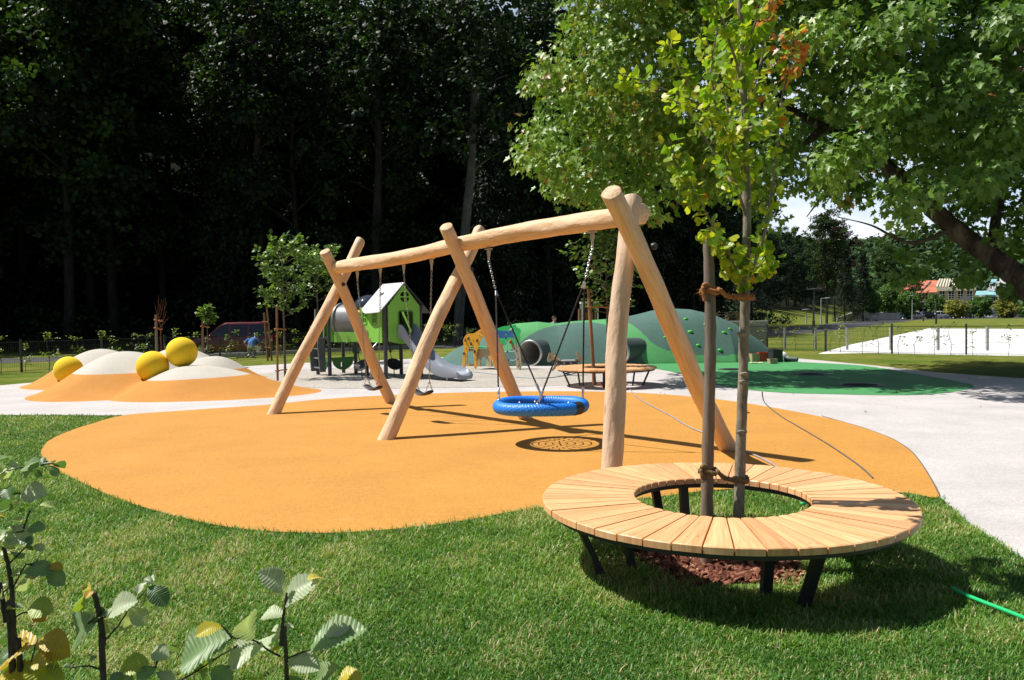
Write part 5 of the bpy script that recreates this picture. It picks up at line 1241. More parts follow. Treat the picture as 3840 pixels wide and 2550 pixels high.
for sx in (-1, 1):
    for sy in (-1, 1): mb.box(cp+Vector((sx*(cw-.03), sy*.45, 1.62)), (.07, .07, 1.3))
mb.box(cp+Z*2.30, (.86, 1.0, .10)); mb.box(cp+Z*1.0, (.80, .96, .08)); sub(mb.build('cab_frame', M['white'], None, 30), g)
mb = MB()
for sx in (-1, 1): mb.box(cp+Vector((sx*(cw-.035), 0, 1.64)), (.012, .82, 1.2))
mb.box(cp+Vector((0, .445, 1.64)), (.66, .012, 1.2)); sub(mb.build('window', M['glass_d']), g)
mb = MB(); mb.box(cp+Vector((.02, .1, 1.25)), (.42, .4, .14)); mb.box(cp+Vector((.02, .28, 1.55)), (.40, .12, .55)); sub(mb.build('seat', M['giraffe']), g)
mb = MB(); mb.box(cp+Vector((0, .25, .75)), (1.0, 1.7, .42)); mb.box(cp+Vector((.45, -.1, 1.1)), (.1, .5, .3)); sub(mb.build('body', M['white']), g)
for sx in (-.5, .5):
    mb = MB(); mb.tube([cp+Vector((sx, -.7, .22)), cp+Vector((sx, .9, .22)), cp+Vector((sx, 1.0, .40)), cp+Vector((sx, .9, .5)), cp+Vector((sx, -.7, .5)), cp+Vector((sx, -.8, .36))], .13, 6, False, True); sub(mb.build('track', M['tyre']), g)
lp = PF(2172, 1200, 36); lp.z = 0; stake(lp, PF(2174, 1158, 36), .09, 'dark reddish post left of the digger cab behind the green mound', 'stake_r', 8)
# ------------------------------------------------------------------ cars
def car_mesh(prof, W, wheel_r, wx, glass_z):
    """prof: list of (x, z_low, z_high, half width at the waist, half width at the top); returns body, window, lights meshes"""
    return None
def make_car(name, label, L, W, Hh, body_mat, loc, rz, van=False, detail=True, group=None):
    g = empty(name, loc, label, 'car', group); g.rotation_euler.z = rz
    hl = L/2; waist = Hh*.56; wr = Hh*.215
    # side outline (front = -x)
    if van: top = [(-hl, .42), (-hl+.05, .62), (-hl+.22, .74), (-hl+.75, .86), (-hl+1.02, .93), (-hl+1.75, Hh*.955), (-hl+2.2, Hh), (hl-1.0, Hh), (hl-.35, Hh*.97), (hl-.12, waist+.1), (hl-.02, .75), (hl, .42)]
    else: top = [(-hl, .42), (-hl+.06, .62), (-hl+.3, .73), (-hl+1.0, .84), (-hl+1.25, .9), (-hl+1.95, Hh*.97), (-hl+2.3, Hh), (hl-1.45, Hh*.985), (hl-.55, waist+.12), (hl-.1, .86), (hl-.02, .7), (hl, .42)]
    top = [(p.x, p.y) for p in bezier([Vector((*q, 0)) for q in top], 4)]
    sec = []
    for x, z in top:
        e = min(1, (hl-abs(x))/.5+.72)**.6; w = W/2*min(1, e)
        tum = 1 if z < waist+.02 else 1-.22*(z-waist)/(Hh-waist)
        sec.append((x, z, w, w*tum))
    mb = MB(); P = []; zb = .26
    for x, z, w, wt in sec:
        zw = min(z, waist); row = [Vector((x, -w*.93, zb)), Vector((x, -w, .45)), Vector((x, -w*.995, zw*.96)), Vector((x, -(w+(wt-w)*.0)*.975, zw)), Vector((x, -wt*.97, zw+(z-zw)*.92)), Vector((x, -wt*.86, z)), Vector((x, 0, z+.012))]
        row += [Vector((v.x, -v.y, v.z)) for v in row[-2::-1]]; P.append(row)
    mb.grid(P); mb.add([v for v in P[0]], [tuple(range(13))[::-1]]); mb.add(P[-1], [tuple(range(13))])
    mb.box((0, 0, zb+.02), (L*.86, W*.86, .06))
    mb.build('body', body_mat, g, 35)
    # side windows: strips standing 4 mm proud between waist and roof
    zt = Hh*.93; xf = -hl+(1.25 if van else 1.45); xr = hl-(.28 if van else .75)
    def top_at(x): return np.interp(x, [q[0] for q in top], [q[1] for q in top])
    edges = np.linspace(xf, xr, 4 if van else 3)
    for sg in (-1, 1):
        for a, c in zip(edges[:-1], edges[1:]):
            mw = MB(); xx = np.linspace(a+.04, c-.04, 7); lo, hi = [], []
            for x in xx:
                t = top_at(x); tz = max(waist+.03, min(zt, t-.07)); e = W/2*min(1, min(1, (hl-abs(x))/.5+.72)**.6)
                wof = lambda z, tt=t, e=e: (e*.975+((e*(1-.22*(tt-waist)/(Hh-waist)))*.97-e*.975)*(z-waist)/max(.05, (tt-waist)*.92))+.006
                lo.append(Vector((x, sg*wof(waist+.02), waist+.02))); hi.append(Vector((x, sg*wof(tz), tz)))
            mw.grid([lo, hi] if sg > 0 else [hi, lo]); mw.build('window', M['glass_d'], g, None)
    # windscreen and rear window
    for (x0, x1, nm) in ((-hl+(1.08 if van else 1.32), -hl+(1.72 if van else 1.92), 'windscreen'), (hl-(.16 if van else .62), hl-(.33 if van else 1.35), 'rear_window')):
        mw = MB(); rows = []
        for x in np.linspace(x0, x1, 5):
            z = top_at(x)+.02; wt = W/2*(1-.22*(z-waist)/(Hh-waist))*.80; off = -.012 if nm == 'windscreen' else .012; rows.append([Vector((x+off, y*wt, z+.004)) for y in (-1, -.5, 0, .5, 1)])
        mw.grid(rows); mw.build(nm, M['glass_d'], g, None)
    for x in (-hl+.82, hl-.78):
        for sg in (-1, 1):
            w = empty('wheel'); w.parent = g; B = Matrix.Translation((x, sg*(W/2-.10), wr)) @ basis((0, sg, 0))
            mb = MB(); mb.lathe([(wr*.62, -.09), (wr*.95, -.09), (wr, -.05), (wr, .07), (wr*.93, .105), (wr*.62, .10)], 24, B, False); mb.build('tyre', M['tyre'], w)
            mb = MB(); mb.lathe([(.001, .085), (wr*.2, .09), (wr*.55, .075), (wr*.64, .10)], 20, B, False); mb.build('rim', M['galv'], w)
    for sg in (-1, 1):
        mb = MB(); mb.ball((-hl+.16, sg*(W/2-.30), .645), .17, 12, 8, (.75, 1.15, .48)); mb.build('headlight', M['lamp'], g, 180)
        mb = MB(); mb.box((hl-.05, sg*(W/2-.16), .82), (.07, .2, .24)); mb.build('tail_light', M['hold_red'], g)
        if detail: mb = MB(); mb.ball((-hl+1.28, sg*(W/2+.07), waist+.07), .1, 10, 7, (.6, 1, .75)); mb.build('mirror', body_mat, g, 180)
    mb = MB(); mb.box((-hl+.03, 0, .42), (.10, W*.80, .14)); mb.box((hl-.03, 0, .42), (.10, W*.80, .14)); mb.build('bumper', M['black_rub'], g)
    if detail: mb = MB(); mb.box((-hl+.1, 0, .60), (.06, W*.38, .10)); mb.build('grille', M['black_rub'], g)
    return g
def paint(name, c, r_=.25):
    mt, nt, b = nodes(name); b.inputs['Base Color'].default_value = c; b.inputs['Roughness'].default_value = r_; b.inputs['Coat Weight'].default_value = .6; b.inputs['Coat Roughness'].default_value = .06
    return mt
z6g = lambda x, y, Y: PF(500+x*.2753, 1050+y*.2753, Y)
c = z6g(1345, 900, 41.3); make_car('red_car', 'dark red people carrier parked behind the fence left of the playhouse', 4.15, 1.75, 1.60, paint('dark_red_paint', (.11, .008, .014, 1)), (c.x*38.6/41.3, 38.6, 0), R(8), True)
CARS = [(810, 972, 'white', -90), (880, 966, 'black', -88), (950, 968, 'grey', -90), (1060, 988, 'blue', 200), (1185, 985, 'silver', -90), (1305, 988, 'black', -95), (1440, 982, 'white', -90), (1590, 992, 'dark blue', 20), (1700, 985, 'grey', -92), (1805, 990, 'black', 10), (2330, 985, 'silver', 5)]
PC = {'white': (.72, .72, .72, 1), 'black': (.015, .016, .02, 1), 'grey': (.12, .13, .14, 1), 'blue': (.03, .06, .14, 1), 'silver': (.45, .46, .48, 1), 'dark blue': (.02, .03, .07, 1)}
CM = {k: paint(k.replace(' ', '_')+'_paint', v) for k, v in PC.items()}
where = ['leftmost in the car park by the retaining wall', 'second from the left in the car park by the retaining wall', 'third from the left in the car park, under the big trees', 'turned sideways in front of the big car park trees', 'facing out below the middle car park tree', 'facing out beside the lamp post in the car park', 'facing out left of the brown lamp post', 'turned sideways with a red tail light in the car park', 'facing out at the right of the car park', 'turned sideways at the right of the car park', 'at the far right edge of the car park']
cars = None
for (x, y, cl, rz_), wh in zip(CARS, where):
    p = PF(3000+x*.3558, 850+y*.3558, 158); p.z = 0.0
    if cars is None: cars = make_car('parked_car', None, 4.4, 1.8, 1.48, CM[cl], p, 0, False, False); o = cars
    else: o = copy_tree(cars)
    o.location = p; o.rotation_euler.z = R(rz_+90)
    tag(o, f'{cl} car parked {wh}', 'car', 'cars in the far car park')
    if cl != CARS[0][2]:
        for ch in o.children:
            if ch.name.split('.')[0] == 'body': ch.data = ch.data.copy(); ch.data.materials[0] = CM[cl]

# ------------------------------------------------------------------ people
def skin_person(name, label, joints, bones, mats_at, root, loc):
    me = bpy.data.meshes.new('body'); me.from_pydata([j[0] for j in joints], bones and [b for b in bones], [])
    o = link('body', me); sk = o.modifiers.new('skin', 'SKIN'); me2 = o.data
    bm = bmesh.new(); bm.from_mesh(me2); ly = bm.verts.layers.skin.verify()
    for v_, j in zip(bm.verts, joints): v_[ly].radius = (j[1], j[1]*(j[2] if len(j) > 2 else 1)); v_[ly].use_root = False
    bm.verts.ensure_lookup_table(); bm.verts[root][ly].use_root = True; bm.to_mesh(me2); bm.free()
    o.modifiers.new('sub', 'SUBSURF').levels = 2; o.modifiers['sub'].render_levels = 2
    dg = bpy.context.evaluated_depsgraph_get(); me3 = bpy.data.meshes.new_from_object(o.evaluated_get(dg)); bpy.data.objects.remove(o)
    me3.name = 'body'; names = []
    for p in me3.polygons:
        k = mats_at(p.center)
        if k not in names: names.append(k)
        p.material_index = names.index(k); p.use_smooth = True
    g = empty(name, loc, label, 'person'); b = link('body', me3, [PM[k] for k in names], g); return g
PM = {'skin': simple('skin', (.46, .25, .17, 1), .55, 0, .08, 20), 'blue': simple('blue_shirt', (.07, .22, .60, 1), .8, 0, .12, 14, .2), 'trousers': simple('grey_trousers', (.33, .31, .30, 1), .85, 0, .12, 14, .2), 'shoe': simple('dark_shoe', (.03, .03, .03, 1), .7), 'hair': simple('dark_hair', (.03, .022, .018, 1), .7), 'cap': simple('grey_cap', (.16, .16, .17, 1), .8), 'grey': simple('grey_shirt', (.30, .31, .34, 1), .85), 'bluegrey': simple('faded_blue_shirt', (.20, .28, .40, 1), .85)}
def head_parts(g, c, r_, face, hairmat, hair_z=.25):
    """eyes, nose, ears and hair on the head whose centre is c; face = direction looked at"""
    f = Vector(face).normalized(); s_ = f.cross(Z).normalized(); u = s_.cross(f)
    mb = MB(); mb.ball(c, r_, 14, 10, (1, 1, 1.2)); mb.ball(c+f*r_*1.0-u*r_*.1, r_*.2, 8, 6); 
    for sg in (-1, 1): mb.ball(c+s_*sg*r_*.98-u*r_*.1, r_*.25, 8, 6, (.6, .8, 1.2))
    mb.build('head', PM['skin'], g, 180)
    mb = MB()
    for sg in (-1, 1): mb.ball(c+f*r_*.88+s_*sg*r_*.38+u*r_*.1, r_*.12, 6, 5)
    mb.build('eyes', PM['hair'], g, 180)
    mb = MB(); mb.ball(c+u*r_*.28-f*r_*.14, r_*1.04, 14, 10, (1, 1, 1.02)); mb.build('hair' if hairmat == 'hair' else 'cap', PM[hairmat], g, 180)
def hand(mb, wrist, d, side, r_=.010):
    d = Vector(d).normalized(); s_ = Vector(side).normalized(); p = wrist+d*.05
    mb.ball(p, .045, 8, 6, (1, .6, 1.1))
    for k in range(4): q = p+d*.04+s_*(.018*(k-1.5)); mb.tube([q, q+d*(.035+.006*(k % 2)), q+d*.06+s_.cross(d)*.02, q+d*.07+s_.cross(d)*.045], [r_, r_*.95, r_*.85, r_*.6], 6)
    mb.tube([p+s_*.035, p+s_*.06+d*.03, p+s_*.06+d*.06], [r_*1.1, r_, r_*.7], 6)
# kneeling man seen from behind, bending forward to the right
J = [((0, 0, .50), .135, .9), ((.0, .10, .66), .14, .85), ((.02, .22, .82), .155, .75), ((.05, .32, .87), .065), ((.07, .40, .90), .06),
     ((-.10, .0, .47), .10), ((-.12, .18, .14), .07), ((-.12, -.12, .06), .055), ((-.12, -.24, .05), .045),
     ((.10, .0, .47), .10), ((.12, .18, .14), .07), ((.12, -.12, .06), .055), ((.12, -.24, .05), .045),
     ((-.20, .20, .82), .065), ((-.34, .08, .66), .045), ((-.20, .20, .50), .035),
     ((.22, .24, .80), .065), ((.36, .22, .54), .045), ((.46, .24, .28), .034)]
Bn = [(0, 1), (1, 2), (2, 3), (3, 4), (0, 5), (5, 6), (6, 7), (7, 8), (0, 9), (9, 10), (10, 11), (11, 12), (2, 13), (13, 14), (14, 15), (2, 16), (16, 17), (17, 18)]
def mk(c):
    if c.z < .56 and abs(c.x) < .24 and not (c.x < -.17 and c.z > .4): return 'shoe' if (c.y < -.15 and c.z < .12) else 'trousers'
    if c.y > .30 and abs(c.x) < .12 and c.z > .8: return 'skin'
    if c.x < -.24 and c.z < .74 or (c.x < -.15 and c.z < .62) or (c.x > .30 and c.z < .66): return 'skin'
    return 'blue'
pl = PF(500+1608*.2753, 1050+1065*.2753, 35.2); pl.z = 0.0
g = skin_person('person', 'man in bright blue shirt and grey cap bending down at the fence', J, Bn, mk, 0, pl)
head_parts(g, Vector((.09, .46, .93)), .095, (.25, .8, -.5), 'cap')
mb = MB(); hand(mb, Vector((.46, .24, .28)), (.3, .05, -.9), (0, 1, 0)); hand(mb, Vector((-.20, .20, .50)), (.3, .1, -.8), (0, 1, 0)); mb.build('hand', PM['skin'], g, 60)
def stander(label, loc, hgt, shirt, face, lean=0.0):
    k = hgt/1.75; S = lambda *a: tuple(q*k for q in a)
    J = [(S(0, 0, .95), .15*k, .75), (S(.0+lean*.3, 0, 1.15), .135*k, .75), (S(lean*.8, 0, 1.38), .16*k, .65), (S(lean, 0, 1.50), .06*k), (S(lean*1.1, 0, 1.56), .06*k),
         (S(-.10, 0, .90), .09*k), (S(-.11, .0, .50), .062*k), (S(-.11, .02, .09), .045*k), (S(-.11, -.12, .04), .04*k), (S(.10, 0, .90), .09*k), (S(.11, 0, .5), .062*k), (S(.11, .02, .09), .045*k), (S(.11, -.12, .04), .04*k),
         (S(-.21+lean*.8, 0, 1.40), .06*k), (S(-.26+lean*.6, .02, 1.12), .043*k), (S(-.25+lean*.5, -.08, .88), .033*k), (S(.21+lean*.8, 0, 1.40), .06*k), (S(.26+lean*.8, .02, 1.12), .043*k), (S(.25+lean*.8, -.08, .88), .033*k)]
    def mk(c):
        z = c.z/k
        if z < .10: return 'shoe'
        if z > 1.47: return 'skin'
        if abs(c.x/k) > .22 and z < 1.2: return 'skin'
        return 'trousers' if z < .98 else shirt
    g = skin_person('person', label, J, Bn, mk, 0, loc); head_parts(g, Vector(S(lean*1.15, -.01, 1.635)), .095*k, face, 'hair')
    mb = MB(); hand(mb, Vector(S(-.25+lean*.5, -.08, .88)), (0, -.2, -1), (0, -1, 0)); hand(mb, Vector(S(.25+lean*.8, -.08, .88)), (0, -.2, -1), (0, -1, 0)); mb.build('hand', PM['skin'], g, 60); return g
q = PF(2078, 1200, 34); q.z = 0; stander('bald looking person whose head shows above the green mound near the mane board', q, 1.66, 'bluegrey', (1, -.3, 0))
q = PF(2703, 1200, 33.5); q.z = 0; stander('dark haired person in grey leaning behind the right slope of the green mound', q, 1.57, 'grey', (1, .2, -.2), .25)
# tools beside the kneeling man
z6p = lambda x, y, Y=35.4: (lambda p: Vector((p.x, Y, 0)))(PF(500+x*.2753, 1050+y*.2753, Y))
crate('grey_bucket_crate', z6p(1455, 1020), .32, .26, .2, M['post_g'], .1, 'small grey crate on the kerb beside the man in blue', 'crate')

# ------------------------------------------------------------------ lamp posts, retaining wall, buildings
M['pole_d'] = simple('dark_pole', (.05, .052, .055, 1), .5, .3, .1); M['pole_l'] = simple('pale_pole', (.42, .44, .46, 1), .5, .3, .1)
def lamp(xf, y0, y1, Y, label, mat, arm=.9):
    b_ = PF(xf, y0, Y); t = PF(xf-(y0-y1)*.016, y1, Y); zt = t.z; b_.z = min(0, b_.z) if Y < 120 else b_.z; b_.z = ground_z(b_.x, b_.y); g = empty('street_lamp', b_, label, 'street lamp')
    mb = MB(); mb.tube([b_-Z*.2, Vector((b_.x, b_.y, zt))], [.085, .055], 10); mb.tube([Vector((b_.x, b_.y, b_.z)), Vector((b_.x, b_.y, b_.z+1.0))], .11, 10); sub(mb.build('pole', mat), g)
    mb = MB(); k = -1 if arm < 0 else 1
    if abs(arm) > .8: mb.tube([Vector((b_.x, b_.y, zt-.03)), Vector((b_.x+arm*.7, b_.y, zt+.04))], .04, 8); mb.lathe([(.001, 0), (.3, .0), (.28, .07), (.001, .12)], 14, Matrix.Translation((b_.x+arm*.9, b_.y, zt)) @ Matrix.Diagonal((1.3, .6, 1, 1)), False)
    else: mb.lathe([(.001, 0), (.55, .02), (.55, .08), (.001, .12)], 18, Matrix.Translation((b_.x, b_.y, zt)), False)
    sub(mb.build('lamp_head', mat), g)
FX = lambda X: 2700+X*.542
FYY = lambda Y: 850+Y*.542
lamp(FX(648), FYY(752), FYY(436), 60, 'tall dark lamp post with flat disc head behind the wire fence', M['pole_d'], .2)
lamp(FX(700), FYY(664), FYY(496), 105, 'pale lamp post with short arm before the sunny bank', M['pole_l'], 1.0)
lamp(FX(742), FYY(660), FYY(490), 108, 'grey lamp post with longer arm on the sunny bank', M['pole_d'], 1.3)
lamp(FX(1330), FYY(672), FYY(480), 140, 'thin pale lamp post among the round car park trees', M['pole_l'], .2)
lamp(FX(1407), FYY(676), FYY(525), 120, 'shorter dark lamp post with disc head before the car park', M['pole_d'], .2)
lamp(FX(1495), FYY(688), FYY(470), 95, 'brown dark lamp post with disc head on the meadow edge', M['pole_d'], .2)
lamp(FX(1581), FYY(660), FYY(435), 170, 'thin pale flagpole like lamp post before the yellow building', M['pole_l'], .1)
lamp(FX(597), FYY(668), FYY(575), 112, 'small grey lamp post at the dark wood edge', M['pole_l'], .1)
# retaining wall
y0 = 138; a, c = PF(FX(810), FYY(640), y0), PF(FX(1240), FYY(640), y0); zt = PF(FX(900), FYY(602), y0).z; zb_ = -.3
mb = MB(); U = (c-a); U.z = 0; L = U.length; U.normalize(); mb.panel([(0, zb_), (L, zb_), (L, zt-.3), (2.8, zt), (0, .4)], [], Vector((a.x, y0, 0)), U, Z, .5); mb.panel([(0, .405), (2.8, zt+.005), (L, zt-.295), (L, zt-.02), (2.8, zt+.25), (0, .62)], [], Vector((a.x, y0, 0)), U, Z, .6)
tag(mb.build('retaining_wall', M['concrete'], None, 30), 'long pale concrete retaining wall under the sunny bank', 'wall')

zb = lambda x, y: (3300+x*.22872, 980+y*.22872)
M['roof_red'] = simple('red_tiles', (.52, .16, .09, 1), .85, 0, .12, 1.2, .2, 'World'); M['wall_y'] = simple('yellow_render', (.62, .42, .16, 1), .9, 0, .06, .4, 0, 'World'); M['wall_c'] = simple('cream_render', (.60, .55, .43, 1), .9, 0, .06, .4, 0, 'World'); M['wall_w'] = simple('white_render', (.68, .69, .70, 1), .85, 0, .05, .4, 0, 'World'); M['slate'] = simple('grey_slate', (.17, .17, .17, 1), .7, 0, .15, 1, 0, 'World'); M['aqua'] = simple('aqua_canopy', (.26, .50, .52, 1), .25, 0, .1, 1, 0, 'World')
BDIR = Vector((0, 1, 0))
def setb(x):                              # a building turns its front squarely to the playground
    global BDIR
    d = ray(*zb(x, 900)); BDIR = Vector((d.x, d.y, 0)).normalized()
def BF(x, y, Y):
    d = ray(x, y); return CAM+d*(Y/(BDIR.y*1.0)/(d.x*BDIR.x+d.y*BDIR.y))
def BO(a, b_, c=0): return Vector((BDIR.y, -BDIR.x, 0))*a+BDIR*b_+Z*c
def block(mb, xa, ya, xb, yb, Y, dep, base=None):     # box whose front face spans two photo points at distance Y
    p, q = BF(*zb(xa, ya), Y), BF(*zb(xb, yb), Y); z1 = p.z; z0 = q.z if base is None else base
    w_ = math.hypot(q.x-p.x, q.y-p.y); m_ = (p+q)/2; m_.z = (z0+z1)/2; mb.box(m_+BO(0, dep/2), (w_, dep, z1-z0), basis(Z, BO(1, 0))); return p, q
def win_grid(g, xs_, ys_, w, h, Y, fr='white'):
    Bz = basis(Z, BO(1, 0))
    for x in xs_:
        for y in ys_:
            p = BF(*zb(x, y), Y); f = MB()
            for sx in (-1, 0, 1): f.box(p+BO(sx*w/2, -.06), (.12, .16, h+.14), Bz)
            for sz in (-1, 0, 1): f.box(p+BO(0, -.055, sz*h/2), (w+.1, .15, .12), Bz)
            fo = f.build('window', M['white'], None, 30); sub(fo, g); q = MB(); q.box(p+BO(0, -.02), (w, .1, h), Bz); po = q.build('pane', M['glass_d']); po.parent = fo
# red roofed house
setb(650); Y = 225; g = empty('red_roof_house', BF(*zb(650, 950), Y), 'long cream house with salmon red tiled roof behind the car park trees', 'house'); g.location.z = 0
mb = MB(); p, q = block(mb, 330, 505, 965, 700, Y, 14, -1); sub(mb.build('wall', M['wall_c'], None, 30), g)
a0_, a1_ = BF(*zb(330, 520), Y), BF(*zb(975, 505), Y); r0__, r1__ = BF(*zb(375, 312), Y+8), BF(*zb(985, 312), Y+8)
mb = MB(); mb.add([a0_+BO(-.6, -.7), a1_+BO(.4, -.7), r1__, r0__, a1_+BO(.4, 16), a0_+BO(-.6, 16)], [(0, 1, 2, 3), (3, 2, 4, 5), (0, 3, 5), (1, 4, 2), (5, 4, 1, 0)]); sub(mb.build('roof', M['roof_red'], None, None), g)
mb = MB()
for (xa, ya, xb, yb) in ((830, 330, 670, 515), (935, 395, 770, 510)): mb.tube([BF(*zb(xa, ya), Y+7.0)+BO(0, -.2, .15), BF(*zb(xb, yb), Y-.6)+Vector((0, 0, .2))], .16, 6)
mb.tube([BF(*zb(345, 407), Y+3.6)+BO(0, -.2, .2), BF(*zb(955, 400), Y+3.6)+BO(0, -.2, .2)], .10, 6)
sub(mb.build('roof_seam', M['slate']), g); win_grid(g, (480, 628, 738, 850), (570,), 1.5, 1.8, Y)
# yellow mansard building
setb(1250); Y = 205; g = empty('yellow_building', BF(*zb(1200, 950), Y), 'yellow rendered building with grey ribbed mansard roof right of the red roof', 'building'); g.location.z = 0
mb = MB(); block(mb, 950, 470, 1560, 700, Y, 14, -1); sub(mb.build('wall', M['wall_y'], None, 30), g)
mb = MB(); block(mb, 930, 430, 1575, 470, Y-.6, 15.4); sub(mb.build('cornice', M['wall_c'], None, 30), g)
e0, e1, t0_, t1_ = BF(*zb(930, 430), Y), BF(*zb(1575, 430), Y), BF(*zb(985, 300), Y+3.5), BF(*zb(1540, 300), Y+3.5)
mb = MB(); mb.add([e0, e1, t1_, t0_, e1+BO(0, 14), e0+BO(0, 14), t1_+BO(0, 7), t0_+BO(0, 7)], [(0, 1, 2, 3), (1, 4, 6, 2), (4, 5, 7, 6), (5, 0, 3, 7), (3, 2, 6, 7)]); sub(mb.build('roof', M['slate'], None, None), g)
mb = MB()
for k in range(14): f = k/13; mb.tube([e0.lerp(e1, f)+BO(0, -.1, .1), t0_.lerp(t1_, f)+BO(0, -.1, .1)], .26, 6)
sub(mb.build('roof_rib', M['wall_c']), g); win_grid(g, (1020, 1170, 1320, 1470), (545, 640), 1.3, 2.0, Y)
# white stepped modern building
setb(1950); Y = 178; g = empty('white_terraced_building', BF(*zb(1950, 950), Y), 'white stepped modern building with aqua glass canopies behind the big limb', 'building'); g.location.z = 0
for k, (xa, ya, xb) in enumerate(((1560, 545, 2150), (1790, 440, 2500), (1830, 330, 2500), (1960, 245, 2700), (2120, 160, 2800), (2200, 90, 2900))):
    mb = MB(); block(mb, xa, ya, xb, 760, Y+k*2.4, 6, -1); sub(mb.build('terrace', M['wall_w'], None, 30), g)
for (xa, ya, xb, yb, Yk) in ((1560, 485, 1700, 550, Y-.5), (1690, 480, 1945, 545, Y-.5), (2080, 450, 2220, 520, Y+.6), (1810, 290, 1900, 340, Y+4.0)):
    p, q = BF(*zb(xa, yb), Yk-2.2), BF(*zb(xb, yb), Yk-2.2); p2, q2 = BF(*zb(xa+20, ya), Yk), BF(*zb(xb+20, ya), Yk); mb = MB(); mb.add([p, q, q2, p2, p-Z*.15, q-Z*.15, q2-Z*.15, p2-Z*.15], [(0, 1, 2, 3), (7, 6, 5, 4), (0, 4, 5, 1), (1, 5, 6, 2), (2, 6, 7, 3), (3, 7, 4, 0)]); sub(mb.build('canopy', M['aqua'], None, None), g)
for (xa, ya, xb, yb, Yk) in ((1720, 560, 1800, 430, Y-.4), (1830, 500, 1900, 410, Y+2), (1890, 480, 1950, 380, Y+2), (2080, 470, 2160, 380, Y+2), (1990, 420, 2070, 320, Y+4.2)):
    p, q = BF(*zb(xa, ya), Yk), BF(*zb(xb, yb), Yk); mb = MB(); d = q-p; mb.box((p+q)/2, (.5, 1.6, d.length), basis(d, BO(1, 0))); sub(mb.build('slanted_fin', M['white'], None, 30), g)
win_grid(g, (1620, 1760, 1900, 2040), (640,), 2.4, 1.8, Y); win_grid(g, (1850, 1890), (410,), 1.2, 1.3, Y+2.4)
# low white pavilion and grey shelter before the yellow building
setb(1400); Y = 170; g = empty('white_pavilion', BF(*zb(1400, 660), Y), 'low white pavilion with a grey roof before the yellow building', 'building'); g.location.z = 0
mb = MB(); block(mb, 1325, 632, 1475, 686, Y, 5, -1); sub(mb.build('wall', M['wall_w'], None, 30), g); mb = MB(); block(mb, 1310, 588, 1490, 632, Y-.4, 6); sub(mb.build('roof', M['slate'], None, 30), g)
setb(730); g = empty('grey_gabled_shed', BF(*zb(730, 700), 172), 'small shed with pale grey gabled roof between round trees', 'shed'); g.location.z = 0; Y = 172
p, q, r_ = BF(*zb(655, 680), Y), BF(*zb(815, 675), Y), BF(*zb(730, 622), Y); mb = MB(); mm = (p+q)/2; mm.z = p.z/2-.5; mb.box(mm+BO(0, 2.5), ((q-p).length-.6, 4.6, p.z+.9), basis(Z, BO(1, 0))); sub(mb.build('wall', M['wall_c'], None, 30), g)
mb = MB(); mb.add([p, r_, q, p+BO(0, 5), r_+BO(0, 5), q+BO(0, 5)], [(0, 2, 1), (0, 1, 4, 3), (1, 2, 5, 4), (3, 4, 5), (0, 3, 5, 2)]); sub(mb.build('roof', M['post_g'], None, None), g)
# ------------------------------------------------------------------ foliage of large trees
def clumps(C, per, rad, size, flat=.75, spread=.35, outward=None):
    """leaf centres, directions, normals, sizes around clump centres"""
    n = len(C); C8 = np.repeat(C, per, 0); o = unit(rng.normal(size=(n*per, 3)))*(rng.random((n*per, 1))**.5)*np.repeat(rad, per)[:, None]; o[:, 2] *= flat
    D = o+rng.normal(size=o.shape)*.3*np.mean(rad); D[:, 2] -= .35*np.mean(rad)
    Nn = rng.normal(size=o.shape)*.55+np.array([-.15, -.1, .8]); S = size*rng.uniform(.65, 1.2, n*per); return C8+o, D, Nn, S
# round trees in the car park
M['leaf_park'] = leafmat('park_tree_leaves', [(0, (.035, .09, .018, 1)), (.5, (.075, .16, .028, 1)), (1, (.14, .24, .05, 1))], .3, .5, .35)
M['leaf_yel'] = leafmat('turning_leaves', [(0, (.10, .14, .02, 1)), (.5, (.20, .22, .03, 1)), (1, (.34, .30, .05, 1))], .3, .5, .35)
M['leaf_purple'] = leafmat('purple_leaves', [(0, (.035, .015, .016, 1)), (1, (.09, .035, .03, 1))], .2, .5, .3)
def round_tree(x, y, rpx, base_y, Y, label, mat, seed, sq=1.0, group='round trees at the car park'):
    c = PF(3000+x*.3558, 850+y*.3558, Y); r_ = rpx*.3558*Y/F; b_ = Vector((c.x, Y, 0)); g = empty('round_tree', b_, label, 'tree', group)
    mb = MB(); limb(mb, [b_-Z*.2, b_+Z*c.z*.5, c], .16, .07, 8, 6, .02, seed)
    for k in range(5): a = k*1.26; limb(mb, [b_+Z*c.z*.55, c+Vector((math.cos(a)*r_*.5, math.sin(a)*r_*.5, r_*.2))], .07, .02, 6, 4, .02, k)
    sub(mb.build('trunk', M['bark_d'], None, 60), g)
    n = 130; d = unit(rng.normal(size=(n, 3))); CC = np.array(c)+d*r_*(.45+.5*rng.random((n, 1)))*np.array([1, 1, sq])*(1+.12*np.sin(d[:, [0]]*5+seed))
    C, D, Nn, S = clumps(CC, 22, np.full(n, r_*.30), .30)
    sub(link('crown', leaf_set('crown', C, D, Nn, S, *CLUMP_T), mat), g)
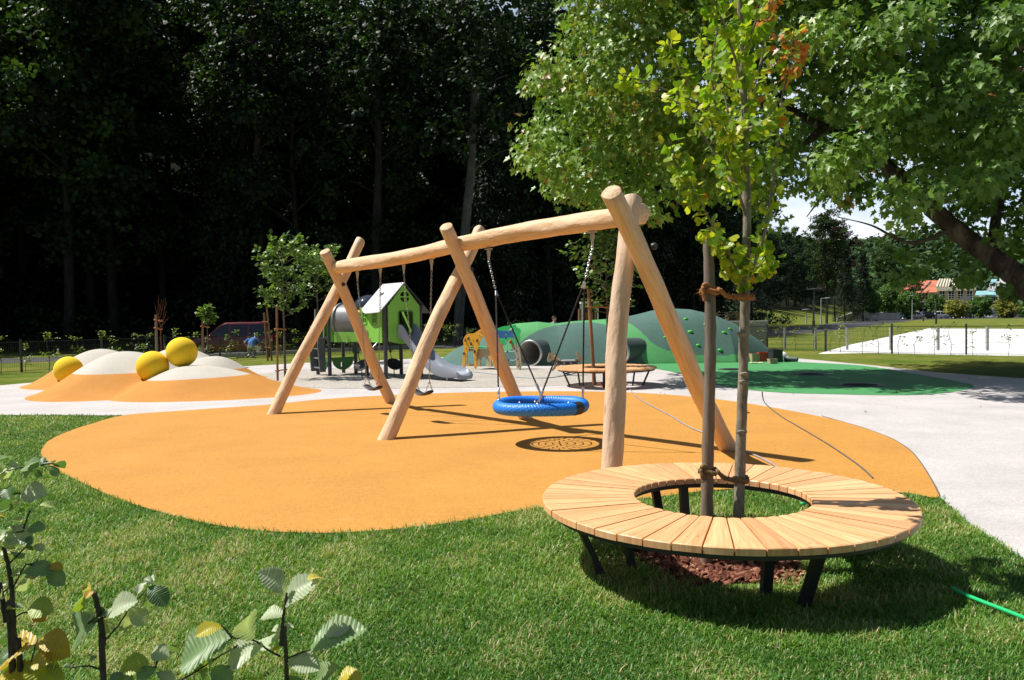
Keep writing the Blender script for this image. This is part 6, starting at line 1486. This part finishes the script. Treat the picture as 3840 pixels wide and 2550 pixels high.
for i, (x, y, r_, by, Y, lab, m_, sq) in enumerate((
    (735, 795, 118, 930, 150, 'bright green round tree, leftmost before the retaining wall', 'leaf_park', 1.1), (935, 760, 140, 940, 153, 'tallest bright green round tree left of the red roof', 'leaf_park', 1.25),
    (1135, 815, 130, 1000, 148, 'round green tree with dark trunk below the left end of the red roof', 'leaf_park', 1.05), (1425, 820, 112, 950, 160, 'round olive green tree in front of the yellow building', 'leaf_park', 1.0),
    (1640, 862, 112, 970, 150, 'yellowish round tree right of the yellow building', 'leaf_yel', .85), (1905, 840, 120, 960, 156, 'green round tree under the aqua canopy', 'leaf_park', 1.0),
    (2180, 855, 130, 985, 146, 'yellow turning round tree, rightmost in the car park', 'leaf_yel', .95), (800, 850, 62, 900, 156, 'small purple leaved tree between bright green round trees', 'leaf_purple', 1.2), (1290, 860, 45, 950, 163, 'small dark purple tree beside the grey gabled shed', 'leaf_purple', 1.2), (2420, 860, 120, 985, 150, 'green round tree at the far right edge', 'leaf_park', 1))):
    round_tree(x, y, r_, by, Y, lab, M[m_], i, sq)

# ------------------------------------------------------------------ dark wood behind the playground
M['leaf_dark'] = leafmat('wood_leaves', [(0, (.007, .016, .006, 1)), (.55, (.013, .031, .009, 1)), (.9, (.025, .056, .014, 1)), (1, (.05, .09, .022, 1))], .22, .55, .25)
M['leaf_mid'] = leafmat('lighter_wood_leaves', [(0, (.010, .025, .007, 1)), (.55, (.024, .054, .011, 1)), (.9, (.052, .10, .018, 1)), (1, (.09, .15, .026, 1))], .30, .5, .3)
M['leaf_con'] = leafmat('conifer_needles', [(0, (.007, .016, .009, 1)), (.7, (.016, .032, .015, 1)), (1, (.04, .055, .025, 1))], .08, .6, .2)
M['leaf_hill'] = leafmat('hill_tree_leaves', [(0, (.030, .065, .020, 1)), (.6, (.065, .12, .030, 1)), (1, (.12, .19, .05, 1))], .25, .6, .2)
M['leaf_cop'] = leafmat('copper_beech_leaves', [(0, (.025, .012, .014, 1)), (1, (.08, .035, .035, 1))], .2, .5, .2)
def wood_tree(seed, Ht, crown_lo, wide, nclump, per, kind='broad'):
    rg = random.Random(seed); g = empty('forest_tree', (0, 0, 0)); mb = MB()
    top = Vector((rg.gauss(0, .6), rg.gauss(0, .6), Ht*.93)); P = limb(mb, [Vector((0, 0, -1.5)), Vector((rg.gauss(0, .15), rg.gauss(0, .15), Ht*.3)), Vector((rg.gauss(0, .4), rg.gauss(0, .4), Ht*.65)), top], .30 if kind == 'broad' else .22, .05, 9, 8, .03, seed)
    CC, RR = [], []
    if kind == 'broad':
        for k in range(26):
            z = crown_lo*Ht+(1-crown_lo)*Ht*.9*(k/26); i = min(len(P)-2, int(z/Ht*len(P))); a = k*2.4+rg.gauss(0, .3); t = (z/Ht-crown_lo)/(1-crown_lo); f = (math.sin(math.pi*min(1, .18+t*.8)))**.6
            L = wide*f*rg.uniform(.75, 1.15); e = P[i]+Vector((math.cos(a)*L, math.sin(a)*L, L*rg.uniform(.15, .6))); limb(mb, [P[i], (P[i]+e)/2+Z*.3, e], .10*f+.02, .02, 5, 4, .03, k)
            for q in range(nclump//26): s_ = rg.uniform(.3, 1.05); CC.append(P[i].lerp(e, s_)+Vector((rg.gauss(0, .8), rg.gauss(0, .8), rg.gauss(0, .6)))); RR.append(rg.uniform(.6, 1.25))
    else:
        for k in range(nclump):
            t = rg.random()**.8; z = Ht*(crown_lo+(1-crown_lo)*t); L = wide*(1-t)**.85*rg.uniform(.35, 1.0)+.2; a = rg.uniform(0, 6.28); CC.append(Vector((math.cos(a)*L, math.sin(a)*L, z-L*.35))); RR.append(.75*(1-t)+.4)
    mb.build('trunk', M['bark_f'], g, 60)
    C, D, Nn, S = clumps(np.array([tuple(c) for c in CC]), per, np.array(RR), .27 if kind == 'broad' else .36, .7)
    if kind != 'broad': D[:, 2] -= .3
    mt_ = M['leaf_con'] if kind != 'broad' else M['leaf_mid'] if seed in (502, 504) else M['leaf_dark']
    link('crown', leaf_set('crown', C, D, Nn, S, *(CLUMP_T if kind == 'broad' else SPRAY_T), np.clip(np.repeat(rng.random(len(CC)), per)*.6+rng.random(len(C))*.4, 0, 1)), mt_, g); return g
WV = [wood_tree(501, 23, .20, 4.3, 260, 50), wood_tree(502, 26, .34, 4.6, 260, 50), wood_tree(503, 20, .10, 4.0, 234, 50), wood_tree(504, 24, .52, 4.4, 208, 50), wood_tree(505, 21, .06, 3.6, 260, 44, 'conifer')]
usedw = set(); rg = random.Random(99); spots = []
def edge_pt(t, d):                        # t metres along the edge line, d metres into the wood
    for (a, b_) in zip(EDGE[:-1], EDGE[1:]):
        A, B = Vector(a), Vector(b_); L = (B-A).length
        if t <= L:
            u = (B-A)/L; n = Vector((-u.y, u.x)); return A+u*t+n*d
        t -= L
    return B+n*d
tt = 20
while tt < 420:
    for d, st in ((2.5, 0), (7.5, 2.5), (13, 0), (20, 2.0), (28, 0), (38, 0), (50, 2), (64, 0)):
        if d > 20 and tt > 260 or d > 40 and int(tt*10) % 3 == 0: continue
        q = edge_pt(tt+st+rg.uniform(-1.8, 1.8), d+rg.uniform(-1.8, 1.8)); p = Vector((q.x, q.y, 0))
        if p.y < 14 or p.x < -.98*p.y-12: continue
        spots.append((p, d, tt))
    tt += 5.6 if tt < 200 else 8
def place_wood(k, p, lab, grp, sc_=1.0, rz_=None, z=None):
    o = WV[k] if k not in usedw else copy_tree(WV[k]); usedw.add(k); o.location = (p.x, p.y, ground_z(p.x, p.y)-.2 if z is None else z); o.rotation_euler.z = rg.uniform(0, 6.28) if rz_ is None else rz_
    o.scale = Vector((1, 1, rg.uniform(.92, 1.1)))*sc_; return tag(o, lab, 'tree', grp)
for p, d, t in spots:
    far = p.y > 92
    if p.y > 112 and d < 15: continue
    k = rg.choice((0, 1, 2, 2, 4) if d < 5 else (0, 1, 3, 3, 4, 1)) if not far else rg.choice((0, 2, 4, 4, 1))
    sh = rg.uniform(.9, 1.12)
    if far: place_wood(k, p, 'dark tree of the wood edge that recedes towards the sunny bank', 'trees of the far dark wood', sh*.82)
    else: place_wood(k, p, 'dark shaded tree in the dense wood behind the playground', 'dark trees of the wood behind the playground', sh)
print('wood trees', len(spots))
for xd, Y in ((1272, 60), (1318, 66), (1300, 78), (440, 96), (500, 100)):
    p = PD(xd, 700, Y); place_wood(1, p, 'dark shaded tree in the dense wood behind the playground', 'dark trees of the wood behind the playground', 1.05)
# single trees one can tell apart
def bare_trunk(xd0, yd0, xd1, yd1, Y, r_, label, mat):
    b_ = PD(xd0, yd0, Y); t = PD(xd1, yd1, Y); d = (t-b_)/(t.z-b_.z); b2 = b_-d*(b_.z-ground_z(b_.x, b_.y)+.4); t2 = t+d*5; g = empty('tall_tree', b2, label, 'tree'); mb = MB()
    limb(mb, [b2, b_, (b_+t)/2+Vector((.1, 0, 0)), t, t2], r_*1.1, r_*.62, 12, 10, .02, int(xd0))
    for k in range(12):
        f = .55+.5*k/12; q = b2.lerp(t2, min(1, f)); a = k*2.2; e = q+Vector((math.cos(a)*2.6, math.sin(a)*2.6, 1.6)); limb(mb, [q, (q+e)/2+Z*.2, e], .08, .02, 5, 4, .02, k)
    sub(mb.build('trunk', mat, None, 60), g); CC = []
    for k in range(150): a = rng.uniform(0, 6.28); L = rng.uniform(.6, 3.6); f = rng.uniform(.62, 1.12); q = b2.lerp(t2, f); CC.append((q.x+math.cos(a)*L, q.y+math.sin(a)*L, q.z+rng.normal()*.6))
    C, D, Nn, S = clumps(np.array(CC), 26, np.full(len(CC), .8), .32); sub(link('crown', leaf_set('crown', C, D, Nn, S, *CLUMP_T), M['leaf_dark']), g)
bare_trunk(1072, 540, 1092, 250, 50, .30, 'tall tree with a smooth pale grey trunk standing out before the dark wood', bark('pale_trunk', (.10, .10, .095, 1), (.15, .145, .135, 1), 3))
bare_trunk(866, 560, 872, 200, 51, .27, 'tall tree with a brownish trunk between playhouse roof and pale trunk', M['bark_f'])
bare_trunk(598, 540, 585, 150, 52, .30, 'tall tree with a dark straight trunk above the young leafy tree', M['bark_d'])
for (xd, Y, sc_, k, lab) in ((1948, 128, .62, 4, 'slim conifer with a bare lower trunk at the sunny bank'), (1990, 132, .60, 4, 'dark conifer right of the slim conifer at the sunny bank'), (2040, 165, .72, 0, 'broad mid green tree behind the conifers'), (1905, 118, .66, 1, 'tree at the corner of the dark wood by the lamp posts'), (2075, 190, .7, 2, 'grey green tree farther back left of the red roof'), (2110, 215, .6, 0, 'far tree above the red roof')):
    p = PD(xd, 700, Y); o = place_wood(k, p, lab, None, sc_)
    if xd > 2000:
        for ch in o.children:
            if ch.name.startswith('crown'): ch.data = ch.data.copy(); ch.data.materials[0] = M['leaf_hill']
p = PD(1925, 560, 150); o = place_wood(1, p, 'copper leaved tree rising behind the conifers', None, .80)
for ch in o.children:
    if ch.name.startswith('crown'): ch.data = ch.data.copy(); ch.data.materials[0] = M['leaf_cop']
# undergrowth along the foot of the wood
CC = []; 
for _ in range(2400):
    q = edge_pt(rng.uniform(55, 250), rng.uniform(-1.0, 22)); CC.append((q.x, q.y, ground_z(q.x, q.y)+rng.uniform(.1, 1.9)*rng.random()**.5))
CC = np.array(CC); C, D, Nn, S = clumps(CC, 16, rng.uniform(.5, 1.0, len(CC)), .26, .8)
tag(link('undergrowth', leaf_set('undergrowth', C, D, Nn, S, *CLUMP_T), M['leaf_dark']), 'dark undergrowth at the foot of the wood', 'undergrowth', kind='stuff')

# ------------------------------------------------------------------ big plane tree on the right
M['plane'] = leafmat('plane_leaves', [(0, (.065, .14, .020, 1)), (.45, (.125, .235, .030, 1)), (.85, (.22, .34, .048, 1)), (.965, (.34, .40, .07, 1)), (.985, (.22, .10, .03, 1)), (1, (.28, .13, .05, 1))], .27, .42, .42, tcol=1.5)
OUT = [(1299,-10),(1318,76),(1296,106),(1222,187),(1238,222),(1215,273),(1202,298),(1243,328),(1194,380),(1246,380),(1272,415),(1292,450),(1298,478),(1335,474),(1380,488),(1421,498),(1491,498),(1530,470),(1570,455),(1640,450),(1690,450),(1740,490),(1800,528),(1850,536),(1900,520),(1930,490),(1960,475),(1995,490),(2025,510),(2060,520),(2090,545),(2125,555),(2150,545),(2200,560),(2250,580),(2290,595),(2400,610),(2700,580),(2900,300),(2900,-420),(2500,-700),(1900,-650),(1500,-420),(1330,-150)]
tb = Vector((14.6, 17.0, 0)); pt = empty('plane_tree', tb, 'large plane tree spreading its lobed leaves over the upper right of the playground', 'tree')
mb = MB()
ML = [tb-Z*.4, tb+Vector((-.1, 0, 1.4)), PD(2420, 690, 17.0), PD(2361, 645, 17.2), PD(2290, 597, 17.6), PD(2200, 527, 18.2), PD(2130, 462, 18.8), PD(2060, 395, 19.4), PD(1985, 338, 20), PD(1900, 294, 20.6), PD(1825, 252, 21.2), PD(1765, 180, 21.8), PD(1725, 95, 22.2), PD(1690, 0, 22.6)]
P = bezier(ML, 10); N = len(P); RD = [.40 if i < 15 else max(.03, .29*(1-(i-15)/(N-15))**.9) for i in range(N)]
mb.tube([p+Vector((rg.gauss(0, .012), rg.gauss(0, .012), rg.gauss(0, .012))) for p in P], [r_*rg.uniform(.94, 1.06) for r_ in RD], 14)
mb.tube(bezier([tb-Z*.4, tb+Vector((.1, .1, 2.5)), tb+Vector((.2, .4, 6)), tb+Vector((-.6, 1, 11)), tb+Vector((-1.5, 1.5, 15))], 8), [.62-.52*i/32 for i in range(33)], 14)
LB = [[(2150,480,18.6),(2195,400,19.2),(2160,310,20),(2215,215,20.4),(2180,90,21)], [(2060,395,19.4),(2010,300,20.4),(2050,180,21.4),(2010,40,22)], [(1900,294,20.6),(1850,330,20),(1780,320,19.4),(1700,350,19.2),(1600,330,19)],
      [(1825,252,21.2),(1700,230,22),(1560,250,22.4),(1430,220,22.6),(1330,260,22.6),(1260,300,22.4)], [(1765,180,21.8),(1640,120,22.6),(1500,110,23),(1390,60,23.2)], [(1560,250,22.4),(1460,330,22.2),(1380,390,22),(1330,430,21.8)], [(1700,350,19.2),(1620,400,19.6),(1500,420,20)],
      [(2200,527,18.2),(2100,560,18),(2010,520,18.4),(1930,500,18.6)], [(2290,597,17.6),(2300,480,18.4),(2340,350,19),(2310,220,19.6)], [(1985,338,20),(1920,420,19.6),(1860,500,19.6)], [(2420,690,17),(2500,500,17.6),(2600,300,18.4),(2560,60,19)]]
for i, L in enumerate(LB):
    mb.tube(bezier([PD(*q) for q in L], 8), [max(.012, (.06 if i == 7 else .12 if i not in (3, 8, 10) else .15)*(1-k/(8*(len(L)-1)+1))) for k in range(8*(len(L)-1)+1)], 8)
sub(mb.build('trunk', M['bark_p'], None, 60), pt)
# leaf sprays fill the crown; gaps stay open in a few places
n = 7200; X = rng.uniform(1180, 2900, n); Yp = rng.uniform(-700, 710, n); Q = np.stack([X, Yp], 1); k = inside(Q, OUT)
GAPS = [(2000, 515, 50, 30), (2155, 478, 34, 42), (1960, 540, 30, 20), (2300, 455, 26, 24), (1925, 300, 18, 16), (2235, 500, 30, 16), (1735, 105, 22, 26), (2060, 470, 20, 26), (2030, 300, 12, 14), (2120, 560, 18, 14), (1760, 20, 18, 14), (2340, 600, 20, 14), (1540, 440, 40, 26), (2250, 130, 14, 14), (1470, 470, 24, 12), (2180, 250, 16, 10), (2090, 60, 14, 10), (1860, 130, 10, 12), (2260, 60, 16, 12), (2330, 170, 14, 16), (2010, 120, 12, 16), (1930, 40, 14, 10), (2160, 150, 12, 12), (2240, 330, 18, 14), (1880, 220, 12, 10), (2110, 360, 14, 12), (2190, 430, 22, 16), (2040, 420, 18, 14), (1990, 560, 30, 16), (2270, 520, 20, 14), (2350, 400, 16, 20), (1800, 400, 12, 12), (1420, 30, 10, 10)]
for gx_, gy_, ga_, gb_ in GAPS: k &= ((X-gx_)/ga_)**2+((Yp-gy_)/gb_)**2 > 1
dens = np.where((X < 1660) & (Yp > 0), .66, np.where(Yp > 0, .60, np.where(X > 1480, 1.0, .6))); k &= rng.random(n) < dens  # unseen upper crown set denser to shade the leaves on the right
Q = Q[k]; CC = []
LX = np.array([1725, 1765, 1825, 1900, 1985, 2060, 2130, 2200, 2290, 2361, 2420]); LY = np.array([95, 180, 252, 294, 338, 395, 462, 527, 597, 645, 690]); LD = np.array([22.2, 21.8, 21.2, 20.6, 20, 19.4, 18.8, 18.2, 17.6, 17.2, 17.0])
for x, y in Q:
    if x < 1660: Yd = rng.uniform(18.0, 22.8) if y > -150 else rng.uniform(18, 24)
    else: Yd = rng.uniform(16.4, 25) if y < 330 else rng.uniform(16.6, 21.5)
    ly, ld = np.interp(x, LX, LY), np.interp(x, LX, LD)
    if x > 1725 and y > 0:
        if y > ly+25 and rng.random() < (.62 if y > 430 else .2): continue      # thin, open foliage under the limb
        if 2150 < x < 2420 and 400 < y < 570 and rng.random() < .45: continue
        if abs(y-ly) < 55: Yd = ld+rng.uniform(.7, 5)
    p = PD(x, y, Yd)
    CC.append(tuple(p))
for (x0, y0, x1, y1, nn) in ((1976,25,2123,131,26), (2022,192,2072,253,10), (2295,243,2361,320,16), (2093,248,2173,313,14), (1900,330,1990,400,10), (2180,170,2260,215,10), (1850,60,1930,110,8), (2300,20,2361,70,10), (2230,380,2300,420,8), (2080,440,2130,470,6)):
    for q in range(nn): f = rng.random(); CC.append(tuple(PD(x0+(x1-x0)*f+rng.normal()*9, y0+(y1-y0)*(1-f)+rng.normal()*12, rng.uniform(14.4, 15.9))))
n_main = len(CC)
for x, y in ((2075,652),(2112,634),(2216,655),(2251,648),(2321,670),(2335,682),(2170,600),(2240,620),(2085,590)): CC.append(tuple(PD(x, y-8, rng.uniform(16.9, 17.9))))
CC = np.array(CC); per = 36
C, D, Nn, S = clumps(CC, per, np.where(np.arange(len(CC)) < n_main, rng.uniform(.36, .72, len(CC)), .26), .160, .7)
D[:, 2] -= .15; Nn += np.array([-.3, -.5, .1])
rn = np.clip(np.repeat(rng.random(len(CC)), per)*.45+rng.random(len(C))*.52, 0, .975); bad = rng.random(len(C)) < .006; rn = np.where(bad, rn, np.clip(rn*np.interp(C[:, 0], [5.5, 8.5], [1, .42])+np.interp(C[:, 0], [4, 7], [.18, 0]), 0, .975)); rn[bad] = 1  # sunlit left of the crown lightened, shaded right darkened, in the leaf colour
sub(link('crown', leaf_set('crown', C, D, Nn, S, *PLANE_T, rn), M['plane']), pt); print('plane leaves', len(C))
# a withered spray hanging in the crown
CC = np.array([tuple(PD(x, y, 18.6)) for x, y in ((1905,420),(1925,440),(1955,425),(1960,455),(1985,440),(1970,410),(1945,470),(1935,410))]); C, D, Nn, S = clumps(CC, 9, np.full(8, .2), .16); D[:, 2] -= .5
M['dry'] = leafmat('withered_leaves', [(0, (.22, .12, .05, 1)), (1, (.42, .25, .11, 1))], .3, .6, .2); sub(link('withered_leaves', leaf_set('withered_leaves', C, D, Nn, S, *PLANE_T), M['dry']), pt)
# fallen leaves
CC = []; 
for _ in range(80):
    xd, yd = rng.uniform(1500, 2361), rng.uniform(845, 960); p = GD(xd, yd)
    if rng.random() < (.9 if yd < 915 else .25): CC.append((p.x, p.y, .022))
for _ in range(0): p = GD(rng.uniform(300, 2300), rng.uniform(1240, 1560)); CC.append((p.x, p.y, .05))
CC = np.array(CC); tag(link('fallen_leaves', leaf_set('fallen_leaves', CC, rng.normal(size=CC.shape)*np.array([1, 1, .15]), np.array([0, 0, 1])+rng.normal(size=CC.shape)*.35, rng.uniform(.025, .07, len(CC)), *OVAL_T), M['dry']), 'dry fallen leaves scattered on green surface, path and lawn', 'leaves', kind='stuff')

# ------------------------------------------------------------------ light
SUN = Vector((-.615, .12, 1)).normalized()
w = bpy.data.worlds.new('World'); scn.world = w; w.use_nodes = True; nt = w.node_tree; bg = nt.nodes['Background']
sky = nt.nodes.new('ShaderNodeTexSky'); sky.sky_type = 'NISHITA'; sky.sun_disc = False; sky.sun_elevation = math.asin(SUN.z); sky.sun_rotation = math.atan2(SUN.x, SUN.y); sky.air_density = 1.0; sky.dust_density = 1.2; sky.ozone_density = 1.2
tc = nt.nodes.new('ShaderNodeTexCoord'); sp = nt.nodes.new('ShaderNodeSeparateXYZ'); nt.links.new(tc.outputs['Generated'], sp.inputs[0])
mp = nt.nodes.new('ShaderNodeMapping'); mp.inputs['Scale'].default_value = (1, 1, 2.6); nt.links.new(tc.outputs['Generated'], mp.inputs[0])
cl = ramp(nt, noise(nt, mp.outputs[0], 3.2, 7, .6, .4), [(.40, (0, 0, 0, 1)), (.58, (1, 1, 1, 1))])
low = ramp(nt, sp.outputs['Z'], [(.02, (1, 1, 1, 1)), (.10, (.9, .9, .9, 1)), (.55, (0, 0, 0, 1))]); fr_ = ramp(nt, sp.outputs['Y'], [(.2, (0, 0, 0, 1)), (.55, (1, 1, 1, 1))])
mk_ = mixc(nt, 1.0, mixc(nt, 1.0, cl, low, 'MULTIPLY'), fr_, 'MULTIPLY')          # white summer clouds low over the far hills
hz = mixc(nt, mixc(nt, 1.0, low, fr_, 'MULTIPLY'), sky.outputs[0], (7.0, 9.6, 12.4, 1))
nt.links.new(mixc(nt, mk_, hz, (13.4, 14.0, 14.8, 1)), bg.inputs[0]); bg.inputs[1].default_value = .058
l = bpy.data.lights.new('sun', 'SUN'); l.energy = 5.0; l.angle = R(.53); l.color = (1, .955, .88); so = bpy.data.objects.new('sun', l); col.objects.link(so); so.rotation_euler = (-SUN).to_track_quat('-Z', 'Y').to_euler(); so.location = (-20, 10, 30)
vs = scn.view_settings; vs.view_transform = 'Standard'; vs.look = 'None'; vs.exposure = .44; vs.gamma = 1; vs.use_curve_mapping = False
scn.cycles.max_bounces = 6; scn.cycles.diffuse_bounces = 3; scn.cycles.transmission_bounces = 4; scn.cycles.transparent_max_bounces = 4; scn.cycles.use_denoising = True
if False:
    pass
